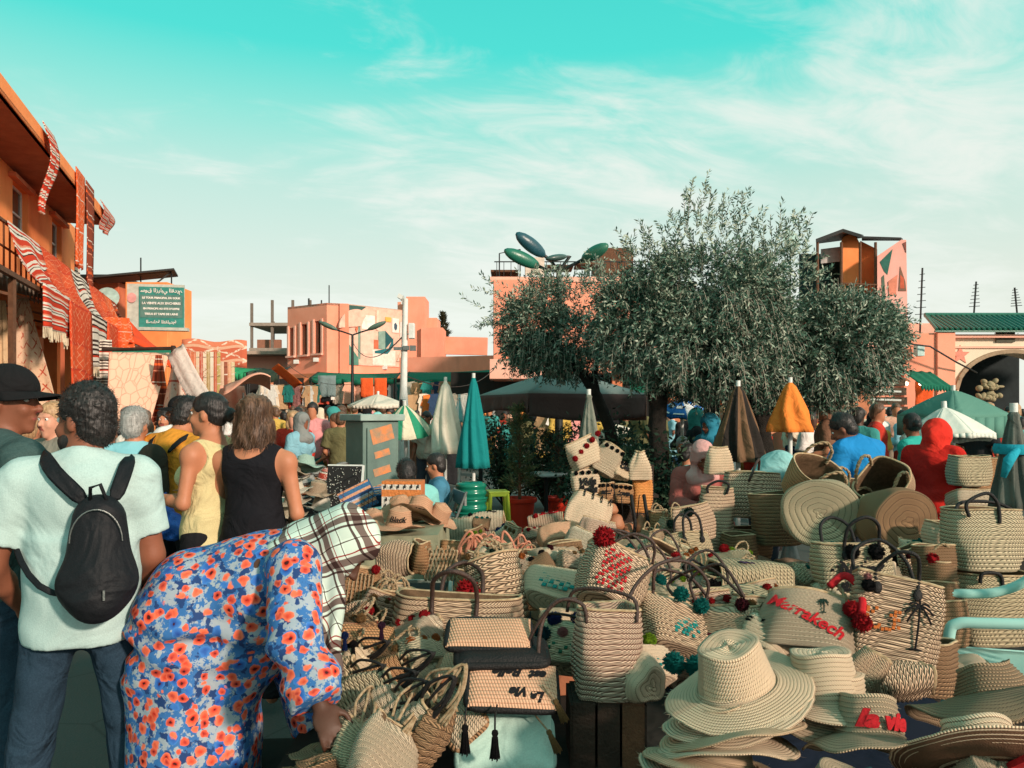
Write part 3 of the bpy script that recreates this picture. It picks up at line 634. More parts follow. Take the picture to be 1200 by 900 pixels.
mm = [plain('mural_%d' % i, c, None, 3, .9) for i, (c, _) in enumerate(mur)]
m = MB()
for i, (c, poly) in enumerate(mur): m.prism(poly, lambda p, i=i: mp(p[0], p[1], .006+.004*i), lambda p: mp(p[0], p[1], 0), i)
# quarter circle arc field
arc = [(.02+.30*math.cos(t), .60+.34*math.sin(t)) for t in np.linspace(PI, PI*.45, 10)]+[(.16, .84), (.12, .78), (.08, .66)]
m.prism(arc, lambda p: mp(p[0]+.12, p[1], .10), lambda p: mp(p[0]+.12, p[1], .0), 0)
m.build('painted_wall', mm, b, world=True)
# low long range right of it
b = thing('long_low_range', 'long low orange range of open shops between the mural building and the trees', 'building', (-4, 40, 0))
m = MB(); a_ = P(468, 482, 40); e_ = P(582, 482, 38.4); a_.z = e_.z = 0; ua = (e_-a_).normalized(); wall_cells(m, a_+zU*3.15, ua, (e_-a_).length, 1.25, .3, []); m.build('parapet', pink_w, b, world=True)
m = MB(); m.box((-3.2, 44, 5.35), (3.6, .3, 1.0), Euler((0, .03, -.1))); m.box((-4.4, 43.2, 5.1), (1.2, 2, 2.2)); m.build('upper_wall', pink_w, b, world=True)
m = MB(); m.box((a_+e_)/2+zU*3.2+Vector((0, -.4, 0)), ((e_-a_).length, 1.2, .16), Matrix((ua, Vector((-ua.y, ua.x, 0)), zU)).transposed()); m.build('canopy_slab', orange_t, b, world=True)
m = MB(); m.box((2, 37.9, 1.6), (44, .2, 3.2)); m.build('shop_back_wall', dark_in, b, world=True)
for x in np.arange(-13.5, 3, 1.9): MB().box((x, 36.6, 1.6), (.35, .35, 3.2)).build('pillar', orange_t, b, world=True)
# vertical dry tree and antennas
def cyp(px, py, Y, h, r, label):
    t_ = thing('cypress', label, 'tree', P(px, py, Y)); m = MB()
    for i in range(900):
        z = random.random(); a = random.random()*2*PI; rr = r*(1-z)**.7*random.uniform(.5, 1)*(.75+.25*math.sin(z*23)); p = Vector((rr*math.cos(a), rr*math.sin(a), z*h)); q = Vector((math.cos(a), math.sin(a), random.uniform(.2, 1)))*.22; s_ = Vector((-math.sin(a), math.cos(a), 0))*.07
        m.add([p-s_, p+s_, p+q], [(0, 1, 2)])
    o = m.build('crown', plain('dry_foliage', (.12, .10, .05), (.05, .07, .04), 3), t_); MB().cyl((0, 0, -1), (0, 0, h*.8), .08).build('trunk', dark_wood, t_); return t_
cyp(519, 404, 48, 2.0, .65, 'dry brown cypress top rising behind the low orange range')

# ---------------------------------------------------------- middle building behind the left olive
b = thing('terrace_building', 'tall salmon building with a cluttered roof terrace behind the left olive tree', 'building', (3, 30, 0))
m = MB(); m.box((3.2, 33, 4.9), (4.6, 6, 3.6)); m.box((.25, 30.3, 4.75), (1.95, 1.2, 3.9)); m.build('wall', pink_w, b, world=True, bevel=.03)
m = MB(); m.box((.3, 29.9, 3.2), (2.3, 1.7, .75)); m.build('corner_balcony', pink_l, b, world=True, bevel=.02)
m = MB(); m.box((2.35, 30.2, 6.75), (6.4, .5, .2)); m.build('cornice', pink_l, b, world=True)
m = MB()
for x in np.arange(-.6, 5.4, .28): m.beam((x, 30.3, 6.8), (x, 30.3, 7.5), .025)
m.beam((-.7, 30.3, 7.5), (5.4, 30.3, 7.5), .04)
for x in (-.5, .32): m.beam((x, 30.4, 6.8), (x, 30.4, 7.95+.2*x), .05)
m.beam((-.5, 30.4, 7.85), (.32, 30.4, 8.01), .03); m.build('terrace_railing', dark_metal, b, world=True)
m = MB(); m.box((.9, 30.2, 7.3), (.75, .06, .7)); m.build('notice', plain('notice', (.72, .6, .5)), b, world=True)
m = MB()
for x, z in ((-.3, 7.6), (1.9, 7.8), (3.1, 7.9)): MB().box((x, 31.2, z-.4), (1.1, 1.2, .08)).box((x, 31.3, z-.7), (.1, .1, .7)).build('terrace_table', brown_wood, b, world=True)
MB().box((4.1, 31.5, 7.6), (1.6, 1.0, 1.2)).build('roof_shed', brown_wood, b, world=True)
m = MB(); m.box((2.3, 31.2, 4.85), (1.0, .1, 1.6)); m.build('window', glass_d, b, world=True)
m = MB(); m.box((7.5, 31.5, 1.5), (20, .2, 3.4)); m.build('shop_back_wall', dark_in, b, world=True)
b = thing('arcade_building', 'low salmon building with shops seen through the gaps of the olive trees', 'building', (10, 31, 0))
m = MB(); m.box((9.8, 33, 4.0), (8.6, 4, 1.8)); m.box((15.6, 32.5, 4.1), (3.6, 4, 2.0)); m.build('wall', pink_l, b, world=True, bevel=.02)
for x in (4.2, 6.5, 8.6, 12.2, 14.4): MB().box((x, 30.8, 1.6), (.4, .4, 3.1)).build('pillar', orange_t, b, world=True)

# ---------------------------------------------------------- right top building with roof terrace
b = thing('rooftop_cafe_building', 'salmon building with covered roof terrace and painted end wall above the right olive tree', 'building', (13, 28, 0))
Yb = 28
def Q(px, py, dy=0): return P(px, py, Yb+dy)
m = MB(); m.box((Q(1000, 0).x, Yb+3, 2.6), (Q(1060, 0).x-Q(940, 0).x, 6, 5.2)); m.build('wall', pink_w, b, world=True, bevel=.03)
# curved terrace parapet
pts = [Q(942, 384), Q(965, 380, -.4), Q(985, 374, -.7), Q(1003, 372, -.6), Q(1020, 379, -.3), Q(1030, 388)]
m = MB()
for i in range(len(pts)-1):
    a, c = pts[i], pts[i+1]; dn = Vector((0, 0, -1.3)); th = Vector((0, .2, 0)); m.add([a+dn, c+dn, c, a, a+dn+th, c+dn+th, c+th, a+th], [(0, 1, 2, 3), (7, 6, 5, 4), (3, 2, 6, 7)])
m.build('terrace_parapet', pink_l, b, world=True)
m = MB()
poly = [(1028, 400), (1028, 300), (1056, 281), (1062, 281), (1064, 400)]
m.prism(poly, lambda p: Q(p[0], p[1], -.2), lambda p: Q(p[0], p[1], 3)); m.build('end_wall', plain('rose_plaster', (.80, .42, .36), (.72, .33, .27), 1), b, world=True)
art = [((.03, .13, .10), [(1031, 307), (1046, 292), (1040, 322), (1036, 318)]), ((.10, .14, .10), [(1033, 325), (1036, 322), (1038, 350), (1034, 352)]), ((.22, .12, .08), [(1053, 341), (1055, 312), (1061, 330), (1062, 341)]), ((.62, .12, .06), [(1055, 338), (1055, 322), (1059, 326), (1060, 338)]),
       ((.25, .08, .06), [(1058, 285), (1062, 283), (1062, 296)]), ((.75, .25, .16), [(1041, 330), (1052, 322), (1050, 345), (1042, 348)]), ((.12, .2, .14), [(1034, 355), (1046, 350), (1040, 366)])]
m = MB(); amm = [plain('wall_art_%d' % i, c) for i, (c, _) in enumerate(art)]
for i, (c, po) in enumerate(art): m.prism(po, lambda p, i=i: Q(p[0], p[1], -.212-.004*i), lambda p: Q(p[0], p[1], -.2), i)
m.build('painted_wall', amm, b, world=True)
m = MB(); m.prism([(985, 345), (985, 285), (988, 278), (996, 274), (1004, 278), (1008, 286), (1008, 345)], lambda p: Q(p[0], p[1], 1), lambda p: Q(p[0], p[1], 3.5)); m.prism([(1008, 345), (1008, 282), (1028, 292), (1028, 345)], lambda p: Q(p[0], p[1], 1.6), lambda p: Q(p[0], p[1], 3.5)); m.build('stair_house', orange_w, b, world=True)
m = MB(); m.add([Q(956, 282, -.3), Q(988, 270, -.3), Q(1010, 277, -.3), Q(1012, 277, 4), Q(985, 272, 4), Q(958, 284, 4)], [(0, 1, 2, 3, 4, 5)]); m.build('terrace_roof', dark_metal, b, world=True, solid=.12)
m = MB(); m.add([Q(1010, 278, .5), Q(1056, 279.5, .5), Q(1058, 281, 3.5), Q(1010, 281, 3.5)], [(0, 1, 2, 3)]); m.build('end_roof', dark_metal, b, world=True, solid=.08)
m = MB(); m.box(Q(956, 345, 2.5), (1.3, .1, 3.2)); m.box(Q(975, 340, 2.9), (1.3, .1, 2.6)); m.build('terrace_back_wall', plain('dark_teal_wall', (.015, .05, .05)), b, world=True)
m = MB()
for k in range(3): m.add([Q(962+k*8, 292+k*-1, 1.4), Q(970+k*8, 291-k, 1.4), Q(970+k*8, 308-k, 1.4), Q(962+k*8, 309-k, 1.4)], [(0, 1, 2, 3)])
m.build('lattice_screen', plain('pale_lattice', (.5, .48, .46)), b, world=True, solid=.04)
m = MB()
for px in (958, 986, 1008, 1026): m.cyl(Q(px, 385, -.1), Q(px, 284, -.1), .05)
for px in range(988, 1028, 4): m.cyl(Q(px, 372, -.2), Q(px, 332, -.2), .02)
m.cyl(Q(986, 332, -.2), Q(1028, 334, -.2), .03); m.build('terrace_railing', brown_wood, b, world=True)
m = MB()
for i in range(5): m.ball(Q(1018+random.uniform(-8, 8)*0-16+i*7, 352, .5), (.22, .22, .4), 8)
m.build('seated_visitor', plain('visitor_dark', (.05, .04, .035)), b, world=True) if False else None
dish = thing('satellite_dish', 'round grey green satellite dish poking above the top of the olive crown', 'satellite dish', P(927, 282, 26))
MB().lathe([(0, .08), (.15, .07), (.28, .03), (.36, 0), (.37, .01), (.25, .05), (0, .12)], 20, M_=Euler((R(80), 0, R(25))).to_matrix()).build('bowl', plain('dish_paint', (.35, .5, .45)), dish, smooth=40)
MB().cyl((0, .05, 0), (0, .1, -2.2), .03).build('mast', dark_metal, dish)
# aerials on the right
for px, y0, y1, Y, lb in ((1078, 392, 314, 30, 'tall jagged aerial mast between the painted end wall and the gate roof'), (1141, 372, 330, 31, 'thin aerial mast standing behind the green tiled roof'), (1192, 368, 337, 30, 'slanting aerial mast at the far right behind the tiled roof')):
    m = MB(); a, c = P(px, y0, Y), P(px+(3 if px != 1192 else -3), y1, Y); m.cyl(a, c, .035, 6)
    for k in range(7):
        p = a.lerp(c, .3+.1*k); m.cyl(p-Vector((.22-.02*k, 0, 0)), p+Vector((.22-.02*k, 0, .03)), .014, 5)
    top(m, 'aerial_mast', dark_metal, lb, 'aerial')
# ---------------------------------------------------------- gate with arch
Yg = 28
b = thing('gate_building', 'cream gate building with a pointed arch, a pink star and a green tiled roof', 'gate', (18, Yg, 0))
def G(px, py, dy=0): return P(px, py, Yg+dy)
cxA = G(1186, 0).x; aw = 2.05; zs, zt = 2.3, 3.72
def arch(x):
    t = min(1, abs(x-cxA)/aw); return zs+(zt-zs)*(1-t**2.1)**.55 if t < 1 else 0
m = MB(); xs = [G(1090, 0).x, cxA-aw-.001]+[cxA-aw+2*aw*i/32 for i in range(33)]+[cxA+aw+.001, cxA+aw+3]
ztop = G(0, 396).z
for i in range(len(xs)-1):
    x0, x1 = xs[i], xs[i+1]; xm = (x0+x1)/2; inside = abs(xm-cxA) < aw; z_0, z_1 = (arch(x0), arch(x1)) if inside else (0, 0)
    for y_ in (0, .9):
        q = [(x0, Yg+y_, z_0), (x1, Yg+y_, z_1), (x1, Yg+y_, ztop), (x0, Yg+y_, ztop)]; m.add(q, [(0, 1, 2, 3) if y_ == 0 else (3, 2, 1, 0)])
    if inside: m.add([(x0, Yg, z_0), (x0, Yg+.9, z_0), (x1, Yg+.9, z_1), (x1, Yg, z_1)], [(0, 1, 2, 3)])
m.build('wall', cream_w, b, world=True)
m = MB()   # moulding round the arch
for i in range(32):
    a, c = cxA-aw+2*aw*i/32, cxA-aw+2*aw*(i+1)/32; m.beam((a*1.0, Yg-.03, arch(a+1e-3)+.06), (c, Yg-.03, arch(c-1e-3)+.06), .1, .14)
m.build('arch_moulding', plain('stone_brown', (.40, .28, .18)), b, world=True)
m = MB(); m.box((G(1100, 0).x+4.6, Yg-.08, ztop+.05), (9.4, .3, .12)); m.box((G(1112, 0).x+4.2, Yg-.03, G(0, 407).z), (8.4, .08, .07)); m.box((G(1109, 0).x, Yg-.04, 2.0), (.10, .08, G(0, 410).z*2-4)); m.build('cornice', pink_l, b, world=True)
m = MB(); m.box((G(1073, 0).x, Yg+.2, 2.2), (1.15, 1, 4.45)); m.build('side_wall', pink_w, b, world=True, bevel=.02)
m = MB(); m.box((G(1073, 0).x+.9, Yg+.1, 2.0), (.65, 1, 4.9)); m.build('corner_pier', pink_w, b, world=True, bevel=.02)
star = [(math.sin(PI*i/5)*(.36 if i % 2 == 0 else .15), math.cos(PI*i/5)*(.36 if i % 2 == 0 else .15)) for i in range(10)]; sc_ = G(1125, 416)
m = MB(); m.prism(star, lambda p: sc_+Vector((p[0], -.03, p[1])), lambda p: sc_+Vector((p[0], 0, p[1]))); m.build('star', plain('star_pink', (.78, .3, .22)), b, world=True)
m = MB(); c = G(1177, 395); m.box(c+Vector((0, -.05, .02)), (.68, .06, .42)); m.build('plaque', plain('plaque_dark', (.10, .10, .07)), b, world=True)
lettering('ﺑﺎﺏ ﺍﻟﺴﻮﻕ', .22, plain('plaque_gold', (.5, .48, .34)), b, lambda p: Vector((c.x-18+p.x, -.085-p.z, c.z+.06+p.y)), .004)
m = MB(); z0_, z1_ = G(0, 388).z, G(0, 368).z
m.add([(G(1088, 0).x, Yg-.45, z0_-.02), (G(1088, 0).x+10, Yg-.45, z0_-.02), (G(1088, 0).x+10, Yg+.9, z1_), (G(1100, 0).x, Yg+.9, z1_)], [(0, 1, 2, 3)]); m.box((G(1088, 0).x+5, Yg-.42, z0_-.05), (10, .1, .06)); m.build('roof', green_tile, b, world=True)
m = MB()
for i in range(52):
    x = G(1089, 0).x+.19*i; x2 = x+.3*max(0, 1-i/3) if i < 3 else x; m.tube([(x, Yg-.5, z0_+.02), (max(x, G(1100, 0).x), Yg+.9, z1_+.05)], .055, 6)
m.tube([(G(1100, 0).x, Yg+.95, z1_+.08), (G(1100, 0).x+9, Yg+.95, z1_+.08)], .09, 6); ro = m.build('roof_tile', green_tile, b, world=True, smooth=40); ro['kind'] = 'stuff'
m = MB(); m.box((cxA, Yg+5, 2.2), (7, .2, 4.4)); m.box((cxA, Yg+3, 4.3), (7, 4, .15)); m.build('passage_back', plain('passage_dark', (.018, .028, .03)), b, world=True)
m = MB()
for k in range(26):
    c_ = P(random.uniform(1146, 1172), random.uniform(446, 468), 27.7); m.ball(c_, (random.uniform(.06, .2), .12, random.uniform(.05, .13)), 7, 0, Euler((0, random.uniform(-1, 1), 0)).to_matrix())
top(m, 'hanging_straw_goods', plain('straw_pale', (.36, .29, .17), None, 30), 'bunch of pale straw goods hanging inside the left of the arch', 'baskets', smooth=True)
m = MB(); m.box(P(1077, 411, 27.35), (.26, .3, .4)); top(m, 'wall_lamp', plain('lamp_box', (.55, .72, .68)), 'small pale lamp box on the salmon wall beside the gate', 'lamp', bevel=.02)
m = MB(); q = [P(1040, 408, 27), P(1065, 403, 27), P(1090, 406, 27), P(1120, 424, 27.2), P(1145, 437, 27.5)]; m.tube(q, .03, 6); top(m, 'cable', dark_metal, 'black cable running from the salmon wall across to the arch', 'cable', smooth=True)
# green fringed awning and shop by the gate
def fn(u, v_): return P(1056+34*u, 434+2*u, 26.6)+Vector((0, -1.3*v_, -.55*v_+.02*math.sin(u*20)))
a = grid(fn, 20, 6); mb = MB(); mb.add(a[0], a[1])
for i in range(10): p, q = fn(i/10, 1), fn((i+1)/10, 1); mb.add([p, q, q-zU*.12, (p+q)/2-zU*.2, p-zU*.12], [(0, 1, 2, 3, 4)])
top(mb, 'fringed_awning', green_awn, 'small green awning with scalloped edge left of the gate', 'awning', smooth=True, solid=.012)
hang(P(1083, 447, 26.2), .6, .6, .85, cloth('orange_hanging', (.8, .12, .03)), 'orange cloth hanging under the small green awning', 0, name='orange_cloth', grp=None, nx=6, ny=6, cat='cloth')
m = MB()
for px in (1062, 1079): m.ball(P(px, 449.5, 26), .07, 8)
top(m, 'stall_lamp', emit('lamp_glow', (1, .85, .6), 6), 'two small lit bulbs under the green awning beside the gate', 'lamp')
# stepped display racks with white rails
b = thing('display_rack', 'stepped dark display racks with white rails right of the olive tree', 'rack', P(985, 500, 22))
m = MB()
for k in range(6): m.box(P(990, 448+k*11, 23-.25*k), (3.4, .5, .22))
m.build('shelf', plain('goods_dark', (.05, .038, .028), (.16, .11, .07), 9, .9, 1.0, .05), b, world=True)
m = MB()
for k in range(5): m.beam(P(1012, 457+k*10.5, 22-.25*k), P(1056, 459+k*10, 21.8-.25*k), .05)
for px in (962, 976, 1011, 1014): m.beam(P(px, 445, 21.7), Vector((P(px, 445, 21.7).x, 21.7, .2)), .05)
for k in range(4): m.beam(P(925, 458+k*11, 22-.2*k), P(1000, 459+k*10.5, 22-.2*k), .025)
m.build('rail', white_metal, b, world=True)
m = MB(); p = P(1005, 488, 21); m.box((p.x, p.y, 1.6), (.45, .45, 3.0)); top(m, 'brick_post', plain('terracotta', (.55, .2, .1)), 'square terracotta post behind the man in the blue shirt', 'post')
# awnings
def awning(pa, pb, Y0, Y1, drop, label, mt, scal=0, name='shop_awning'):
    A, B = P(pa[0], pa[1], Y0), P(pb[0], pb[1], Y1)
    def fn(u, v_):
        p = A.lerp(B, u); return p+Vector((0, -1.5*v_, -drop*v_+.04*math.sin(u*22)*v_-.06*math.sin(PI*u)))
    a = grid(fn, 24, 5); mb = MB(); mb.add(a[0], a[1])
    n = int(scal) or 8
    for i in range(n):
        p, q = fn(i/n, 1), fn((i+1)/n, 1); mb.add([p, q, q-zU*.22, (p+q)/2-zU*(.30 if scal else .22), p-zU*.22], [(0, 1, 2, 3, 4)])
    for u in (0.02, .98):
        p = fn(u, 1); mb.cyl(p, (p.x, p.y, 0), .035, 6, 1); mb.cyl(fn(u, 0), p, .025, 6, 1)
    return top(mb, name, [mt, dark_metal], label, 'awning', 'shop awnings', smooth=30, solid=.012)
awning((372, 436), (470, 437), 37, 36.5, .35, 'dark green awning under the painted wall left of the white pole', green_awn)
awning((478, 436), (580, 433), 36, 34, .45, 'dark green awning right of the white pole below the low orange parapet', green_awn)
awning((262, 427), (306, 432), 30, 30, .25, 'bright green awning left of the unfinished building', cloth('bright_green', (.03, .30, .13), None, 2))
awning((306, 432), (340, 430), 31, 32, .4, 'dark olive awning beside the bright green one', cloth('olive_dark', (.03, .045, .03), None, 2))
awning((728, 440), (792, 438), 26, 26, .35, 'green awning with scalloped edge seen between the tree trunks', green_awn, 14)
def fn(u, v_):
    p = P(318, 432, 29).lerp(P(345, 455, 27.5), u); return p+Vector((.5*v_, -.8*v_, .15*v_))
a = grid(fn, 8, 4); mb = MB(); mb.add(a[0], a[1]); top(mb, 'orange_tarpaulin', cloth('orange_canvas', (.8, .15, .03)), 'small orange tarpaulin tilted beside the olive awning', 'tarpaulin', smooth=True, solid=.01)
def fn(u, v_):
    p = P(262+55*u, 452+12*u-14*math.sin(u*PI*.8), 20-2*v_); p.z -= .25*v_*math.cos(u*3)+.1*math.sin(v_*6); return p
a = grid(fn, 14, 8); mb = MB(); mb.add(a[0], a[1]); top(mb, 'peach_canopy', cloth('peach_canvas', (.80, .42, .30), None, 2), 'peach cloth canopy sagging above the crowd behind the two women', 'canopy', smooth=True, solid=.01)
hang(P(272, 452, 20.2), .6, 1.0, 1.0, cloth('peach_canvas', (.8, .42, .3)), 'peach cloth hanging from the left end of the peach canopy', .2, name='peach_cloth', grp=None, nx=8, ny=8, cat='cloth')
m = MB(); p = P(296, 470, 19.5); 
for px in (285, 306): q = P(px, 460, 19.4); m.cyl(q, (q.x, q.y, 0), .03, 6)
top(m, 'canopy_pole', white_metal, 'pair of pale poles holding up the peach canopy', 'pole')
# hanging garments along the shop fronts
def garment_mesh(kind):
    mb = MB()
    def fn(u, v_):
        w_ = (.24 if v_ < .12 else .2+.12*v_) if kind else .22; x = (u-.5)*w_*2
        return Vector((x, .03*math.sin(u*14+kind)*v_, -v_*(1.0 if kind else .7)))
    a = grid(fn, 5, 6); mb.add(a[0], a[1]); mb.add([(-.2, 0, -.05), (-.34, 0, -.38), (-.26, 0, -.42), (-.16, 0, -.25)], [(0, 1, 2, 3)]); mb.add([(.2, 0, -.05), (.34, 0, -.38), (.26, 0, -.42), (.16, 0, -.25)], [(0, 1, 2, 3)])
    mb.cyl((-.15, 0, 0), (.15, 0, .03), .01, 4)
    me = mesh_np('garment', mb.v, mb.f, [tinted('dyed_cloth')], None, None, True); return me
gms = [garment_mesh(0), garment_mesh(1), garment_mesh(2)]
pal = [('cream', (.7, .6, .48)), ('peach', (.75, .38, .26)), ('brick red', (.5, .08, .05)), ('dark blue', (.03, .06, .12)), ('white', (.74, .72, .66)), ('black', (.02, .02, .022)), ('teal', (.03, .25, .22)), ('orange', (.78, .2, .04)), ('tan', (.45, .28, .15)), ('grey', (.25, .26, .25)), ('pink', (.75, .32, .3))]
def garments(px0, px1, py, Y, n, where, grp):
    for i in range(n):
        nm, c = random.choice(pal); px = px0+(px1-px0)*(i+.5)/n
        o = bpy.data.objects.new('hanging_garment', random.choice(gms)); C.objects.link(o); o.location = P(px, py+random.uniform(-1, 2), Y+random.uniform(-.3, .3)); o.rotation_euler = (0, 0, random.uniform(-.7, .7)); s_ = random.uniform(.8, 1.15); o.scale = (s_, s_, s_); o.color = c4(c)
        tag(o, f'{nm} garment hanging {where}', 'garment', f'{grp}, {nm} ones')
garments(376, 470, 449, 35.4, 24, 'under the awning of the painted building', 'garments under the painted building')
garments(480, 578, 448, 33.2, 22, 'under the awning right of the white pole', 'garments right of the white pole')
garments(480, 560, 462, 29.5, 12, 'in the second row right of the white pole', 'lower garments right of the white pole')
garments(308, 372, 452, 30, 14, 'in the dark shops left of the painted building', 'garments in the dark shops')
garments(640, 720, 478, 19, 14, 'under the large dark canopy', 'garments under the large canopy')
for px in (430, 446):
    hang(P(px, 443, 34), .55, .55, .85, cloth('orange_hanging', (.8, .12, .03)), 'left of two orange cloths hanging under the green awning' if px == 430 else 'right of two orange cloths hanging under the green awning', 0, name='orange_cloth', grp=None, nx=6, ny=6, cat='cloth')
hang(P(383, 440, 34), .8, .8, .95, cloth('grey_blue_cloth', (.2, .27, .27)), 'grey cloth hanging at the left end of the dark green awning', 0, name='grey_cloth', grp=None, nx=6, ny=6, fold=.12, cat='cloth')

for (pa, pb, Ya, Yb_, sg_, lb) in (((413, 400), (474, 392), 30, 13, .5, 'thin cable from the double street lamp to the camera pole'), ((474, 440), (585, 425), 13, 30, .5, 'pale cable from the camera pole to the corner balcony'), ((335, 425), (413, 450), 40, 30, .4, 'thin cable from the painted building down to the street lamp'), ((150, 410), (262, 432), 20, 30, .3, 'thin cable above the peach quilt towards the green awning')):
    A, B_ = P(*pa, Ya), P(*pb, Yb_); m = MB(); m.tube([A.lerp(B_, t)-zU*sg_*4*t*(1-t) for t in np.linspace(0, 1, 14)], .012, 4); top(m, 'cable', dark_metal, lb, 'cable')
# ================================================================== STREET FURNITURE, PARASOLS, TREES
def gp(px, Y): return Vector(((px-600)/900*Y, Y, 0))
# double street lamp
t_ = thing('street_lamp', 'double armed street lamp with two long green heads in front of the painted building', 'street lamp', gp(413, 30))
z_ = P(413, 392, 30).z; MB().tube([(0, 0, 0), (0, 0, 1), (0, 0, z_)], [.09, .07, .045], 10).build('pole', dark_metal, t_, smooth=40)
for sx in (-1, 1):
    MB().tube([(0, 0, z_-.02), (sx*.35, 0, z_+.1), (sx*.75, 0, z_+.22)], .03, 8).build('arm', dark_metal, t_, smooth=40)
    m = MB(); m.ball((sx*.95, 0, z_+.34), (.40, .15, .10), 14, 0, Euler((0, -sx*.42, 0)).to_matrix()); m.build('lamp_head', plain('lamp_green', (.10, .16, .12), None, 4, .4), t_, smooth=True)
# tall white camera pole
t_ = thing('camera_pole', 'tall white pole with cameras and a box on top standing in the crowd', 'pole', gp(473, 13))
z_ = P(474, 350, 13).z
MB().tube([(0, 0, 0), (0, 0, 1.4), (0, 0, 2.0), (.03, 0, z_)], [.1, .1, .06, .045], 12).build('pole', white_metal, t_, smooth=40)
m = MB(); m.box((-.04, -.05, z_+.02), (.08, .2, .07), Euler((0, .5, 0))); m.box((-.03, 0, z_-.02), (.03, .03, .15)); m.build('camera', white_metal, t_)
m = MB(); m.box((.14, -.02, z_-.55), (.1, .12, .26)); m.beam((0, 0, z_-.6), (.14, 0, z_-.6), .02); m.build('junction_box', white_metal, t_, bevel=.01)
m = MB(); m.box((-.05, -.05, z_-.85), (.22, .06, .05)); m.box((.05, -.06, z_-.84), (.10, .08, .07)); m.box((.16, -.03, z_-.84), (.1, .06, .09)); m.build('bracket', grey_metal, t_)
MB().box((0, -.08, 1.72), (.1, .06, .16)).build('control_box', dark_metal, t_)
# green lamp with four leaf heads behind the left olive
t_ = thing('leaf_lamp', 'street lamp with big leaf shaped teal heads rising above the left olive tree', 'street lamp', gp(655, 14))
MB().tube([(0, 0, 0), (0, 0, 2), P(655, 310, 14)-Vector(t_.location)], [.09, .07, .05], 10).build('pole', dark_metal, t_, smooth=40)
for (a, c, r, col) in (((645, 305), (622, 287), .21, (.02, .09, .12)), ((640, 316), (612, 303), .20, (.02, .17, .11)), ((676, 308), (697, 296), .20, (.03, .16, .10)), ((668, 300), (652, 302), .1, (.05, .1, .09))):
    A = P(*a, 14)-t_.location; B = P(*c, 13.8)-t_.location; d = (B-A); q = d.to_track_quat('X', 'Z').to_matrix()
    m = MB(); m.ball(B, (d.length*.75, .10, r*.62), 14, 0, q); m.build('lamp_head', plain('lamp_leaf_%s' % a[0], col, None, 4, .35, spec=.5), t_, smooth=True)
    MB().tube([P(655, 318, 14)-t_.location, A, (A+B)/2], .03, 8).build('arm', dark_metal, t_, smooth=40)
# utility cabinet
t_ = thing('utility_cabinet', 'grey green street utility cabinet with orange graffiti patches on its lit side', 'cabinet', (P(436, 0, 8.2).x, 8.2, 0), (0, 0, R(-52)))
cabm = plain('cabinet_paint', (.14, .21, .18), (.10, .16, .14), 4, .55, .2, stain=.4)
zt_ = 1.50; MB().box((0, 0, zt_/2), (.40, .42, zt_)).build('body', cabm, t_, bevel=.01)
MB().box((0, 0, zt_+.035), (.50, .52, .07)).build('cap', plain('cabinet_cap', (.32, .42, .38), None, 4, .6), t_, bevel=.01)
MB().box((.215, 0, .78), (.015, .34, 1.3)).build('door', cabm, t_, bevel=.004)
m = MB()
for (z, w2, h) in ((1.36, .26, .16), (1.16, .18, .07), (.98, .2, .08), (.82, .12, .05)):
    m.box((.2245, .0, z), (.003, w2, h), Euler((R(14), 0, 0)))
m.build('graffiti', plain('graffiti_orange', (.75, .22, .06), (.3, .22, .14), 9), t_)

# ---------- parasols
def closed_parasol(px, ptop, pbot, Y, wpx, mt, label, folds=8, stripes=None, grp='closed parasols', pole=True, lean=0):
    base = gp(px, Y); t_ = thing('closed_parasol', label, 'parasol', base, (0, lean, 0), grp)
    z1, z0_ = P(px, ptop, Y).z, P(px, pbot, Y).z; w2 = wpx/900*Y/2; h = z1-z0_
    prof = [(.015, z1), (.03, z1-.04*h)]+[(w2*(.12+.88*t**.8)*(1 if t < .95 else .98), z1-h*t) for t in np.linspace(.08, 1, 12)]
    mod = lambda a, v_: 1+(.16*math.cos(folds*a+1.2*math.sin(v_*4))+.06*math.sin(3*a+v_*5))*min(1, v_*1.6)
    m = MB(); n = folds*6
    m.lathe(prof, n, mod=mod)
    if stripes:
        nf = len(m.f); m.m = [(0 if ((i % n)//(n//(folds*1))) % 2 == 0 else 1) for i in range(nf)]
    mats = [mt]+([stripes] if stripes else [])
    m.build('canopy', mats, t_, smooth=True, solid=.006)
    MB().cyl((0, 0, 0), (0, 0, z1+.05), .022, 10).build('pole', white_metal, t_, smooth=40)
    m = MB(); m.lathe([(0, .0), (.24, 0), (.25, .06), (.1, .09), (.05, .3), (.0, .31)], 16); m.build('base', grey_metal, t_, smooth=40)
    MB().tube([(w2*.72*math.cos(a), w2*.72*math.sin(a), z0_+h*.38) for a in np.linspace(0, 2*PI, 20)], .012, 5).build('tie', mt, t_) if False else None
    return t_
cream_c = cloth('cream_canvas', (.72, .67, .54), None, 3); teal_c = cloth('teal_canvas', (.01, .22, .22), None, 3)
closed_parasol(522, 446, 531, 10.5, 42, cream_c, 'closed cream parasol standing left of the teal one')
closed_parasol(555, 442, 548, 9.6, 36, teal_c, 'closed teal parasol with pointed top beside the cream one')
closed_parasol(538, 466, 495, 11.5, 12, cloth('stripe_aqua', (.2, .45, .45)), 'small closed aqua and white parasol between the cream and the teal ones', stripes=cloth('stripe_white', (.7, .7, .66)))
closed_parasol(690, 462, 532, 7.6, 24, cloth('grey_stripe_dark', (.13, .15, .12)), 'closed grey striped parasol hanging in front of the large dark canopy', stripes=cloth('grey_stripe_pale', (.20, .21, .17)))
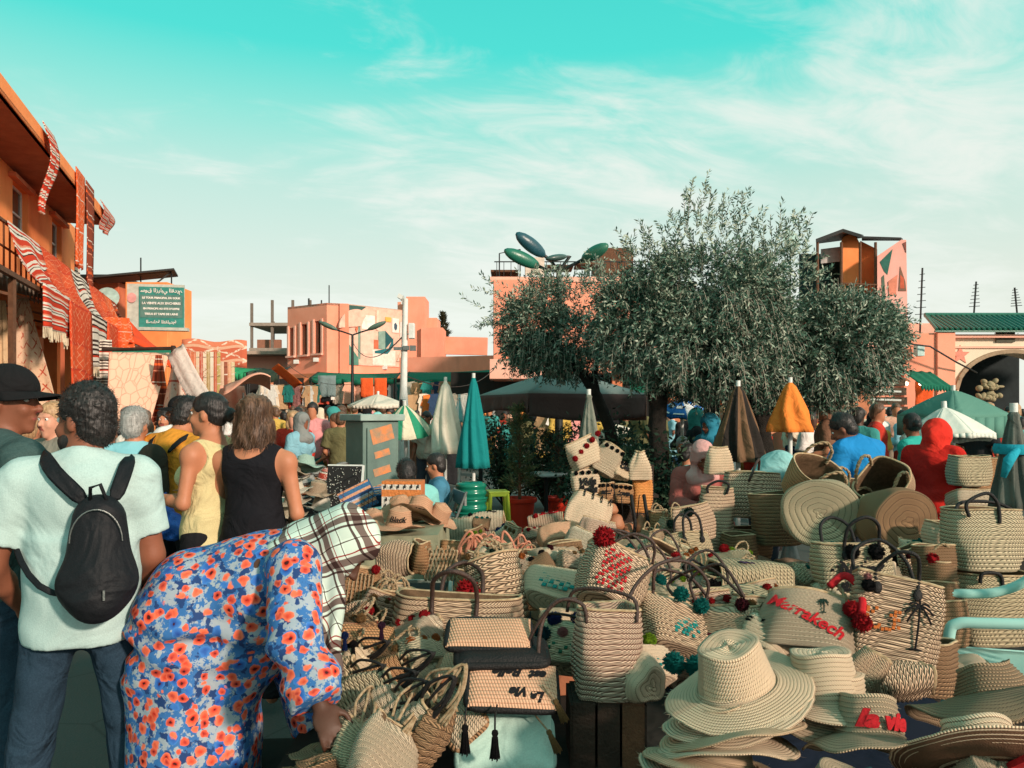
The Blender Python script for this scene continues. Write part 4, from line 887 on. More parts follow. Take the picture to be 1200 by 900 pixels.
closed_parasol(865, 452, 540, 7.4, 58, cloth('black_canvas', (.025, .02, .017)), 'closed black and tan striped parasol under the olive branches', folds=10, stripes=cloth('tan_stripe', (.16, .09, .05)))
closed_parasol(926, 448, 506, 7.8, 50, cloth('orange_canvas_b', (.80, .22, .04)), 'closed orange parasol with dark seams left of the bleachers', folds=6)
closed_parasol(1188, 482, 596, 4.6, 46, cloth('slate_canvas', (.07, .08, .07)), 'closed slate grey parasol tied with a turquoise cord at the right edge', folds=9, stripes=cloth('slate_pale', (.13, .14, .12)))
m = MB(); c = P(1188, 526, 4.6); m.lathe([(.10, -.03), (.112, 0), (.10, .03)], 20, c=c); m.tube([c+Vector((-.05, -.11, 0)), c+Vector((-.12, -.14, -.06)), c+Vector((-.14, -.12, -.16))], [.02, .03, .015], 8)
top(m, 'parasol_cord', cloth('turquoise_cord', (.02, .32, .42)), 'turquoise cloth cord tied round the slate parasol', 'cord', smooth=True)
def open_parasol(px, py, Y, wpx, hpx, mats, label, n=8, val=.12, tilt=(0, 0), valm=0, hang_=0, cat='parasol', scal=False, sub=6, pitch=None, parts=True, rz=0):
    base = gp(px, Y); t_ = thing('open_parasol', label, cat, base, (tilt[0], tilt[1], 0)); zt2 = P(px, py, Y).z; r = wpx/900*Y/2; h = hpx/900*Y if pitch is None else pitch*r
    for k in range(n):
        m = MB(); a0, a1 = 2*PI*k/n+rz, 2*PI*(k+1)/n+rz
        def fn(u, v_):
            e0 = Vector((math.cos(a0), math.sin(a0), 0)); e1 = Vector((math.cos(a1), math.sin(a1), 0)); e = e0.lerp(e1, u)*r*v_
            e.z = zt2-h*v_**1.25-.035*r*math.sin(PI*u)*v_; return e
        a = grid(fn, sub, 7); m.add(a[0], a[1])
        if val:
            for i in range(sub):
                p, q = fn(i/sub, 1), fn((i+1)/sub, 1); dz = val*(1-.5*math.sin(PI*(i+0)/sub)) if scal else val; dz2 = val*(1-.5*math.sin(PI*(i+1)/sub)) if scal else val
                m.add([p, q, q-zU*dz2, p-zU*dz], [(0, 1, 2, 3)])
        m.build('panel', mats[k % len(mats)], t_, smooth=50, solid=.006)
        if parts: MB().cyl((0, 0, zt2-.05), fn(0, 1)+zU*-.02, .009, 5).build('rib', grey_metal, t_)
    MB().cyl((0, 0, 0), (0, 0, zt2+.06), .025, 10).build('pole', white_metal, t_, smooth=40)
    return t_
pale = cloth('pale_canvas', (.66, .60, .50), None, 2)
open_parasol(443, 462, 15, 72, 13, [pale], 'flat pale parasol behind the green and white striped one', 8, .05)
open_parasol(479, 470, 10.8, 64, 32, [cloth('grass_green', (.03, .27, .15)), cloth('cream_panel', (.66, .62, .46))], 'open parasol with green and cream panels leaning behind the white pole', 12, 0, (R(14), 0))
mint = cloth('mint_canvas', (.10, .24, .19), None, 2)
open_parasol(1117, 457, 9.5, 118, 30, [mint], 'large square green canopy behind the white parasol', 4, .25, (0, 0), rz=R(62))
open_parasol(1118, 476, 7.6, 104, 34, [cloth('white_canvas', (.66, .68, .60), None, 2)], 'white scalloped parasol above the woman in the red hooded robe', 8, .06, (R(-6), 0), scal=True)
# large dark canopy, square, with side valance
t_ = thing('large_canopy', 'large dark grey square canopy with a deep valance behind the potted plant', 'canopy', gp(655, 11.5), (0, 0, R(24)))
dk = cloth('charcoal_canvas', (.17, .22, .21), (.24, .29, .27), 2); za, ze = P(0, 434, 11.5).z, P(0, 463, 11.5).z; rr = .93
m = MB(); cs = [(-rr, -rr), (rr, -rr), (rr, rr), (-rr, rr)]
for k in range(4):
    a_, c_ = cs[k], cs[(k+1) % 4]
    def fn(u, v_):
        x, y = a_[0]+(c_[0]-a_[0])*u, a_[1]+(c_[1]-a_[1])*u; return Vector((x*v_, y*v_, za-(za-ze)*v_**1.1-.03*math.sin(PI*u)*v_))
    g_ = grid(fn, 10, 6); m.add(g_[0], g_[1])
m.build('roof_cloth', dk, t_, smooth=30, solid=.01)
dv = cloth('canopy_valance', (.09, .062, .058), None, 3); dp = cloth('canopy_pink', (.32, .16, .13), None, 3)
for k in range(4):
    a_, c_ = cs[k], cs[(k+1) % 4]
    def fn(u, v_): return Vector((a_[0]+(c_[0]-a_[0])*u, a_[1]+(c_[1]-a_[1])*u, ze-(.30+.08*math.sin(u*3+k))*v_))+Vector((.02*math.sin(u*30), .02*math.sin(u*26), 0))*v_
    g_ = grid(fn, 26, 5); m = MB(); m.add(g_[0], g_[1]); m.build('valance', dp if k == 1 else dv, t_, smooth=True, solid=.008)
for c_ in cs[2:]: MB().cyl((c_[0]*.97, c_[1]*.97, 0), (c_[0]*.97, c_[1]*.97, ze), .035, 8).build('post', dark_metal, t_)
# two blue printed beach parasols
blue = cloth('blue_canvas', (.02, .12, .36)); whp = cloth('white_print', (.62, .64, .64))
for (px, py, Y, wp, lb, tl) in ((800, 463, 12, 48, 'larger blue and white printed parasol in the shade of the olive', (R(16), R(-4))), (834, 473, 13, 30, 'smaller blue printed parasol right of the larger blue one', (R(12), R(14)))):
    t2 = open_parasol(px, py, Y, wp, 12, [blue, blue, whp, blue], lb, 8, .07, tl, scal=True)
    z = P(px, py, Y).z; r_ = wp/900*Y/2
    m = MB()
    for k in range(8):
        for f0, f1, w_ in ((.50, .66, .035), (.93, 1.0, .02)):
            a0, a1 = 2*PI*k/8+.12, 2*PI*(k+1)/8-.12; h_ = 12/900*Y
            pts = [(a0, f0), (a1, f0), (a1, f1), (a0, f1)]
            q = []
            for (aa, ff) in pts:
                sc = math.cos(PI/8)/math.cos((aa % (PI/4))-PI/8); q.append((r_*ff*sc*math.cos(aa), r_*ff*sc*math.sin(aa), z-h_*ff**1.25+.012))
            m.add(q, [(0, 1, 2, 3)])
    m.build('printed_band', whp, t2)
t2 = open_parasol(748, 490, 13, 44, 14, [pale, pale, cloth('red_canvas_b', (.7, .08, .03)), pale], 'small white parasol with a red panel beside the dark tree trunk', 6, .1, (0, R(-20)))

# ---------- potted plants
potm = plain('red_plastic', (.72, .035, .012), (.62, .03, .01), 5, .42, .1, spec=.5)
def pot(px, py, Y, wpx, label, group='red plant pots'):
    r = wpx/900*Y/2; z1 = P(px, py, Y).z; base = Vector(((px-600)/900*Y, Y, 0)); t2 = thing('plant_pot', label, 'pot', base, group=group); h = z1
    MB().lathe([(0, .02), (r*.66, .02), (r*.68, 0), (r*.78, h*.5), (r*.86, h*.84), (r*.97, h*.86), (r, h*.9), (r, h), (r*.93, h), (r*.9, h*.9), (r*.6, h*.88), (0, h*.88)], 32).build('pot', potm, t2, smooth=35)
    MB().lathe([(0, h*.9), (r*.86, h*.88)], 24).build('soil', plain('soil', (.05, .035, .02)), t2)
    return t2, Vector((base.x, base.y, h*.88))
def leaf_quad(m, p, d, l, w_, mi=0):
    d = d.normalized(); s = d.cross(Vector((random.uniform(-1, 1), random.uniform(-1, 1), random.uniform(-.3, 1)))); s = s.normalized()*w_ if s.length > 1e-4 else Vector((w_, 0, 0))
    m.add([p, p+d*l*.5+s, p+d*l, p+d*l*.5-s], [(0, 1, 2, 3)], mi)
def potted(px, py, Y, wpx, hpx, wtop, label, sp, mats, n=2600, shape='cone'):
    t2, o = pot(px, py, Y, wpx, label+', in a red pot'); H = hpx/900*Y; W2 = wtop/900*Y/2
    m = MB(); mt = MB(); mt.tube([o, o+zU*H*.4, o+zU*H*.95], [.025, .018, .006], 6)
    for i in range(70):
        z = random.uniform(.06, .98); a = random.random()*2*PI; rad = W2*((1-z)**.6*.95+.08) if shape == 'cone' else W2*math.sqrt(max(.05, 1-(z-.6)**2/.25)); 
        p0 = o+zU*H*z*.95; e = p0+Vector((math.cos(a), math.sin(a), .0))*rad*random.uniform(.55, 1)+zU*random.uniform(.0, .25)*rad*3; mt.tube([p0, (p0+e)/2+zU*.02, e], [.006, .004, .002], 4)
        for j in range(n//70):
            f = random.uniform(.25, 1.05); p = p0.lerp(e, f)+Vector((random.gauss(0, .025), random.gauss(0, .025), random.gauss(0, .03))); d = Vector((math.cos(a), math.sin(a), random.uniform(-.2, 1.4)))+Vector((random.gauss(0, .5), random.gauss(0, .5), 0)); leaf_quad(m, p, d, random.uniform(.04, .085), .006, random.randrange(2))
    t2.name = 'potted_plant'; t2['category'] = 'potted plant'
    mt.build('stem', brown_wood, t2, world=True); o2 = m.build('foliage', mats, t2, world=True); return t2
fol = [plain('conifer_green', (.09, .14, .06), (.05, .09, .045), 3, .7), plain('conifer_olive', (.20, .19, .085), None, 3, .7)]
potted(609, 583, 10.5, 41, 120, 52, 'tall shaggy conifer bush', 'conifer', fol, 4200)
potted(655, 582, 11, 34, 85, 60, 'leafy shrub with a thin stem right of the conifer bush', 'shrub', [plain('shrub_green', (.05, .13, .08), None, 3), plain('shrub_dark', (.03, .07, .045), None, 3)], 2600, 'round')
# understorey shrubs in the shade behind the racks
def shrub(px, Y, w_, h, n, label, mats):
    t2 = thing('shrub', label, 'shrub', gp(px, Y), group='shaded shrubs under the olive trees'); m = MB(); st = MB()
    for i in range(40):
        a = random.random()*2*PI; e = Vector((math.cos(a)*w_*random.uniform(.2, 1), math.sin(a)*w_*random.uniform(.2, 1), h*random.uniform(.35, 1))); st.tube([(0, 0, 0), e*.5+zU*.05, e], [.02, .012, .004], 4)
        for j in range(n//40):
            p = e*random.uniform(.5, 1.05)+Vector((random.gauss(0, .08), random.gauss(0, .08), random.gauss(0, .08))); leaf_quad(m, p, Vector((random.gauss(0, 1), random.gauss(0, 1), random.gauss(.3, .8))), random.uniform(.05, .1), .018, random.randrange(2))
    st.build('stem', dark_wood, t2); m.build('foliage', mats, t2)
shm = [plain('deep_green', (.02, .05, .03), None, 3), plain('mid_green', (.05, .09, .05), None, 3)]
for px, Y, w_, h, lb in ((700, 10.0, .55, 1.45, 'dark leafy shrub behind the rack of small lettered bags'), (740, 9.2, .5, 1.35, 'dark shrub left of the main olive trunk'), (775, 8.6, .55, 1.3, 'shaded shrub around the foot of the main olive trunk'), (590, 13, .6, 1.5, 'flowering shrub left of the shaggy conifer'), (640, 12.6, .6, 1.3, 'shrub behind the two red pots')):
    shrub(px, Y, w_, h, 2400, lb, shm)

# ---------- olive trees
bark = plain('olive_bark', (.035, .028, .022), (.02, .017, .014), 14, .95, 1.0, .03)
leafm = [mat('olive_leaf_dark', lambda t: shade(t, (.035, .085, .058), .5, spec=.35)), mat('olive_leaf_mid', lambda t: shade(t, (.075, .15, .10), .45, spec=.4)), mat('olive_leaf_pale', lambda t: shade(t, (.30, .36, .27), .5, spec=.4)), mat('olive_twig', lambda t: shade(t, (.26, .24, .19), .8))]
def olive(label, foot, trunk_paths, lumps, nspr, wisps):
    t2 = thing('olive_tree', label, 'tree', foot); m = MB()
    for path, r0, r1 in trunk_paths:
        n = len(path); m.tube([Vector(p) for p in path], [r0+(r1-r0)*i/(n-1) for i in range(n)], 9)
    m.build('trunk', bark, t2, world=True, smooth=True)
    V = []; F = []; MI = []
    def spray(p, d, l, n, droop, pal_):
        p = Vector(p); d = Vector(d).normalized(); q = p
        for i in range(n):
            f = i/n; nxt = q+d*(l/n); sx = d.cross(Vector((0, 0, 1))); sx = sx.normalized() if sx.length > .01 else Vector((1, 0, 0)); s2 = sx.cross(d)
            b = len(V); w_ = .0035; V.extend((q-sx*w_, q+sx*w_, nxt+sx*w_*.7, nxt-sx*w_*.7)); F.append((b, b+1, b+2, b+3)); MI.append(3)
            for sgn in (-1, 1):
                a = random.random()*PI*2; e = (sx*math.cos(a)+s2*math.sin(a))*sgn; ld = (d*.8+e*.9).normalized(); ll = random.uniform(.045, .075); ww = ld.cross(Vector((random.gauss(0, 1), random.gauss(0, 1), random.gauss(0, 1)))).normalized()*random.uniform(.007, .011)
                b = len(V); V.extend((q, q+ld*ll*.5+ww, q+ld*ll, q+ld*ll*.5-ww)); F.append((b, b+1, b+2, b+3)); r_ = random.random(); MI.append(0 if r_ < pal_[0] else 1 if r_ < pal_[1] else 2)
            d = (d+Vector((random.gauss(0, .10), random.gauss(0, .10), -droop+random.gauss(0, .08)))).normalized(); q = nxt
    tot = sum(l_[1][0]*l_[1][2] for l_ in lumps)
    for c, rad in lumps:
        k = int(nspr*rad[0]*rad[2]/tot)
        # local clumps give light and dark masses
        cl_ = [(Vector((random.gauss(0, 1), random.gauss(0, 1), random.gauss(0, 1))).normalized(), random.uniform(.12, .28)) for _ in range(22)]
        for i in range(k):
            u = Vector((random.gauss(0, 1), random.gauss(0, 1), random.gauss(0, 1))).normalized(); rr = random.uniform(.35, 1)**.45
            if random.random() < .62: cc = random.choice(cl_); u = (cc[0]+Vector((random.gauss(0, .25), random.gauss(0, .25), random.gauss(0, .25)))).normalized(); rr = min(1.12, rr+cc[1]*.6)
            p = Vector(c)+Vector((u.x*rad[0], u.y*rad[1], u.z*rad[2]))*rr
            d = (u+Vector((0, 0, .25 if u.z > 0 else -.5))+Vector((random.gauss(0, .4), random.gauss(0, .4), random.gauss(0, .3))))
            spray(p, d, random.uniform(.16, .34), random.randint(5, 8), .10 if u.z > 0 else .28, (.42, .84) if rr < .9 else ((.16, .5) if u.z > -.1 else (.35, .7)))  # paler leaves on top, darker below and inside: crown's light and shade as colour
    for (p, d, l, n_) in wisps:
        for i in range(n_):
            pp = Vector(p)+Vector((random.gauss(0, .10), random.gauss(0, .1), random.gauss(0, .06))); dd = Vector(d)+Vector((random.gauss(0, .25), random.gauss(0, .25), random.gauss(0, .15)))
            spray(pp, dd, l*random.uniform(.6, 1.1), int(16*l/.5), .0, (.1, .35))
    Vn = np.array([tuple(v_) for v_ in V])-np.array(foot); me = mesh_np('crown', Vn, np.array(F), leafm, MI, None, False)
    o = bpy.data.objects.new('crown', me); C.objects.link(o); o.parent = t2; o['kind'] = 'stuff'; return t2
Y1 = 8.6
def E(px, py, rx, ry, Y=Y1, dep=1.0): return (P(px, py, Y), (rx/900*Y, rx/900*Y*dep, ry/900*Y))
# main tree
olive('main olive tree with the biggest round crown, thick dark trunk and wisps at its top', gp(778, Y1),
  [([gp(778, Y1), P(776, 560, Y1), P(770, 500, Y1), P(774, 455, Y1), P(790, 420, Y1), P(800, 380, Y1), P(812, 330, Y1)], .13, .05), ([P(772, 490, Y1), P(762, 450, Y1), P(750, 410, Y1), P(742, 360, Y1)], .07, .03), ([P(790, 420, Y1), P(830, 400, Y1), P(870, 370, Y1), P(895, 320, Y1)], .07, .03)],
  [E(835, 345, 72, 52), E(757, 385, 50, 50), E(880, 378, 48, 56), E(820, 408, 80, 42), E(775, 330, 28, 20), E(884, 328, 26, 22), E(850, 438, 55, 22), E(730, 355, 20, 20)], 6300,
  [(P(818, 272, Y1), (.05, 0, 1), .66, 8), (P(832, 275, Y1), (.35, 0, 1), .6, 7), (P(800, 285, Y1), (-.2, 0, 1), .42, 8), (P(770, 305, Y1), (-.4, 0, .9), .45, 8), (P(905, 295, Y1), (.2, 0, 1), .55, 9), (P(885, 290, Y1), (-.1, 0, 1), .45, 8), (P(932, 300, Y1), (.42, 0, 1), .62, 4), (P(860, 280, Y1), (.5, 0, .9), .5, 8), (P(742, 300, Y1), (-.4, 0, .9), .35, 10), (P(930, 310, Y1), (.3, 0, .7), .35, 14), (P(718, 318, Y1), (-.5, 0, .7), .3, 8), (P(945, 330, Y1), (.5, 0, .6), .3, 12)])
Y2 = 8.9
olive('right olive tree with a rounded crown hanging low in front of the salmon building', gp(905, Y2),
  [([gp(905, Y2), P(902, 560, Y2), P(893, 500, Y2), P(905, 455, Y2), P(940, 420, Y2), P(985, 395, Y2)], .12, .05), ([P(893, 500, Y2), P(880, 455, Y2), P(870, 420, Y2)], .09, .04)],
  [E(990, 408, 52, 50, Y2), E(955, 428, 42, 38, Y2), E(905, 422, 48, 40, Y2), E(1014, 400, 28, 36, Y2), E(985, 378, 30, 22, Y2)], 3900,
  [(P(1030, 380, Y2), (1, 0, .1), .28, 10), (P(1035, 410, Y2), (1, 0, -.2), .25, 10), (P(985, 360, Y2), (.1, 0, 1), .2, 8), (P(955, 440, Y2), (0, 0, -1), .2, 10)])
Y3 = 9.8
olive('left smaller olive tree with a leaning dark trunk and long wispy shoots', gp(722, Y3),
  [([gp(722, Y3), P(722, 540, Y3), P(714, 500, Y3), P(700, 465, Y3), P(684, 440, Y3), P(660, 415, Y3), P(640, 390, Y3)], .10, .04), ([P(700, 465, Y3), P(696, 440, Y3), P(704, 410, Y3)], .05, .03)],
  [E(626, 383, 32, 28, Y3), E(664, 400, 34, 28, Y3), E(612, 402, 18, 18, Y3), E(640, 352, 18, 12, Y3), E(690, 420, 20, 12, Y3), E(640, 415, 24, 12, Y3)], 1750,
  [(P(648, 345, Y3), (0, 0, 1), .5, 10), (P(668, 350, Y3), (.25, 0, 1), .5, 10), (P(630, 340, Y3), (-.2, 0, 1), .35, 10), (P(692, 345, Y3), (.3, 0, 1), .45, 14), (P(590, 345, Y3), (-1, 0, .25), .42, 5), (P(588, 375, Y3), (-1, 0, -.3), .35, 6), (P(600, 360, Y3), (-1, 0, .1), .2, 8), (P(712, 350, Y3), (.3, 0, 1), .4, 12)])
# ================================================================== PEOPLE
def skinm(name, col): return plain(name, col, tuple(x*.85 for x in col), 9, .55, .12, .004, spec=.35)
SK = {'tan': skinm('skin_tan', (.50, .20, .105)), 'brown': skinm('skin_brown', (.24, .085, .045)), 'dark': skinm('skin_dark', (.085, .035, .02)), 'fair': skinm('skin_fair', (.62, .30, .20))}
def hairm(name, c, c2):
    def b(t):
        o = oc(t); wv = t.n('ShaderNodeTexNoise', {'Vector': t.n('ShaderNodeMapping', {0: o, 3: (60, 60, 6)}).outputs[0], 'Scale': 1.6, 'Detail': 5}); big = t.n('ShaderNodeTexNoise', {'Vector': o, 'Scale': 7.0, 'Detail': 3})
        f = t.math('ADD', t.math('MULTIPLY', wv.outputs[0], .6), t.math('MULTIPLY', big.outputs[0], .4)); shade(t, t.mix(t.n('ShaderNodeMapRange', {0: f, 1: .38, 2: .62}).outputs[0], c, c2), .48, 0, wv.outputs[0], .9, .006, .4)
    return mat(name, b)
HR = {'black': hairm('hair_black', (.008, .007, .007), (.028, .024, .022)), 'brown': hairm('hair_brown', (.045, .022, .012), (.17, .09, .05)), 'fair': hairm('hair_fair', (.25, .13, .06), (.5, .32, .17)), 'grey': hairm('hair_grey', (.2, .2, .19), (.4, .4, .38))}
eye_w = mat('eye_white', lambda t: shade(t, (.7, .68, .64), .3)); eye_d = mat('eye_dark', lambda t: shade(t, (.01, .008, .006), .2)); lipm = mat('lip', lambda t: shade(t, (.30, .08, .06), .5))
J0 = dict(pel=(0, 0, .95), waist=(0, 0, 1.08), chest=(0, 0, 1.27), neck=(0, -.01, 1.46), head=(0, .015, 1.60), sL=(-.185, -.01, 1.40), sR=(.185, -.01, 1.40), eL=(-.235, -.04, 1.12), eR=(.235, -.04, 1.12),
          wL=(-.25, .06, .87), wR=(.25, .06, .87), hL=(-.09, 0, .92), hR=(.09, 0, .92), kL=(-.10, .03, .50), kR=(.10, .03, .50), aL=(-.11, -.02, .09), aR=(.11, -.02, .09))
def nrm(v_): v_ = np.array(v_, float); return v_/max(np.linalg.norm(v_), 1e-9)
class Body: pass
def make_body(H=1.72, J=None, look=(0, 1, 0), up=(0, 0, 1)):
    s = H/1.72; B = Body(); B.s = s; B.J = {k: np.array(v_, float)*s for k, v_ in {**J0, **(J or {})}.items()}
    j = B.J; u = nrm(j['neck']-j['pel']); r = nrm(j['sR']-j['sL']); f = nrm(np.cross(u, r)); r = np.cross(f, u); B.F = (r, f, u)
    lf = nrm(look); lr = nrm(np.cross(lf, up)); lu = np.cross(lr, lf); B.HF = (lr, lf, lu); return B
def torso(S, B, inf=0., m=0, g=1.0, down=0, bust=0, belly=0):
    j, s, F = B.J, B.s, B.F; r, f, u = F
    S.cap(j['sL']+u*-.01*s, j['sR']+u*-.01*s, .058*s+inf, m=m, k=.05*s)
    S.ell(j['chest']+f*.0, ((.160*g)*s+inf, .108*g*s+inf, .19*s+inf), m=m, F=F, k=.05*s)
    S.ell(j['waist']+f*belly*.4, (.135*g*s+inf+belly*.5, .098*g*s+inf+belly, .17*s+inf), m=m, F=F, k=.06*s)
    S.ell(j['pel'], (.155*g*s+inf, .118*g*s+inf, .13*s+inf), m=m, F=F, k=.06*s)
    if down:   # straight hanging hem
        S.ell(j['pel']+u*.04*s, (.158*g*s+inf, .120*g*s+inf+belly*.5, .24*s), m=m, F=F, k=.04*s); S.plane(j['pel']-u*(.02+down)*s, tuple(-u))
    S.ell(j['chest']+u*.07*s-f*.03*s, (.15*s*g+inf, .085*s+inf, .10*s+inf), m=m, F=F, k=.05*s)
    for q in 'LR': S.cap(j['neck']+u*-.005*s-f*.01*s, j['neck']+(j['s'+q]-j['neck'])*.7+u*.004*s, .046*s+inf*.6, .046*s+inf*.6, m=m, k=.03*s)
    if bust:
        for q in (-1, 1): S.ell(j['chest']+u*-.01*s+f*.085*s+r*q*.07*s, (.07*bust*s+inf, .065*bust*s+inf, .07*bust*s+inf), m=m, F=F, k=.03*s)
def hand(S, w_, d, side, palm, s, m=0, curl=.35, sc=1.0):
    d = nrm(d); n_ = nrm(palm-np.dot(palm, d)*d); sd_ = np.cross(d, n_)*side; q = s*sc
    S.ell(w_+d*.05*q, (.040*q, .048*q, .017*q), m=m, F=(sd_, d, n_), k=.012*q)
    for i, (off, ln) in enumerate(((-.028, .068), (-.0095, .078), (.0095, .073), (.027, .058))):
        a = w_+d*.085*q+sd_*off*q; d1 = nrm(d*math.cos(curl*.6)+n_*math.sin(curl*.6)+sd_*off*3); b = a+d1*ln*.55*q; d2 = nrm(d*math.cos(curl*1.9)+n_*math.sin(curl*1.9)); c = b+d2*ln*.5*q
        S.cap(a, b, .0095*q, .0085*q, m=m, k=.004*q); S.cap(b, c, .0085*q, .007*q, m=m, k=.003*q)
    a = w_+d*.025*q-sd_*.030*q; b = a+nrm(d*.7-sd_*.7+n_*.3)*.042*q; c = b+nrm(d*.95-sd_*.2+n_*.4)*.032*q
    S.cap(a, b, .0125*q, .010*q, m=m, k=.008*q); S.cap(b, c, .010*q, .008*q, m=m, k=.003*q)
def head_prims(S, B, m=0, lip=0, beard=None, detail=True):
    j, s = B.J, B.s; r, f, u = B.HF; c = j['head']
    S.ell(c+u*.035*s-f*.01*s, (.074*s, .095*s, .088*s), m=m, F=B.HF, k=.03*s)
    S.ell(c-u*.045*s+f*.022*s, (.056*s, .068*s, .07*s), m=m, F=B.HF, k=.03*s)
    S.cap(c-u*.10*s+f*.065*s, c-u*.095*s+f*.062*s, .022*s, m=m, k=.02*s)
    if detail:
        for q in (-1, 1):
            S.ell(c+u*.008*s+f*.088*s+r*q*.031*s, (.016*s, .010*s, .010*s), m=m, F=B.HF, k=.010*s, sub=True)
            S.ell(c+r*q*.074*s-f*.005*s-u*.01*s, (.009*s, .019*s, .032*s), m=m, F=B.HF, k=.006*s)
            S.cap(c+r*q*.014*s+f*.092*s+u*.024*s, c+r*q*.042*s+f*.080*s+u*.026*s, .007*s, m=m, k=.008*s)
            S.ell(c+f*.07*s-u*.03*s+r*q*.035*s, (.02*s, .02*s, .022*s), m=m, F=B.HF, k=.02*s)
        S.cap(c+f*.090*s+u*.010*s, c+f*.112*s-u*.030*s, .008*s, .013*s, m=m, k=.010*s)
        S.ell(c+f*.100*s-u*.034*s, (.019*s, .010*s, .009*s), m=m, F=B.HF, k=.006*s)
        S.ell(c+f*.086*s-u*.060*s, (.026*s, .011*s, .0065*s), m=lip, F=B.HF, k=.004*s); S.ell(c+f*.084*s-u*.070*s, (.022*s, .011*s, .0075*s), m=lip, F=B.HF, k=.004*s)
    j['neckb'] = j['neck']+(j['chest']-j['neck'])*.1
    S.cap(j['neckb'], c-u*.05*s-f*.02*s, .058*s, .052*s, m=m, k=.03*s)
def arms(S, B, m=0, side='LR', curl=.35, palms=None, hands=True, fat=1):
    j, s = B.J, B.s
    for q in side:
        a, e, w_ = j['s'+q], j['e'+q], j['w'+q]
        S.cap(a, e, .047*s*fat, .037*s*fat, m=m, k=.03*s); S.cap(e, e+(w_-e)*.45, .038*s*fat, .035*s*fat, m=m, k=.02*s); S.cap(e+(w_-e)*.45, w_, .035*s*fat, .024*s, m=m, k=.02*s)
        if hands: hand(S, w_, (w_-e), 1 if q == 'L' else -1, np.array((palms or {}).get(q, (.7 if q == 'L' else -.7, .3, -.2))), s, m, curl)
def legs(S, B, inf=0, m=0, feet=None, k0=1.0):
    j, s = B.J, B.s
    for q in 'LR':
        S.cap(j['h'+q], j['k'+q], .083*s*k0+inf, .056*s+inf, m=m, k=.035*s); S.cap(j['k'+q], j['a'+q], .054*s+inf, .036*s+inf, m=m, k=.03*s)
def sleeves(S, B, frac, inf, m=0, flare=.012, wrist=False, side='LR', fat=1):
    j, s = B.J, B.s
    for q in side:
        a, e, w_ = j['s'+q], j['e'+q], j['w'+q]
        if not wrist: S.cap(a, a+(e-a)*frac, .052*s*fat+inf, .045*s*fat+inf+flare, m=m, k=.035*s, flat=True); S.cap(a, a+(e-a)*.3, .050*s*fat+inf, m=m, k=.03*s)
        else:
            S.cap(a, e, .054*s*fat+inf, .046*s*fat+inf, m=m, k=.03*s); S.cap(e, e+(w_-e)*.98, .046*s*fat+inf, .036*s*fat+inf+flare, m=m, k=.02*s, flat=True); S.cap(e, e+(w_-e)*.5, .046*s*fat+inf, .042*s*fat+inf, m=m, k=.02*s)
def folds(amp, fz=26, fx=14, ph=0): return lambda X, Y, Z: amp*(np.sin(Z*fz+np.sin(X*fx+ph)*1.6+Y*9)*.6+np.sin(Z*fz*1.9+X*21+Y*17+ph)*.4)
def eyes(B, parent):
    r, f, u = B.HF; c = B.J['head']; s = B.s; m = MB()
    for q in (-1, 1):
        p = c+u*.008*s+f*.0765*s+r*q*.030*s; m.ball(p, .0108*s, 10, 0); m.ball(p+f*.0062*s, .0060*s, 8, 1)
    m.build('eyes', [eye_w, eye_d], parent, smooth=True)
def hair(B, kind, mt, parent, res=.009):
    S = SDF(res, .02); j, s = B.J, B.s; r, f, u = B.HF; c = j['head']; F = B.HF
    if kind == 'short':
        S.ell(c+u*.045*s-f*.018*s, (.084*s, .100*s, .092*s), F=F); S.ell(c-u*.02*s-f*.05*s, (.074*s, .062*s, .075*s), F=F)
        S.ell(c+f*.10*s-u*.03*s, (.075*s, .075*s, .075*s), F=F, sub=True, k=.015)
        for q in (-1, 1): S.ell(c+r*q*.085*s-u*.03*s+f*.0*s, (.02*s, .03*s, .04*s), F=F, sub=True, k=.01)
        S.fuzz = .011; S.disp = lambda X, Y, Z: .0014*np.sin(X*170+np.sin(Z*90))*np.sin(Y*160+Z*150)
    elif kind == 'bun':
        S.ell(c+u*.042*s-f*.012*s, (.079*s, .098*s, .088*s), F=F); S.ell(c-u*.01*s-f*.05*s, (.07*s, .055*s, .06*s), F=F); S.ell(c-f*.125*s+u*.0*s, (.04*s, .036*s, .042*s), F=F, k=.012); S.ell(c+f*.10*s-u*.025*s, (.08*s, .07*s, .072*s), F=F, sub=True, k=.015)
        for q in (-1, 1): S.ell(c+r*q*.085*s-u*.03*s+f*.0*s, (.022*s, .032*s, .045*s), F=F, sub=True, k=.01)
        S.disp = lambda X, Y, Z: .002*np.sin(Z*150+np.sin(Y*60)*2)
    elif kind == 'long':
        S.ell(c+u*.04*s-f*.015*s, (.093*s, .11*s, .095*s), F=F); S.ell(c-u*.08*s-f*.055*s, (.098*s, .062*s, .13*s), F=F, k=.04)
        for q in (-1, 1): S.ell(c-u*.09*s+r*q*.068*s-f*.01*s, (.038*s, .07*s, .115*s), F=F, k=.03)
        S.ell(c+f*.12*s-u*.05*s, (.065*s, .09*s, .10*s), F=F, sub=True, k=.015)
        S.fuzz = .006; S.disp = lambda X, Y, Z: .005*np.sin(X*90+np.sin(Z*26)*1.8)+.003*np.sin(X*210+Y*190+Z*30)
    o = S.obj('hair', mt, parent)
    if res < .0125: fuzz(o, {'short': (2600, .013, .9, .25), 'bun': (1100, .022, .25, .5), 'long': (3600, .055, .22, 1.0)}[kind], mt, parent, c, f)
    return o
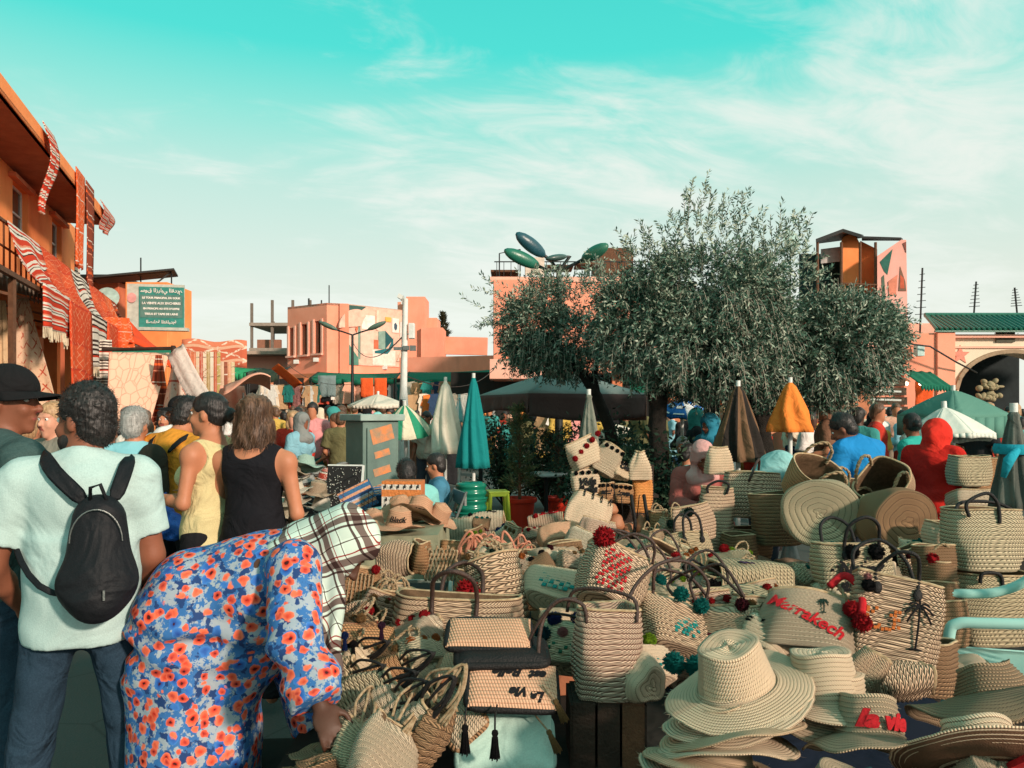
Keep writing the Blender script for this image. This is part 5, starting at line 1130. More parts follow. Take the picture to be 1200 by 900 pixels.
def fuzz(o, spec, mt, parent, c, f):
    n, l_, wn, wd = spec; me = o.data; k = len(me.vertices); co = np.empty(k*3, np.float32); me.vertices.foreach_get('co', co); co = co.reshape(-1, 3); no = np.empty(k*3, np.float32); me.vertices.foreach_get('normal', no); no = no.reshape(-1, 3)
    idx = RS.randint(0, k, n); V = []; F = []
    for i in idx:
        p, q = co[i].astype(float), no[i].astype(float); d = nrm(q*wn+np.array((0, 0, -1.))*wd-np.array(f)*.2*wd+RS.randn(3)*.28); L_ = l_*RS.uniform(.5, 1.2); s_ = nrm(np.cross(d, q)+1e-6)*.0007; m_ = p+d*L_*.5+q*.0015; e = p+d*L_-q*.001*(wd > .6); b = len(V); V += [p-s_, p+s_, m_+s_*.8, m_-s_*.8, e]; F += [(b, b+1, b+2, b+3), (b+3, b+2, b+4)]
    me2 = mesh_np('hair_strand', V, F, [mt], None, None, False); o2 = bpy.data.objects.new('hair_strand', me2); C.objects.link(o2); o2.parent = parent; o2['kind'] = 'stuff'
def trousers(B, parent, mt, inf=.012, res=.0135, g=1.0, fold=.003, hem=.0):
    S = SDF(res, .03); j, s = B.J, B.s
    S.ell(j['pel'], (.158*g*s+inf, .118*g*s+inf, .12*s+inf), F=B.F, k=.05)
    for q in 'LR':
        S.cap(j['h'+q], j['k'+q], .088*s*g+inf, .066*s+inf, k=.03*s); S.cap(j['k'+q], j['a'+q], .064*s+inf, .052*s+inf, k=.02*s, flat=True); S.cap(j['k'+q], j['k'+q]+(j['a'+q]-j['k'+q])*.5, .064*s+inf, .058*s+inf, k=.02)
    S.disp = folds(fold, 20); return S.obj('trousers', mt, parent)
def shoes(B, parent, mt, res=.0135):
    for q in 'LR':
        S = SDF(res, .02); a = B.J['a'+q].copy(); d = nrm(np.array(B.F[1])*np.array((1, 1, 0))+1e-6); a[2] = .045
        S.cap(a-d*.04, a+d*.14, .042, .036, sq=None); S.cap(a, a+np.array((0, 0, .07)), .042, .036); S.plane((a[0], a[1], .004), (0, 0, -1)); S.obj('shoe', mt, parent)
jeans = cloth('blue_denim', (.012, .028, .05), (.03, .06, .09), 6, .8)
shoe_m = plain('shoe_leather', (.05, .035, .03))

# ---------- man in the pale T-shirt with the black backpack
X_ = lambda px, Y: (px-600)/900*Y
t_ = thing('person', 'man in a pale mint T-shirt and jeans wearing the black backpack at the left', 'person', (X_(97, 2.55), 2.55, 0), (0, 0, R(19))); t_.scale = (.93, .96, 1)
B = make_body(1.70, dict(sL=(-.188, -.01, 1.395), sR=(.178, -.01, 1.40), eL=(-.285, .0, 1.12), eR=(.225, .02, 1.12), wL=(-.25, .18, .95), wR=(.195, .16, .93), kL=(-.17, .03, .5), kR=(.15, .03, .5), aL=(-.22, -.02, .09), aR=(.18, 0, .09), hL=(-.10, 0, .92), hR=(.10, 0, .92), head=(.0, .03, 1.585)), look=(-.95, .55, -.05))
skb = SK['brown']
S = SDF(.0105, .02); head_prims(S, B, 0, 1); torso(S, B, -.01); arms(S, B, fat=1.2); legs(S, B); S.obj('body', [skb, lipm], t_); eyes(B, t_); hair(B, 'short', HR['black'], t_, .007)
S = SDF(.009, .03); torso(S, B, .012, g=1.06, belly=.02, down=.07); sleeves(S, B, .72, .010, flare=.014, fat=1.15)
S.cap(B.J['pel']+np.array((0, 0, .24)), B.J['pel']-np.array((0, 0, .08)), .168, .172, sq=(1, 1.25, 1), flat=True, k=.06)
S.ell(B.J['neck']+np.array((0, .03, .075)), (.085, .085, .05), sub=True, k=.01); S.disp = lambda X, Y, Z: .0045*np.sin(Z*24+np.sin(X*9)*2.2+X*8)*np.clip((1.25-Z)*4+.25, .15, 1.2)+.002*np.sin(X*30+Z*33)
mint_t = cloth('mint_tshirt', (.40, .55, .53), (.46, .62, .59), 4, .5); S.obj('t_shirt', mint_t, t_)
trousers(B, t_, jeans, .006, .011, .98, .004); shoes(B, t_, shoe_m)
# beard as part
S = SDF(.007, .01); r, f, u = B.HF; c = B.J['head']; S.ell(c-u*.065+f*.03, (.061, .068, .055), F=B.HF); S.ell(c-u*.02+f*.075, (.05, .05, .04), F=B.HF, sub=True, k=.008); S.obj('beard', HR['black'], t_)
bp = thing('backpack', 'black backpack on the back of the man in the mint T-shirt', 'backpack', (X_(97, 2.55), 2.55, 0), (0, 0, R(19))); bp.scale = (.93, .96, 1)
blk = cloth('black_nylon', (.006, .007, .009), (.014, .016, .019), 5, .6, .6)
S = SDF(.008, .03); S.cap((.085, -.19, 1.26), (.085, -.215, 1.08), .082, .112, sq=(1, 1.4, 1), k=.04); S.ell((.085, -.215, 1.07), (.118, .085, .10), k=.04); S.cap((.085, -.255, 1.03), (.085, -.25, 1.08), .078, .065, k=.03, sq=(1, 1.3, 1)); S.disp = folds(.003, 20, 11); S.obj('bag_body', blk, bp)
def strapline(pts, w_=.055, th=.012, nm='strap', par=bp, mt=blk):
    m = MB(); pts = [Vector(p) for p in pts]; vs = []; n = len(pts)
    for i, p in enumerate(pts):
        t = (pts[min(i+1, n-1)]-pts[max(i-1, 0)]).normalized(); out = Vector((0, -1, .25)) if p.y < .05 else Vector((0, 1, .3)); sx = t.cross(out).normalized(); o_ = sx.cross(t).normalized()
        vs += [p-sx*w_/2, p+sx*w_/2, p+sx*w_/2+o_*th, p-sx*w_/2+o_*th]
    m.add(vs, [(i*4+a, i*4+(a+1) % 4, i*4+4+(a+1) % 4, i*4+4+a) for i in range(n-1) for a in range(4)]+[(3, 2, 1, 0), (n*4-4, n*4-3, n*4-2, n*4-1)]); return m.build(nm, mt, par, smooth=45, subd=1)
strapline([(.045, -.175, 1.31), (-.005, -.165, 1.36), (-.06, -.14, 1.405), (-.10, -.08, 1.455), (-.125, .0, 1.465), (-.135, .10, 1.40)])
strapline([(.125, -.175, 1.31), (.145, -.15, 1.37), (.155, -.12, 1.41), (.16, -.06, 1.45), (.16, .0, 1.46), (.155, .10, 1.40)])
strapline([(-.01, -.20, 1.03), (-.10, -.17, 1.05), (-.17, -.10, 1.13), (-.21, .0, 1.18)], .022, .006)
MB().tube([(.06, -.21, 1.31), (.065, -.23, 1.365), (.095, -.235, 1.375), (.115, -.21, 1.31)], .006, 8).build('grab_loop', blk, bp, smooth=True)
MB().box((.12, -.322, 1.05), (.006, .006, .03)).build('zip_pull', grey_metal, bp); m = MB(); m.tube([(.085+.078*math.cos(a), -.248-.01*math.sin(a), 1.20+.10*math.sin(a)) for a in np.linspace(0, PI, 16)], .0022, 5); m.build('zip', grey_metal, bp)

# ---------- man in dark cap at the far left
t_ = thing('person', 'man in a dark teal T-shirt and black cap cut off by the left edge', 'person', (X_(2, 2.9), 2.9, 0), (0, 0, R(-32)))
B = make_body(1.76, dict(head=(.0, .03, 1.60)), look=(.95, .62, 0))
S = SDF(.0112, .02); head_prims(S, B, 0, 1); torso(S, B, -.01); arms(S, B); legs(S, B); S.obj('body', [SK['brown'], lipm], t_); eyes(B, t_)
S = SDF(.010, .03); torso(S, B, .014, g=1.1, down=.04); sleeves(S, B, .75, .016, flare=.03); S.disp = folds(.004); S.obj('t_shirt', cloth('teal_grey_tshirt', (.035, .07, .07), (.06, .11, .105)), t_); trousers(B, t_, jeans, .014, .013)
cap_b = cloth('black_cap_cloth', (.010, .010, .011), None, 8)
hair(B, 'short', HR['black'], t_, .009)
def capmesh(B, parent, mt, brim=True, low=.0, brimm=None):
    r, f, u = [Vector(x) for x in B.HF]; c = Vector(B.J['head']); s = B.s
    S = SDF(.008, .01); S.ell(c+u*.045*s-f*.01*s, (.092*s, .110*s, .098*s), F=B.HF); S.plane(c+u*(.02-low)*s, -u+f*.12); S.disp = lambda X, Y, Z: 0*X+0*Y+0*Z; S.obj('cap_crown', mt, parent)
    if brim:
        m = MB()
        def fn(a, v_):
            ang = (a-.5)*PI*.95; rad = 1+.72*v_*math.cos(ang)**.8 if abs(ang) < PI/2 else 1
            p = c+u*(.035)*s+r*math.sin(ang)*.088*s*(1+.1*v_)+f*(math.cos(ang)*.105*s*(1+.85*v_)); p -= u*(.012*v_+.25*v_*math.sin(ang)**2*.09)*s; return p
        g_ = grid(fn, 18, 5); m.add(g_[0], g_[1]); m.build('cap_brim', brimm or mt, parent, smooth=True, solid=.005)
hat_ = thing('cap', 'black flat peaked cap on the head of the man at the left edge', 'cap', t_.location, t_.rotation_euler); capmesh(B, hat_, cap_b)
S = SDF(.01, .02)

# ---------- bending woman in the flowered dress
def floral(t):
    o = oc(t); base = (.52, .58, .56)
    nz = t.n('ShaderNodeTexNoise', {'Vector': o, 'Scale': 40, 'Detail': 2}); ov = t.mix(.018, o, nz.outputs['Color'], 'ADD')
    b1 = t.n('ShaderNodeTexNoise', {'Vector': o, 'Scale': 16.0, 'Detail': 5, 'Roughness': .75}); c = t.mix(t.n('ShaderNodeMapRange', {0: b1.outputs[0], 1: .47, 2: .50}).outputs[0], base, (.05, .20, .48))
    b2 = t.n('ShaderNodeTexNoise', {'Vector': o, 'Scale': 30.0, 'Detail': 4}); c = t.mix(t.n('ShaderNodeMapRange', {0: b2.outputs[0], 1: .56, 2: .59}).outputs[0], c, (.015, .035, .12)); c = t.mix(t.n('ShaderNodeMapRange', {0: b2.outputs[0], 1: .40, 2: .37}).outputs[0], c, (.56, .62, .58))
    def flowers(c, scale, off, colA, colB, r1, keep):
        mp_ = t.n('ShaderNodeMapping', {0: ov, 1: off}).outputs[0]
        vo = t.n('ShaderNodeTexVoronoi', {'Vector': mp_, 'Scale': scale, 'Randomness': .75}); d = vo.outputs['Distance']
        n_ = t.n('ShaderNodeTexNoise', {'Vector': mp_, 'Scale': scale*2.4, 'Detail': 1}).outputs[0]; d = t.math('SUBTRACT', d, t.math('MULTIPLY', t.math('SUBTRACT', n_, .5), .22))
        sp = t.n('ShaderNodeSeparateColor', {0: vo.outputs['Color']}); on = t.math('LESS_THAN', sp.outputs[0], keep)
        pet = t.math('MULTIPLY', t.n('ShaderNodeMapRange', {0: d, 1: r1, 2: r1-.05}).outputs[0], on); mid = t.math('MULTIPLY', t.n('ShaderNodeMapRange', {0: d, 1: r1*.32, 2: r1*.22}).outputs[0], on)
        col = t.mix(t.n('ShaderNodeMapRange', {0: d, 1: r1*.3, 2: r1*.95}).outputs[0], colA, colB)
        c = t.mix(pet, c, col); return t.mix(mid, c, (.05, .008, .008))
    c = t.mix(.42, c, (.02, .07, .22)); c = flowers(c, 17.0, (3, 1, 2), (.02, .07, .30), (.05, .20, .55), .38, .75)
    c = flowers(c, 19.0, (0, 0, 0), (.55, .03, .015), (.85, .20, .10), .38, .95)
    c = flowers(c, 23.0, (7, 2, 5), (.35, .02, .02), (.80, .14, .07), .36, .8)
    f = t.n('ShaderNodeTexNoise', {'Vector': o, 'Scale': 6, 'Detail': 4}); shade(t, c, .75, 0, f.outputs[0], .5, .03, .2)
flo = mat('flowered_cotton', floral)
Yw = 2.62
def W(px, py, dy=0): p = P(px, py, Yw); return np.array((p.x, p.y+dy, p.z))
o0 = np.array((X_(215, Yw), Yw, 0.))
def Wl(px, py, dy=0): return np3(P(px, py, Yw+dy))-o0
t_ = thing('person', 'woman in a blue and red flowered dress bending over the straw bags', 'person', tuple(o0))
B = make_body(1.66, None); s = B.s
B.J.update(pel=Wl(212, 722), waist=Wl(255, 702), chest=Wl(300, 682), neck=Wl(352, 645), head=Wl(398, 642, -.03), sL=Wl(330, 655, .17), sR=Wl(345, 665, -.17), eR=Wl(347, 752, -.34), wR=Wl(375, 826, -.46), eL=Wl(335, 770, .2), wL=Wl(370, 850, .16))
for q, dy in (('L', .1), ('R', -.1)): B.J['h'+q] = Wl(205, 735, dy); B.J['k'+q] = np.array((B.J['pel'][0]+.10, dy, .48)); B.J['a'+q] = np.array((B.J['pel'][0]+.02, dy, .09))
u = nrm(B.J['neck']-B.J['pel']); r = np.array((0, -1., 0)); f = nrm(np.cross(u, r)); r = nrm(np.cross(f, u)); B.F = (r, f, u)
lf = nrm((.72, -.1, -.80)); lr = nrm(np.cross(lf, (0.5, 0, .8))); B.HF = (lr, lf, np.cross(lr, lf)); SK_d = SK['dark']
S = SDF(.0085, .02); head_prims(S, B, 0, 1); torso(S, B, 0, g=1.05); arms(S, B, curl=.7, palms={'R': (-.3, 0.9, -.3), 'L': (0, -1, 0)}, fat=1.2); legs(S, B); S.obj('body', [SK_d, lipm], t_); eyes(B, t_)
S = SDF(.009, .05); j = B.J
S.ell(j['pel']+np.array((.02, 0, -.02)), (.155, .215, .23), k=.10); S.cap(j['waist']+np.array((0, 0, .0)), j['chest']+np.array((.02, 0, .01)), .182, .165, k=.08); S.ell(j['chest']+np.array((.05, 0, -.05)), (.16, .19, .15), k=.06)
S.cap(j['waist']+np.array((.02, 0, -.10)), j['waist']+np.array((.08, 0, -.16)), .16, k=.07); S.ell(j['chest']-np.array((0, 0, .11)), (.13, .16, .11), k=.05)
S.cap(j['sL'], j['sR'], .075, k=.06); sleeves(S, B, 1, .022, flare=.012, wrist=True, fat=1.25)
S.cap(j['pel']+np.array((.02, 0, -.10)), np.array((j['pel'][0]+.06, 0, .5)), .17, .21, k=.10); S.cap(j['pel']+np.array((.03, 0, -.2)), np.array((j['pel'][0]+.06, 0, .14)), .18, .25, k=.08, flat=True); S.cap(j['chest'], j['neck'], .12, .085, k=.04)
S.disp = lambda X, Y, Z: .016*np.exp(-((Z-.84-.12*(X+.05)+.012*np.sin(X*30+Y*20))/.03)**2)*(X < .19)+.008*np.sin(Z*60+X*14+np.sin(Y*14)*2)*np.exp(-((Z-.86)/.10)**2)+np.where(Z < .82, .013*np.sin(X*26+np.sin(Z*6)*1.3+Y*12)*np.clip((.86-Z)*4, 0, 1), .0)+.006*np.sin(X*17-Z*30+Y*9+np.sin(X*9)*2)*np.clip((1.08-Z)*7, 0, 1)*np.clip((Z-.6)*6, 0, 1)+.0025*np.sin(X*34+Y*22)
S.obj('dress', flo, t_)
# dark sash in the shade of the fold is left to light; plaid scarf
def plaid(t):
    o = oc(t); s_ = t.n('ShaderNodeSeparateXYZ', {0: o}); nz = t.n('ShaderNodeTexNoise', {'Vector': o, 'Scale': 5, 'Detail': 2}).outputs[0]
    a = t.math('ADD', t.math('ADD', t.math('MULTIPLY', s_.outputs[0], 7.5), t.math('MULTIPLY', s_.outputs[2], 3.8)), t.math('MULTIPLY', nz, .5)); b_ = t.math('ADD', t.math('SUBTRACT', t.math('MULTIPLY', s_.outputs[2], 7.0), t.math('MULTIPLY', s_.outputs[0], 3.5)), t.math('ADD', t.math('MULTIPLY', s_.outputs[1], 4), t.math('MULTIPLY', nz, .5)))
    c = (.62, .70, .64)
    stops = [(0, (.55, .62, .57)), (.30, (.09, .06, .055)), (.36, (.55, .62, .57)), (.44, (.16, .11, .10)), (.62, (.62, .66, .6)), (.68, (.30, .04, .035)), (.71, (.62, .7, .64)), (.93, (.09, .06, .055)), (.955, (.62, .7, .64))]
    c1 = t.ramp(t.math('FRACT', a), stops, 'CONSTANT'); c2 = t.ramp(t.math('FRACT', b_), stops, 'CONSTANT'); c = t.mix(1.0, c1, c2, 'MULTIPLY'); c = t.mix(1.0, c, (1.5, 1.45, 1.5), 'MULTIPLY')
    shade(t, c, .85, 0, nz, .4, .03, .2)
pla = mat('plaid_scarf_cloth', plaid)
sc = SDF(.0075, .03); h = j['head']; r, f, u = B.HF
sc.ell(h+u*.03-f*.012, (.100, .122, .118), F=B.HF); sc.ell(h-u*.06-f*.035, (.088, .09, .10), F=B.HF, k=.04); sc.ell(h+f*.150-u*.035, (.070, .10, .095), F=B.HF, sub=True, k=.015)
sc.cap(h+np.array((-.06, -.02, -.07)), h+np.array((-.13, -.05, -.18)), .085, .075, k=.05); sc.cap(j['neck']+np.array((.0, -.02, .02)), j['neck']+np.array((-.03, -.08, .0)), .085, .06, k=.04)
sc.disp = lambda X, Y, Z: .005*np.sin(X*50+Z*12+np.sin(Z*18)*1.2)+.003*np.sin(Y*60+X*30)
sc.obj('headscarf', pla, t_)
def fn(u, v_):
    a_ = Vector(Wl(338+68*u, 664, -.10)); c_ = Vector(Wl(356+44*u, 796, -.17)); p = a_.lerp(c_, v_); p.y += -.02*math.sin(PI*u)-.016*math.sin(u*15+v_*2)*(.4+v_)-.03*math.sin(PI*v_); p.x += .006*math.sin(v_*9+u*5); return p
g_ = grid(fn, 26, 16); MB().add(g_[0], g_[1]).build('scarf_end', pla, t_, smooth=True, solid=.006)
m = MB()
for i in range(26):
    p = Vector(Wl(357+i*1.6, 794, -.17+.002*(i % 5))); m.tube([p, p-zU*.03+Vector((.004*math.sin(i), 0, 0)), p-zU*random.uniform(.05, .08)+Vector((.01*math.sin(i*2), 0, 0))], .0028, 4)
m.build('scarf_fringe', cloth('fringe_pale', (.6, .64, .58)), t_)

# ---------- two women seen from behind, man in orange shirt
t_ = thing('person', 'woman with a low black bun and yellow tank top, face turned left', 'person', (X_(247, 4.2), 4.2, 0), (0, 0, R(72)))
B = make_body(1.70, dict(sL=(-.165, -.01, 1.39), sR=(.165, -.01, 1.39), eL=(-.215, .0, 1.13), eR=(.21, .0, 1.13), wL=(-.14, .22, 1.15), wR=(.1, .22, 1.12)), look=(-.25, .95, .02))
S = SDF(.0112, .02); head_prims(S, B, 0, 1); torso(S, B, 0, g=.93, bust=.9); arms(S, B, fat=.92); legs(S, B); S.obj('body', [SK['tan'], lipm], t_); eyes(B, t_); hair(B, 'bun', HR['black'], t_)
S = SDF(.009, .03); torso(S, B, .008, g=.96, bust=.95, down=.05); S.cap(B.J['pel']+np.array((0, 0, .1)), B.J['pel']-np.array((0, 0, .06)), .14, .175, sq=(1, 1.25, 1), k=.05, flat=True)
for q in 'LR': S.ell(B.J['s'+q]+np.array((.01 if q == 'R' else -.01, 0, -.015)), (.055, .13, .10), sub=True, k=.01)
S.ell(B.J['neck']+np.array((0, .0, .045)), (.075, .10, .055), sub=True, k=.01); S.disp = folds(.006, 24); S.obj('tank_top', cloth('yellow_top', (.62, .52, .25), (.7, .6, .33)), t_)
trousers(B, t_, cloth('black_trousers', (.012, .012, .014)), .01, .013, .98)
strap = strapline([(.10, .09, 1.30), (.11, .06, 1.42), (.09, -.04, 1.455), (.02, -.10, 1.38), (-.08, -.13, 1.22)], .012, .004, 'bag_strap', t_, blk)
t_ = thing('person', 'woman with long brown hair and a black sleeveless top, seen from behind', 'person', (X_(298, 4.1), 4.1, 0), (0, 0, R(-6)))
B = make_body(1.68, dict(sL=(-.185, -.01, 1.37), sR=(.185, -.01, 1.37), eL=(-.225, .05, 1.10), eR=(.24, .0, 1.08), wL=(-.10, .24, 1.06), wR=(.14, .2, .98)), look=(-.1, 1, -.03))
S = SDF(.0112, .02); head_prims(S, B, 0, 1); torso(S, B, 0, g=.97); arms(S, B); legs(S, B); S.obj('body', [SK['tan'], lipm], t_); eyes(B, t_); hair(B, 'long', HR['brown'], t_)
S = SDF(.009, .03); torso(S, B, .009, g=1.0, bust=.9, down=.06)
for q in 'LR': S.ell(B.J['s'+q]+np.array((.012 if q == 'R' else -.012, 0, -.02)), (.055, .13, .11), sub=True, k=.01)
S.ell(B.J['neck']+np.array((0, -.06, -.0)), (.085, .10, .085), sub=True, k=.01); S.disp = folds(.003, 22); S.obj('top', cloth('black_top', (.010, .010, .013)), t_); trousers(B, t_, cloth('black_trousers', (.012, .012, .014)), .012, .013)
t_ = thing('person', 'man in an orange T-shirt with a dark rucksack walking away between the stalls', 'person', (X_(208, 4.95), 4.95, 0), (0, 0, R(-18)))
B = make_body(1.70, dict(wL=(-.24, .10, .86), head=(.02, .08, 1.585)), look=(.3, .9, -.3))
S = SDF(.011, .02); head_prims(S, B, 0, 1); torso(S, B, 0); arms(S, B); legs(S, B); S.obj('body', [SK['tan'], lipm], t_); eyes(B, t_); hair(B, 'short', HR['black'], t_, .01)
S = SDF(.010, .03); torso(S, B, .012, g=1.08, down=.05); sleeves(S, B, .85, .016, flare=.03); S.disp = folds(.004); S.obj('t_shirt', cloth('mustard_tshirt', (.62, .24, .025), (.7, .3, .04)), t_); trousers(B, t_, cloth('black_trousers', (.012, .012, .014)), .012, .013)
bp2 = thing('rucksack', 'dark slim rucksack on the man in the orange T-shirt', 'rucksack', t_.location, t_.rotation_euler)
S = SDF(.011, .03); S.cap((-.02, -.19, 1.30), (-.02, -.20, 1.05), .10, .12, sq=(1, 1.5, 1)); S.disp = folds(.003, 20); S.obj('bag_body', cloth('olive_nylon', (.03, .03, .022)), bp2)
for sx in (-1, 1): strapline([(sx*.07-.02, -.15, 1.33), (sx*.12, -.10, 1.43), (sx*.13, .0, 1.46), (sx*.135, .10, 1.38), (sx*.15, .13, 1.25)], .045, .01, 'strap', bp2)
# blue plastic bag
bb = thing('plastic_bag', 'crumpled bright blue plastic bag hanging from the hand of the man in orange', 'bag', P(197, 614, 4.72))
S = SDF(.007, .02); S.ell((0, 0, -.01), (.115, .07, .085)); S.cap((0.0, 0, .05), (-.02, 0, .13), .05, .02, k=.04); S.ell((.05, 0, -.03), (.08, .06, .07)); S.disp = lambda X, Y, Z: .006*np.sin(X*60+np.sin(Z*50)*2)+.006*np.sin(Z*70+X*40+Y*50)+.003*np.sin(X*130+Z*90)
S.obj('bag_body', plain('blue_plastic', (.012, .13, .55), (.01, .09, .42), 20, .35, .8, .01, spec=.5), bb); MB().tube([(-.02, 0, .12), (-.04, 0, .18), (-.01, 0, .19)], .008, 6).build('handle', plain('blue_plastic', (0, 0, 0)), bb, smooth=True)

# ---------- generic people from parts: several poses, individual dyes
dye = tinted('dyed_cloth'); dye2 = tinted('dyed_cloth_smooth', 4, .3)
def folk(label, loc, rz, pose=None, H=1.7, look=(0, 1, 0), skin='tan', top_c=(.5, .5, .5), bot_c=(.05, .06, .08), hair_k='short', hair_c='black', res=.014, robe=False, scarf=None, sleeve=.8, longs=False, seated=False, g=1.05, group=None, hood=None, capc=None, legs_on=True):
    t2 = thing('person', label, 'person', loc, (0, 0, rz), group)
    J = dict(pose or {})
    if seated:
        dz = -.47; J = {**{k: (v_[0], v_[1], v_[2]+dz) for k, v_ in J0.items() if k not in ('kL', 'kR', 'aL', 'aR')}, 'kL': (-.14, .40, .50), 'kR': (.14, .40, .50), 'aL': (-.15, .38, .09), 'aR': (.15, .38, .09), **{'wL': (-.08, .30, .62), 'wR': (.08, .30, .62), 'eL': (-.24, .06, .68), 'eR': (.24, .06, .68)}, **J}
    B = make_body(H, J, look); det = res < .02
    S = SDF(res, .02); head_prims(S, B, 0, 1, detail=det); torso(S, B, -.005); arms(S, B, hands=det)
    if not det:
        for q in 'LR': S.ell(B.J['w'+q]+nrm(B.J['w'+q]-B.J['e'+q])*.06, (.03, .03, .05))
    if not robe: legs(S, B)
    S.obj('body', [SK[skin], lipm], t2)
    if det: eyes(B, t2)
    if not scarf and not hood: hair(B, hair_k, HR[hair_c], t2, max(.009, res*.9))
    S = SDF(res*.92, .03); torso(S, B, .014, g=g, down=0 if robe else .05, bust=.9 if robe else 0); sleeves(S, B, sleeve, .016, flare=.03, wrist=longs)
    if robe:
        if seated: 
            for q in 'LR': S.cap(B.J['h'+q], B.J['k'+q], .12, .10, k=.06); S.cap(B.J['k'+q], B.J['a'+q], .10, .11, k=.05)
        else: S.cap(B.J['pel']+np.array((0, 0, .1)), (0, 0, .10), .16, .24, k=.08, flat=True)
        S.disp = lambda X, Y, Z: .014*np.sin(X*26+Y*18+np.sin(Z*6)*1.5)*np.clip(1.25-Z, .12, 1)+.005*np.sin(Z*30+X*20+Y*13)
    else: S.disp = folds(.004, 22)
    o = S.obj('robe' if robe else 'shirt', dye, t2); o.color = c4(top_c)
    if not robe: o = trousers(B, t2, dye2, .012, max(.013, res)); o.color = c4(bot_c)
    if scarf or hood:
        S = SDF(max(.008, res*.8), .03); r, f, u = B.HF; h = B.J['head']; k_ = 1.0 if scarf else 1.12
        S.ell(h+u*.03-f*.015, (.098*k_, .118*k_, .115*k_), F=B.HF); S.ell(h-u*.07-f*.03, (.085*k_, .088*k_, .09), F=B.HF, k=.04); S.cap(B.J['neck']-np.array((0, 0, .02)), h-u*.06, .085, .08, k=.04); S.ell(B.J['chest']+np.array((0, .03, .10)), (.15, .12, .10), k=.05)
        if hood: S.cap(h-f*.08+u*.05, h-f*.14-u*.04, .07, .05, k=.05)
        S.ell(h+f*.15-u*.02, (.064, .11, .09), F=B.HF, sub=True, k=.012); S.disp = folds(.005, 34, 26); o = S.obj('headscarf' if scarf else 'hood', dye, t2); o.color = c4(scarf or hood)
    if capc: capmesh(B, t2, cap_b)
    return t2, B
folk('woman in a pink headscarf sitting behind the tall straw baskets, looking down at her hands', gp(822, 6.6)+Vector((0, 0, .18)), R(172), dict(head=(0, .06, 1.10), eL=(-.27, .05, .72), wL=(-.05, .27, .74)), 1.62, (-.1, 1, -.75), 'brown', (.34, .10, .085), robe=True, seated=True, scarf=(.60, .32, .30), longs=True, res=.0135)
folk('man in a bright blue T-shirt bending over the round baskets, seen from behind', gp(1020, 6.0), R(22), dict(neck=(-.05, .10, 1.42), head=(-.13, .16, 1.51), chest=(-.02, .06, 1.24), sL=(-.24, .06, 1.36), sR=(.15, .10, 1.36), eL=(-.30, .12, 1.08), eR=(.22, .16, 1.10), wL=(-.2, .3, .92), wR=(.1, .36, .98)), 1.66, (-.55, .7, -.5), 'brown', (.015, .22, .52), hair_k='short', res=.0135, sleeve=.7, g=1.12)
folk('woman with dark curly hair in a teal top behind the red hooded robe', gp(1070, 7.0), R(40), None, 1.58, (.6, .7, -.1), 'brown', (.03, .36, .30), hair_k='bun', res=.0135, longs=True)
folk('woman in a long bright red hooded robe handling a straw bag', gp(1093, 6.2), R(-40), dict(head=(.02, .08, 1.545), wL=(-.06, .36, 1.1), wR=(.12, .38, 1.12), eL=(-.25, .10, 1.12), eR=(.25, .12, 1.12)), 1.54, (.1, 1, -.4), 'dark', (.50, .018, .012), robe=True, hood=(.62, .03, .018), longs=True, res=.0135, g=1.15)
t2, B_ = folk('person in a pale aqua top bending far forward, dark head towards the baskets', gp(893, 6.9), R(-75), dict(pel=(0, -.15, .86), waist=(0, -.02, .97), chest=(0, .12, 1.10), neck=(0, .28, 1.15), head=(0, .42, 1.10), sL=(-.18, .26, 1.10), sR=(.18, .26, 1.10), eL=(-.25, .34, .86), eR=(.25, .34, .86), wL=(-.2, .42, .66), wR=(.2, .42, .66)), 1.68, (0, .5, -.85), 'dark', (.28, .55, .54), res=.0135, g=1.15, sleeve=.9)
folk('man in a turquoise checked shirt sitting beyond the woman in pink', gp(806, 8.4), R(-60), None, 1.7, (.2, 1, -.4), 'tan', (.20, .50, .47), seated=True, res=.014, longs=True)
folk('seated man in a dark blue shirt by the main olive trunk', gp(800, 9.6), R(160), None, 1.75, (0, 1, -.2), 'tan', (.03, .08, .14), seated=True, res=.016, hair_c='grey')
folk('woman with a deep blue headscarf standing beside the black striped parasol', gp(832, 8.8), R(120), None, 1.55, (0, 1, -.2), 'brown', (.03, .22, .32), robe=True, scarf=(.03, .22, .32), res=.016)
folk('fair haired woman with sunglasses facing the camera between the two men at the left', gp(64, 5.0), R(155), None, 1.66, (-.2, 1, -.05), 'fair', (.22, .21, .17), hair_k='bun', hair_c='fair', res=.0135)
folk('man in a light blue shirt just right of the man with the backpack', gp(158, 4.9), R(14), None, 1.62, (.3, 1, -.1), 'tan', (.22, .52, .58), hair_c='grey', res=.0135, sleeve=.9, g=1.15)
folk('person in a black cap and white shirt beside the row of tall rugs', gp(212, 6.8), R(60), None, 1.72, (-.7, .7, 0), 'brown', (.72, .70, .66), capc=True, res=.0135)
folk('woman in a white shirt walking towards the camera under the peach quilt', gp(165, 7.2), R(170), None, 1.62, (0, 1, -.1), 'tan', (.75, .68, .6), hair_k='long', hair_c='brown', res=.014)
folk('woman raising a phone in an orange top near the rug stalls', gp(194, 8.2), R(185), dict(eR=(.25, .15, 1.25), wR=(.1, .26, 1.48)), 1.62, (0, 1, 0), 'tan', (.7, .28, .06), hair_k='long', hair_c='black', res=.014)
folk('person in a pink shirt behind the cap wearing man at the left edge', gp(34, 5.6), R(5), None, 1.58, (0, 1, 0), 'tan', (.80, .38, .36), hair_k='short', res=.016, hair_c='fair')
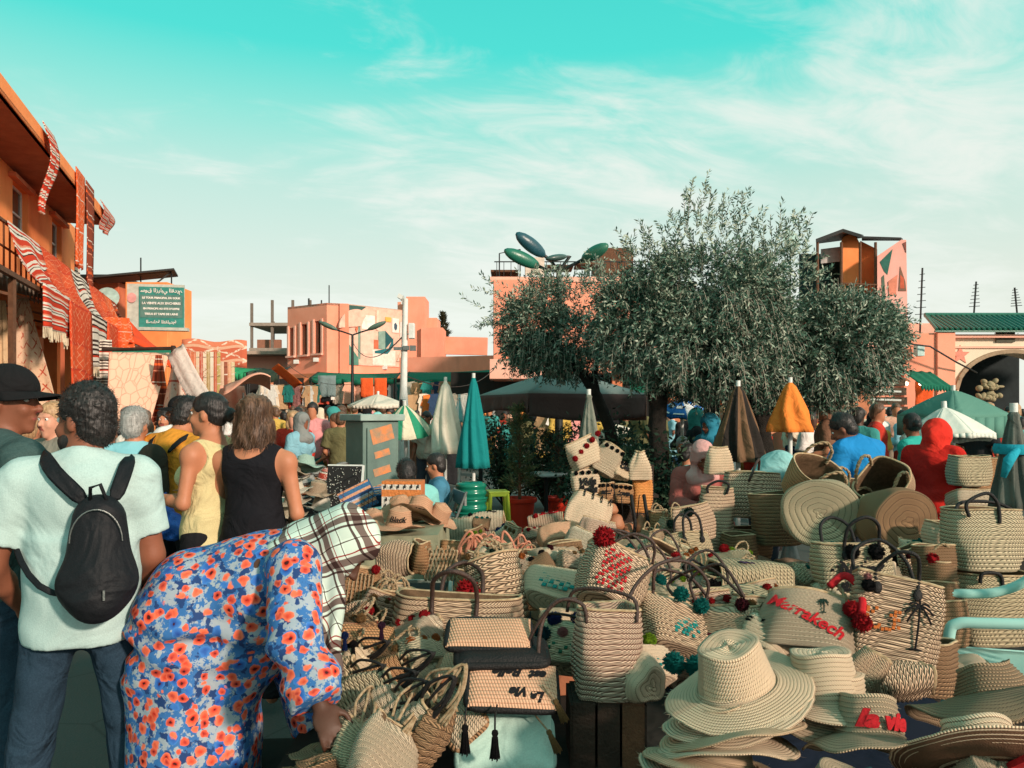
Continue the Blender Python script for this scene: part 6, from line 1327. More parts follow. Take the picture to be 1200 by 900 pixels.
folk('child sized vendor in pale aqua sitting behind the orange striped box', gp(478, 6.3)+Vector((0, 0, .05)), R(20), dict(head=(0, .06, 1.09)), 1.62, (.1, 1, -.5), 'brown', (.22, .55, .52), seated=True, res=.0135)
folk('woman in a black and white patterned top by the green striped parasol', gp(500, 12.5), R(160), None, 1.60, (.3, 1, -.2), 'brown', (.35, .34, .28), hair_k='bun', res=.016)
folk('woman in a blue shirt sitting on the grey chair right of the cabinet', gp(512, 7.6), R(100), None, 1.62, (.3, 1, -.2), 'tan', (.06, .20, .30), seated=True, res=.014)

# ---------- the crowd
def proto(i):
    random.seed(50+i); fem = i % 2; robe = i in (1, 4, 7)
    t2, B = folk('x', (0, 0, 0), 0, dict(wL=(-.2, random.uniform(-.1, .3), random.uniform(.9, 1.15)), wR=(.2, random.uniform(-.1, .3), random.uniform(.85, 1.1)), kL=(-.1, .08, .5), aL=(-.1, .12, .09), aR=(.1, -.15, .1)), 1.68 if not fem else 1.60, (0, 1, -.1), ['tan', 'brown', 'tan', 'brown', 'fair', 'dark', 'tan', 'brown'][i], hair_k=['short', 'long', 'short', 'bun', 'long', 'short', 'bun', 'long'][i], hair_c=['black', 'black', 'brown', 'black', 'fair', 'black', 'brown', 'black'][i], res=.026, robe=robe, scarf=(1, 1, 1) if i in (1, 7) else None, longs=i in (3, 4))
    return t2
protos = [proto(i) for i in range(8)]; random.seed(99)
pal2 = [('white', (.74, .72, .68)), ('black', (.02, .02, .022)), ('peach', (.72, .38, .27)), ('teal', (.05, .28, .26)), ('navy', (.02, .04, .10)), ('red', (.5, .04, .025)), ('cream', (.66, .56, .42)), ('pale blue', (.22, .44, .52)), ('grey', (.22, .23, .22)), ('orange', (.70, .24, .06)), ('pink', (.66, .28, .28)), ('olive', (.14, .13, .06)), ('brown', (.2, .1, .06)), ('aqua', (.25, .6, .56)), ('mustard', (.55, .36, .08))]
def crowd_person(px, Y, where, grp, first):
    i = random.randrange(8); c = copy_tree(protos[i]) if (i in used_p) else protos[i]; used_p.add(i)
    nm, col = random.choice(pal2); nb, cb = random.choice(pal2); rz = random.choice([0, PI])+random.gauss(0, .9); facing = math.cos(rz) < 0
    c.location = gp(px, Y); c.rotation_euler = (0, 0, rz); s_ = random.uniform(.93, 1.06); c.scale = (s_,)*3
    for ch in c.children:
        n_ = ch.name.split('.')[0]
        if n_ in ('shirt', 'robe'): ch.color = c4(col)
        elif n_ == 'trousers': ch.color = c4(tuple(x*.5 for x in cb))
        elif n_ == 'headscarf': ch.color = c4(cb); 
    robe = any(ch.name.startswith('robe') for ch in c.children); sc_ = any(ch.name.startswith('headscarf') for ch in c.children)
    hd = f'{nb} headscarf' if sc_ else ['short black hair', '', 'short brown hair', 'black bun', 'fair hair', 'cropped black hair', 'brown bun', ''][i]
    tag(c, f'person in {nm} {"robe" if robe else "shirt"}, {hd}, {"facing us" if facing else "from behind"}, {where}', 'person', grp)
used_p = set(); pts = []
def spread(n, x0, x1, Y0, Y1, where, grp, mind=.42):
    k = 0; tr = 0
    while k < n and tr < n*40:
        tr += 1; Y = Y0+(Y1-Y0)*random.random()**.8; px = random.uniform(x0, x1); p = gp(px, Y)
        if any((p.x-q[0])**2+(p.y-q[1])**2 < mind**2 for q in pts): continue
        pts.append((p.x, p.y)); crowd_person(px, Y, where, grp, k); k += 1
spread(26, 340, 405, 9.5, 20, 'left of the cabinet', 'crowd left of the cabinet')
spread(60, 300, 470, 17, 33, 'before the painted building', 'crowd before the painted building')
spread(16, 415, 475, 11, 26, 'by the white pole', 'crowd by the white pole')
spread(22, 470, 580, 15, 32, 'beyond the closed parasols', 'crowd beyond the closed parasols')
spread(14, 258, 340, 9, 22, 'under the peach canopy', 'crowd under the peach canopy')
spread(10, 130, 262, 9, 16, 'by the draped rugs', 'crowd by the draped rugs')
spread(14, 580, 760, 13, 26, 'beyond the large dark canopy', 'crowd beyond the large canopy')
spread(16, 770, 905, 10, 22, 'in the shade of the olives', 'crowd in the shade of the olives')
spread(26, 925, 1065, 8.5, 19, 'before the display racks', 'crowd before the display racks')
spread(20, 1115, 1205, 9.0, 24, 'in front of the arch', 'crowd in front of the arch')
# ================================================================== STRAW GOODS
straw = weave('straw_natural', (.84, .59, .42), (.07, .035, .018), 85, .68)
straw_c = weave('straw_coarse', (.83, .59, .42), (.05, .025, .012), 55, .72, .8, 1.2)
straw_g = weave('straw_greenish', (.60, .50, .34), (.05, .045, .022), 60, .45)
straw_b = weave('straw_brown', (.38, .22, .12), (.045, .025, .012), 90, .5)
straw_o = weave('straw_orange', (.60, .32, .16), (.16, .06, .02), 90, .4)
straw_p = weave('straw_peach', (.70, .40, .26), (.3, .12, .06), 110, .35, .5, .6)
straw_f = weave('straw_fine', (.86, .66, .48), (.16, .09, .045), 140, .42, .5, .7)
straw_w = weave('straw_weathered', (.66, .53, .39), (.11, .08, .045), 120, .35, 1.0, .9)
straw_pl = weave('straw_pink', (.80, .57, .43), (.13, .05, .03), 85, .68)
rim_m = plain('palm_rim', (.55, .42, .26), (.35, .24, .13), 60, .8, .6, .004)
ropem = plain('palm_rope', (.50, .38, .24), (.25, .16, .08), 90, .85, .8, .004)
leath = plain('dark_leather', (.028, .014, .010), (.05, .022, .014), 18, .6, .5, spec=.5)
leath_b = plain('black_leather', (.010, .009, .009), None, 18, .62, .5, spec=.3)
tanl = plain('tan_leather', (.42, .18, .09), (.30, .12, .06), 14, .5, .4)
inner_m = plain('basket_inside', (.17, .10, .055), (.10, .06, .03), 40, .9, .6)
wool = tinted('dyed_wool', 40, .8); red_thread = plain('red_wool_thread', (.72, .02, .025), (.5, .01, .015), 60, .9, .8)
_bm = {}
def se(a, e): c, s_ = math.cos(a), math.sin(a); return (math.copysign(abs(c)**(2/e), c), math.copysign(abs(s_)**(2/e), s_))
def basket_mesh(w_, d, h, wt=None, dt=None, e=3.5, rows=16, n=44, bulge=.02, mt=None, seed=0, sag=.006, close=False, pinch=1.0, mi_in=True):
    """plaited basket: scalloped rows, rolled rim, hollow inside with its own floor"""
    key = (w_, d, h, wt, dt, e, rows, n, bulge, mt.name, seed, close, pinch)
    if key in _bm: return _bm[key]
    wt = w_ if wt is None else wt; dt = d if dt is None else dt; rows = rows; V = []; UV = []; F = []; MI = []; rings = []
    def ring(a_, b_, z, v_, inn=False, ex=None):
        ex = ex or e
        base = len(V)
        for k in range(n):
            t = 2*PI*k/n+PI/4; cx_, cy_ = se(t, ex); x, y = a_*cx_, b_*cy_
            wob = sag*(math.sin(3*t+z*14+seed*1.7)+.6*math.sin(5*t-z*21+seed)); x += wob*cx_; y += wob*cy_; zz = z+sag*.8*math.sin(2*t+seed*2.1)*(z/h)
            V.append((x, y, zz)); UV.append((k/n*PI*(a_+b_) if a_ > .02 else k/n*.06, v_))
        rings.append((base, inn)); return base
    # floor: concentric rows
    nb = max(3, int(rows*.45)); rb = []
    for i in range(nb*2+1):
        f = i/(nb*2); rb.append((w_/2*f*.97+.002, d/2*f*.97+.002, .004-.0035*abs(math.sin(PI*f*nb)), f*nb, False, 2+(e-2)*f**3))
    for q in rb: ring(*q)
    for i in range(rows*2+1):
        f = i/(rows*2); a_ = (w_+(wt-w_)*f)/2; b_ = (d+(dt-d)*f)/2; bu = bulge*math.sin(PI*min(1, f*1.02)); sc_ = (.0042 if i % 2 else -.001)
        cl = 1-(.9*(max(0, f-.72)/.28)**1.3 if close else 0); ring(a_+bu+sc_, (b_+bu)*cl*pinch+sc_, .008+(h-.008)*f*(1 if not close else 1), f*rows+nb+1)
    no = len(rings)
    a_, b_ = wt/2, dt/2*(.12 if close else 1)*pinch
    ring(a_+.006, b_+.006, h+.004, rows+nb+1.2); ring(a_, b_, h+.009, rows+nb+1.5); ring(a_-.009, max(.003, b_-.009), h+.004, rows+nb+1.8, True)
    for i in range(5):
        f = 1-(i+1)/5*.96; cl = 1-(.9*(max(0, f-.72)/.28)**1.3 if close else 0); ring((w_+(wt-w_)*f)/2-.009+bulge*.9*math.sin(PI*f), max(.003, ((d+(dt-d)*f)/2+bulge*.9*math.sin(PI*f))*cl*pinch-.009), .012+(h-.012)*f, f*rows, True)
    ring(.004, .004, .014, 0, True)
    for j in range(len(rings)-1):
        b0, b1 = rings[j][0], rings[j+1][0]; m_ = 1 if no <= j+1 <= no+2 else (2 if rings[j+1][1] else 0)
        for k in range(n): F.append((b0+k, b0+(k+1) % n, b1+(k+1) % n, b1+k)); MI.append(m_)
    F.append(tuple(range(n))[::-1]); MI.append(0); rf = random.Random(seed+n+rows); nv = no*n
    for q in range(26):
        i = rf.randrange(n*(nb*2+1), nv) if q % 3 else rf.randrange(nv-n, nv); p = Vector(V[i]); o_ = Vector((p.x, p.y, 0)).normalized(); s_ = Vector((-o_.y, o_.x, 0))*rf.choice((-1, 1)); l_ = rf.uniform(.012, .035); e_ = p+o_*l_*.5+s_*l_*.6+Vector((0, 0, rf.uniform(-.6, .9)*l_)); b_ = len(V); V += [tuple(p+Vector((0, 0, .0007))), tuple(p-Vector((0, 0, .0007))), tuple(e_)]; UV += [UV[i]]*3; F.append((b_, b_+1, b_+2)); MI.append(1)
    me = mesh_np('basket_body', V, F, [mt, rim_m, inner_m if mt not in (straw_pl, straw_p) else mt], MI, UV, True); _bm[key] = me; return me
def front(w_, d, h, wt, dt, e, bulge, off=.008):
    """point on the front face of such a basket"""
    def fn(x, z, hh=0.0):
        f = max(0, min(1, z/h)); a_ = (w_+(wt-w_)*f)/2+bulge*math.sin(PI*f); b_ = (d+(dt-d)*f)/2+bulge*math.sin(PI*f); q = min(.98, abs(x)/a_); return Vector((x, -(b_*(1-q**e)**(1/e))-off-hh, z))
    return fn
# fluffy wool ball
def pom_mesh():
    rs = random.Random(5); V = []; F = []
    for i in range(420):
        u = Vector((rs.gauss(0, 1), rs.gauss(0, 1), rs.gauss(0, 1))).normalized(); s_ = u.orthogonal().normalized(); s_ = (Matrix.Rotation(rs.random()*6.3, 3, u) @ s_)*.13; q = u*rs.uniform(.86, 1.08); b = len(V); V += [u*.45-s_, u*.45+s_, q+s_*.35, q-s_*.35]; F.append((b, b+1, b+2, b+3))
    m = MB(); m.ball((0, 0, 0), .8, 12); b = len(V); V += [Vector(x) for x in m.v]; F += [tuple(b+i for i in f) for f in m.f]
    return mesh_np('pompom', [tuple(x) for x in V], F, [wool], None, None, False)
pomM = pom_mesh()
def tassel_mesh():
    m = MB(); m.lathe([(0, 1), (.12, .98), (.15, .88), (.1, .78), (.13, .74)], 10)
    for i in range(46):
        a = i*2.4; r = .12*math.sqrt((i % 9)/9+.1); p = Vector((r*math.cos(a), r*math.sin(a), .76)); m.tube([p, p*1.3-zU*.55, Vector((p.x*1.9, p.y*1.9, random.uniform(-.02, .08)))], .022, 4)
    return mesh_np('tassel', m.v, m.f, [wool], None, None, True)
tasM = tassel_mesh()
COL = dict(red=(.75, .02, .03), teal=(.01, .30, .27), black=(.015, .014, .016), maroon=(.10, .01, .02), green=(.02, .16, .09), lime=(.30, .55, .03), blue=(.02, .05, .22), orange=(.80, .22, .05), darkgreen=(.01, .05, .035), pink=(.8, .3, .3), tan=(.45, .25, .1), peach=(.7, .4, .28))
def pom(parent, p, r, col): return inst('pompom', pomM, parent, p, (random.random()*6, random.random()*6, 0), (r,)*3, COL.get(col, col))
def tassel(parent, p, l, col, rot=(0, 0, 0)): return inst('tassel', tasM, parent, p, rot, (l*.8, l*.8, l), COL.get(col, col))
def smooth_path(pts, k=6):
    P_ = [Vector(p) for p in pts]; out = []
    for i in range(len(P_)-1):
        p0, p1, p2, p3 = P_[max(i-1, 0)], P_[i], P_[i+1], P_[min(i+2, len(P_)-1)]
        for j in range(k):
            t = j/k; out.append(.5*((2*p1)+(p2-p0)*t+(2*p0-5*p1+4*p2-p3)*t*t+(3*p1-p0-3*p2+p3)*t*t*t))
    return out+[P_[-1]]
def handle(parent, pts, r, mt, name='handle'): return MB().tube(smooth_path(pts), r, 8).build(name, mt, parent, smooth=True)
def rope_handle(parent, a, b, top, r=.008, out=0.0, mt=None):
    a, b = Vector(a), Vector(b); m = MB(); mid = (a+b)/2
    pts = smooth_path([a-zU*.03, a, a.lerp(b, .12)+zU*top*.62+Vector((0, -out*.6, 0)), mid+zU*top+Vector((0, -out, 0)), a.lerp(b, .88)+zU*top*.62+Vector((0, -out*.6, 0)), b, b-zU*.03], 8)
    for ph in (0, PI):   # two strands twisted
        q = []
        for i, p in enumerate(pts):
            t = (pts[min(i+1, len(pts)-1)]-pts[max(0, i-1)]).normalized(); s_ = t.orthogonal().normalized(); s2 = t.cross(s_); q.append(p+(s_*math.cos(i*.9+ph)+s2*math.sin(i*.9+ph))*r*.55)
        m.tube(q, r*.7, 6)
    return m.build('handle', mt or ropem, parent, smooth=True)
thread_c = {}
def thread(col):
    c = COL.get(col, col); k = 'thread_%s' % (col if isinstance(col, str) else '%.2f_%.2f_%.2f' % col)
    return plain(k, c, tuple(x*.7 for x in c), 60, .9, .8)
def stitch(parent, fn, pts_list, r, mt, name='embroidery'):
    m = MB()
    for pts in pts_list: m.tube([fn(x, z, r*.6) for (x, z) in pts], r, 5)
    return m.build(name, mt, parent, smooth=True)
def palm(x, z, s_):
    L_ = [[(x+.02*s_*math.sin(t*2), z+s_*t) for t in np.linspace(0, 1, 8)], [(x-.14*s_, z-.02*s_), (x, z), (x+.14*s_, z-.01*s_)]]; tx, tz = x+.02*s_*math.sin(2), z+s_
    for a in (-.5, .15, .8, 1.6, 2.4, 3.1, 3.8): L_.append([(tx+.32*s_*k*math.cos(a), tz+.32*s_*k*math.sin(a)-.22*s_*k*k) for k in (0, .35, .7, 1)])
    return L_
def patch(parent, fn, cells, size, mt, name='embroidery', jit=.2):
    """raised stitched cells"""
    m = MB()
    for (x, z) in cells:
        x += random.uniform(-jit, jit)*size; z += random.uniform(-jit, jit)*size; s_ = size*.46
        c = [(-s_, -s_), (s_, -s_), (s_, s_), (-s_, s_)]; lo = [fn(x+a, z+b, 0) for a, b in c]; hi = [fn(x+a*.8, z+b*.8, .003) for a, b in c]
        m.add(lo+hi, [(4, 5, 6, 7), (0, 1, 5, 4), (1, 2, 6, 5), (2, 3, 7, 6), (3, 0, 4, 7)])
    return m.build(name, mt, parent)
def bag(label, px, py, Y, w_, h, d=None, wt=None, dt=None, rot=(0, 0, 0), mt=None, rows=None, e=3.5, hd='leather', hr=.008, htop=.16, hcol=None, lean=.0, poms=(), seed=0, close=False, bulge=.015, name='straw_bag', cat='bag', group='straw bags and baskets on display', pinch=1.0, pads=True, center=True, sag=.006, loc=None, n=44, hw=.24):
    d = d if d is not None else w_*.45; wt = w_ if wt is None else wt; dt = d if dt is None else dt; mt = mt or straw; rows = rows or max(6, int(h/.021))
    rt = Euler([R(a) for a in rot], 'XYZ'); c = loc or P(px, py, Y); base = Vector(c)-(rt.to_matrix() @ Vector((0, 0, h/2))) if center else Vector(c)
    t2 = thing(name, label, cat, base, rt, group); inst('basket_body', basket_mesh(w_, d, h, wt, dt, e, rows, n, bulge, mt, seed, sag, close, pinch), t2)
    fn = front(w_, d, h, wt, dt*pinch*(.3 if close else 1), e, bulge)
    if hd == 'leather':
        col = hcol or leath
        for sgn in (-1, 1):
            y = fn(wt*hw, h*.9).y*(1 if sgn < 0 else -1)
            if close: y = sgn*.012+ -.0
            x0 = wt*hw; ln = lean*sgn if lean >= 0 else lean
            handle(t2, [(-x0, y+sgn*.004, h*.86), (-x0*1.02, y+sgn*.006, h*1.02), (-x0*.85, y+ln*.6, h+htop*.7), (0, y+ln, h+htop), (x0*.85, y+ln*.6, h+htop*.7), (x0*1.02, y+sgn*.006, h*1.02), (x0, y+sgn*.004, h*.86)], hr, col)
            if pads:
                m = MB()
                for sx in (-1, 1): m.ball((sx*x0, y+sgn*.006, h*.86-.012), (hr*2.1, hr*1.0, hr*2.8), 12); m.ball((sx*x0, y+sgn*(.006+hr*1.0), h*.86-.014), (hr*.6, hr*.4, hr*.6), 8)
                m.build('leather_pad', col, t2, smooth=True)
    elif hd == 'rope':
        for sgn in (-1, 1): rope_handle(t2, (-wt*hw, sgn*dt*.45, h), (wt*hw, sgn*dt*.45, h), htop, hr, lean*-sgn if lean >= 0 else -lean, hcol)
    for (x, y, z, r_, c_) in poms: pom(t2, (x, y, z), r_, c_)
    return t2, fn
def script(parent, fn, s_, size, x, z, col, rot=0., shear=.35, extr=.0015, off=.0018):
    cr, sr = math.cos(rot), math.sin(rot); return lettering(s_, size, thread(col), parent, lambda p: fn(x+p.x*cr-p.y*sr, z+p.x*sr+p.y*cr, p.z+.002), extr, shear, off)
# ------------------------------------------------------------------ hats
_hm = {}
def hat_mesh(ch=.12, rt=.075, rb=.092, rbr=.205, droop=.02, wave=.012, rows=9, brows=10, mt=None, seed=0, dome=.0, tilt=0, under=None):
    key = (ch, rt, rb, rbr, droop, wave, mt.name, seed)
    if key in _hm: return _hm[key]
    n = 54; prof = []; v_ = 0
    for i in range(9): f = i/8; prof.append((max(.002, rt*.95*f), ch-.006*(1-f*f)*(1-dome)+(dome*.03)*(1-f*f)+(.0018 if i % 2 else 0), f*6))
    for i in range(1, 2*rows+1):
        f = i/(2*rows); rr = rt+(rb-rt)*f**1.2; prof.append((rr+(.0032 if i % 2 else -.0008), ch*(1-f)+.006*(f < .08), 6+f*rows))
    for i in range(1, 2*brows+1):
        f = i/(2*brows); prof.append((rb+(rbr-rb)*f, -droop*f*f+.004*(1-f)*0+(.0022 if i % 2 else 0)+.010*(1-f)**6, 6+rows+f*brows))
    V = []; UV = []; F = []; m_ = len(prof)
    for j, (r, z, vv) in enumerate(prof):
        fb = max(0, (r-rb)/(rbr-rb)) if j > 8+2*rows else 0
        for k in range(n):
            a = 2*PI*k/n; wv = wave*fb*fb*(math.sin(2*a+seed)*1.4+math.sin(3*a+seed*2.3)+.4*math.sin(7*a+seed)); rr = r*(1+.02*math.sin(2*a+seed)+.008*math.sin(5*a+seed*3)+(.006*math.sin(23*a+seed)*fb**6)); zz = z+wv+(.004*math.sin(3*a+seed*1.3) if j < 26 else 0)
            V.append((rr*math.cos(a), rr*math.sin(a)*.93, zz)); UV.append((k/n*2*PI*max(r, .03), vv))
    for j in range(m_-1):
        for k in range(n): F.append((j*n+k, (j+1)*n+k, (j+1)*n+(k+1) % n, j*n+(k+1) % n))
    top_n = len(F); F.append(tuple(range(n)))
    # thickness: second skin
    b = len(V)
    for (x, y, z) in list(V): r = math.hypot(x, y); V.append((x*(1-.004/max(r, .02)), y*(1-.004/max(r, .02)), z-.0035)); 
    UV += list(UV)
    F2 = [tuple(reversed([b+i for i in f])) for f in F]; F += F2; e0 = (m_-1)*n
    for k in range(n): F.append((e0+k, b+e0+k, b+e0+(k+1) % n, e0+(k+1) % n))
    MI = [0]*(top_n+1)+[1]*len(F2)+[0]*n; rf = random.Random(seed*7+len(V))
    for q in range(70):
        i = e0+rf.randrange(n) if q % 4 else rf.randrange(n*12, e0); p = Vector(V[i]); o_ = Vector((p.x, p.y, 0)).normalized(); s_ = Vector((-o_.y, o_.x, 0)); l_ = rf.uniform(.004, .016); e_ = p+o_*l_*.8+s_*l_*rf.uniform(-1, 1)+Vector((0, 0, rf.uniform(-.4, .5)*l_)); b_ = len(V); V += [tuple(p+s_*.0008), tuple(p-s_*.0008), tuple(e_)]; UV += [UV[i]]*3; F.append((b_, b_+1, b_+2)); MI.append(0)
    me = mesh_np('hat_body', V, F, [mt, under or mt], MI, UV, True); _hm[key] = me; return me
def hat(label, c, rot=(0, 0, 0), s_=1.0, group='straw hats', **kw):
    t2 = bpy.data.objects.new('straw_hat', hat_mesh(**kw)); C.objects.link(t2); t2.location = c; t2.rotation_euler = [R(a) for a in rot]; t2.scale = (s_,)*3
    return tag(t2, label, 'hat', group)

# ------------------------------------------------------------------ tables, crates and cloths under the goods
navy_c = cloth('navy_blanket', (.012, .018, .035), None, 3); olive_cl = cloth('olive_tablecloth', (.26, .26, .17), None, 3); dkcl = cloth('dark_table_cloth', (.03, .028, .024), None, 3); teal_cl = cloth('teal_ground_cloth', (.03, .10, .10), None, 4)
def table(label, x0, x1, y0, y1, z, mt, drop=.3, name='display_table'):
    t2 = thing(name, label, 'table', ((x0+x1)/2, (y0+y1)/2, 0)); cx_, cy_ = (x0+x1)/2, (y0+y1)/2; a_, b_ = (x1-x0)/2, (y1-y0)/2
    def fn(u, v_):
        x = -a_*1.0+2*a_*u; y = -b_+2*b_*v_; return Vector((x, y, z+.006*math.sin(x*9+y*7)))
    g_ = grid(fn, 14, 10); m = MB(); m.add(g_[0], g_[1])
    per = [(-a_+2*a_*i/20, -b_) for i in range(20)]+[(a_, -b_+2*b_*i/12) for i in range(12)]+[(a_-2*a_*i/20, b_) for i in range(20)]+[(-a_, b_-2*b_*i/12) for i in range(12)]
    vs = []
    for k, q in enumerate((0, .3, .7, 1)):
        for i, (x, y) in enumerate(per): o_ = .035*math.sin(i*1.9)*q; nn = Vector((x/a_, y/b_, 0)).normalized(); vs.append(Vector((x, y, z+.006*math.sin(x*9+y*7)-drop*q))+nn*(o_+.01*q))
    n = len(per); m.add(vs, [(k*n+i, (k+1)*n+i, (k+1)*n+(i+1) % n, k*n+(i+1) % n) for k in range(3) for i in range(n)]); m.build('cloth', mt, t2, smooth=50)
    for sx in (-1, 1):
        for sy in (-1, 1): MB().box((sx*(a_-.06), sy*(b_-.06), (z-.03)/2), (.05, .05, z-.03)).build('leg', dark_wood, t2)
    MB().box((0, 0, z-.025), (2*a_-.04, 2*b_-.04, .03)).build('top', dark_wood, t2); return t2
table('low table under a dark cloth carrying the big straw tote and purses', -.75, .62, 2.25, 3.25, .47, dkcl, .4)
table('low table with a navy blanket under the lettered bags at the right', .66, 1.72, 2.15, 3.3, .42, navy_c, .4)
table('dark cloth covered table under the middle heap of bags', -.62, 2.0, 3.35, 4.9, .45, dkcl, .4)
table('long table under the tall baskets at the back', .95, 2.9, 4.95, 6.1, .40, dkcl, .35)
table('table under the row of rolled bags below the red plant pots', -.85, .9, 5.2, 7.1, .42, teal_cl, .4)
table('table spread with an olive green cloth holding the peach hats', -1.05, -.42, 4.35, 5.15, .90, olive_cl, .55)
table('far right table under the stacked tall baskets', 2.05, 3.2, 3.35, 4.9, .30, dkcl, .28)
table('front table under the stacks of wide straw hats', .30, 1.7, 1.45, 2.1, .58, dkcl, .5)
table('low table at the bottom left under the bags with black straps', -.98, -.30, 1.95, 2.9, .36, dkcl, .3)
# wooden crate under the small upright bag
t_ = thing('wooden_crate', 'dark wooden crate standing on end under the small upright straw bag', 'crate', (P(710, 0, 2.5).x, 2.53, 0))
for k in range(3): MB().box((-.078+.078*k, -.10, .34), (.070, .012, .68)).build('slat', brown_wood if k == 2 else dark_wood, t_)
for sx in (-1, 1): MB().box((sx*.115, 0, .34), (.012, .2, .66)).build('side', dark_wood, t_)
MB().box((0, 0, .673), (.22, .188, .012)).build('top', dark_wood, t_); MB().box((0, .10, .33), (.24, .012, .66)).build('back', dark_wood, t_)

# ------------------------------------------------------------------ foreground bags
t2, fn = bag('big straw tote with dark leather handles in the middle of the foreground', 534, 764, 2.85, .475, .405, .19, .465, .21, (-7, 2, -3), straw, 20, 4, 'leather', .0085, .11, None, .10, seed=1, bulge=.012, hw=.17)
t2, fn = bag('tilted straw bucket bag with a red pompom standing behind the big tote', 583, 692, 3.15, .19, .27, .17, .225, .19, (-16, -13, 10), straw_c, 11, 3, 'rope', .007, .07, poms=[(-.125, -.11, .16, .05, 'red'), (-.09, -.115, .02, .04, 'red')], seed=2)
t2, fn = bag('small upright straw bag with long dark leather handles standing on the crate', 711, 764, 2.5, .185, .285, .14, .19, .15, (-4, 0, 3), straw_pl, 17, 4, 'none', seed=3)
for pts in ([(-.075, -.075, .25), (-.09, -.07, .31), (-.17, -.06, .315), (-.25, -.03, .20), (-.27, -.02, .08)], [(.085, -.07, .25), (.08, -.05, .32), (-.02, .0, .345), (-.10, .05, .33), (-.12, .07, .26)], [(.07, .07, .26), (.12, .1, .34), (.2, .14, .40), (.3, .2, .42)]): handle(t2, pts, .0062, leath)
t2, fn = bag('open straw bag with red wool stitching and a red pompom, mouth turned to the right', 716, 680, 2.85, .20, .21, .15, .235, .17, (-32, 30, 8), straw_c, 11, 3.2, 'none', seed=4, poms=[(-.11, -.085, .20, .043, 'red')])
patch(t2, fn, [(-.085+.012*i, .03+.015*j) for i in range(9) for j in range(10) if (i*7+j*5) % 3], .011, thread('red'))
for pts in ([(-.09, .02, .2), (-.07, .0, .29), (.04, -.02, .31), (.12, -.03, .24)], [(-.07, -.08, .2), (-.02, -.13, .25), (.06, -.14, .25), (.10, -.09, .2)]): handle(t2, pts, .0055, leath)
# stack of purses
def purse(label, px, py, Y, w_, d, h, rot, mt, word=None, wc='black', wrot=PI, edge=None, group='flat woven purses', fringe=None):
    rt = Euler([R(a) for a in rot]); t2 = thing('woven_purse', label, 'purse', P(px, py, Y), rt, group)
    m = MB(); n = 14
    def tp(x, y, hh=0.0):
        q = min(.98, max(abs(x)/(w_/2), abs(y)/(d/2))); return Vector((x, y, h/2*(1-q**6)**.5+.004*math.sin(x*20)*math.cos(y*18)+hh+.001))
    def fn_t(u, v_): x = (u-.5)*w_; y = (v_-.5)*d; return tp(x*.999, y*.999)
    def fn_b(u, v_): p = fn_t(1-u, v_); return Vector((p.x, p.y, -p.z))
    for f_, mi in ((fn_t, 0), (fn_b, 1)):
        vs, fs, uv = grid(f_, 22, 18); m.add(vs, fs, mi, [(p[0], p[1]/.013) for p in [(v_.x, v_.y) for v_ in vs]])
    m.build('purse_body', [mt, edge or mt], t2, smooth=True)
    m = MB(); m.tube([(w_/2*.985*se(a, 8)[0], d/2*.985*se(a, 8)[1], 0) for a in np.linspace(0, 2*PI, 49)], h*.26, 6); m.build('edge', edge or leath_b, t2, smooth=True)
    if word:
        for i, (s_, x, y, sz) in enumerate(word): cr, sr = math.cos(wrot), math.sin(wrot); lettering(s_, sz, thread(wc), t2, lambda p, x=x, y=y: tp(x+p.x*cr-p.y*sr, y+p.x*sr+p.y*cr, p.z+.001), .0012, .4, .0022)
    return t2
purse('peach woven purse lying on top of the stack in front of the big tote', 573, 744, 2.5, .27, .13, .05, (28, 0, -2), straw_p)
purse('black lined purse second in the stack in front of the big tote', 588, 766, 2.46, .285, .15, .055, (12, 0, 3), leath_b, edge=leath_b)
purse('tan purse third in the stack, lying under the black one', 560, 784, 2.52, .26, .16, .05, (10, 0, -6), straw_p, edge=tanl)
purse('tan clutch with the words La Vie est Belle stitched upside down in black', 600, 806, 2.36, .275, .155, .05, (36, 3, 2), straw_p, [('La', .078, -.045, .042), ('Vie', .022, -.030, .042), ('est', .082, .030, .042), ('Belle', -.012, .040, .046)], edge=leath_b)
purse('folded tan bag leaning at the left of the black tassels', 536, 842, 2.38, .16, .12, .06, (40, 30, -40), straw_w, edge=straw_b)
t2 = purse('pale mint flat bag with black tassels hanging over it at the bottom', 592, 872, 2.34, .29, .16, .05, (52, 0, 3), cloth('mint_canvas_bag', (.42, .60, .52), None, 6), edge=cloth('mint_canvas_edge', (.3, .46, .4)))
for px, py, l, lb in ((545, 868, .085, 'left one of the two black tassels hanging over the mint bag'), (580, 874, .085, 'right one of the two black tassels hanging over the mint bag')):
    t3 = thing('key_tassel', lb, 'tassel', P(px, py, 2.2), group='black tassels'); tassel(t3, (0, 0, -.04), l, 'black'); MB().tube([(0, 0, .045), (.0, .02, .075), (.005, .07, .09)], .003, 5).build('cord', leath_b, t3, smooth=True)
for px, py, c_, lb in ((656, 832, 'tan', 'tan tassel hanging from the right side of the lettered clutch'), (648, 868, 'tan', 'lower tan tassel right of the pale mint bag')):
    t3 = thing('key_tassel', lb, 'tassel', P(px, py, 2.3), (0, R(-25), 0)); tassel(t3, (0, 0, -.04), .075, c_); MB().tube([(0, 0, .03), (-.02, .03, .08)], .003, 5).build('cord', ropem, t3, smooth=True)
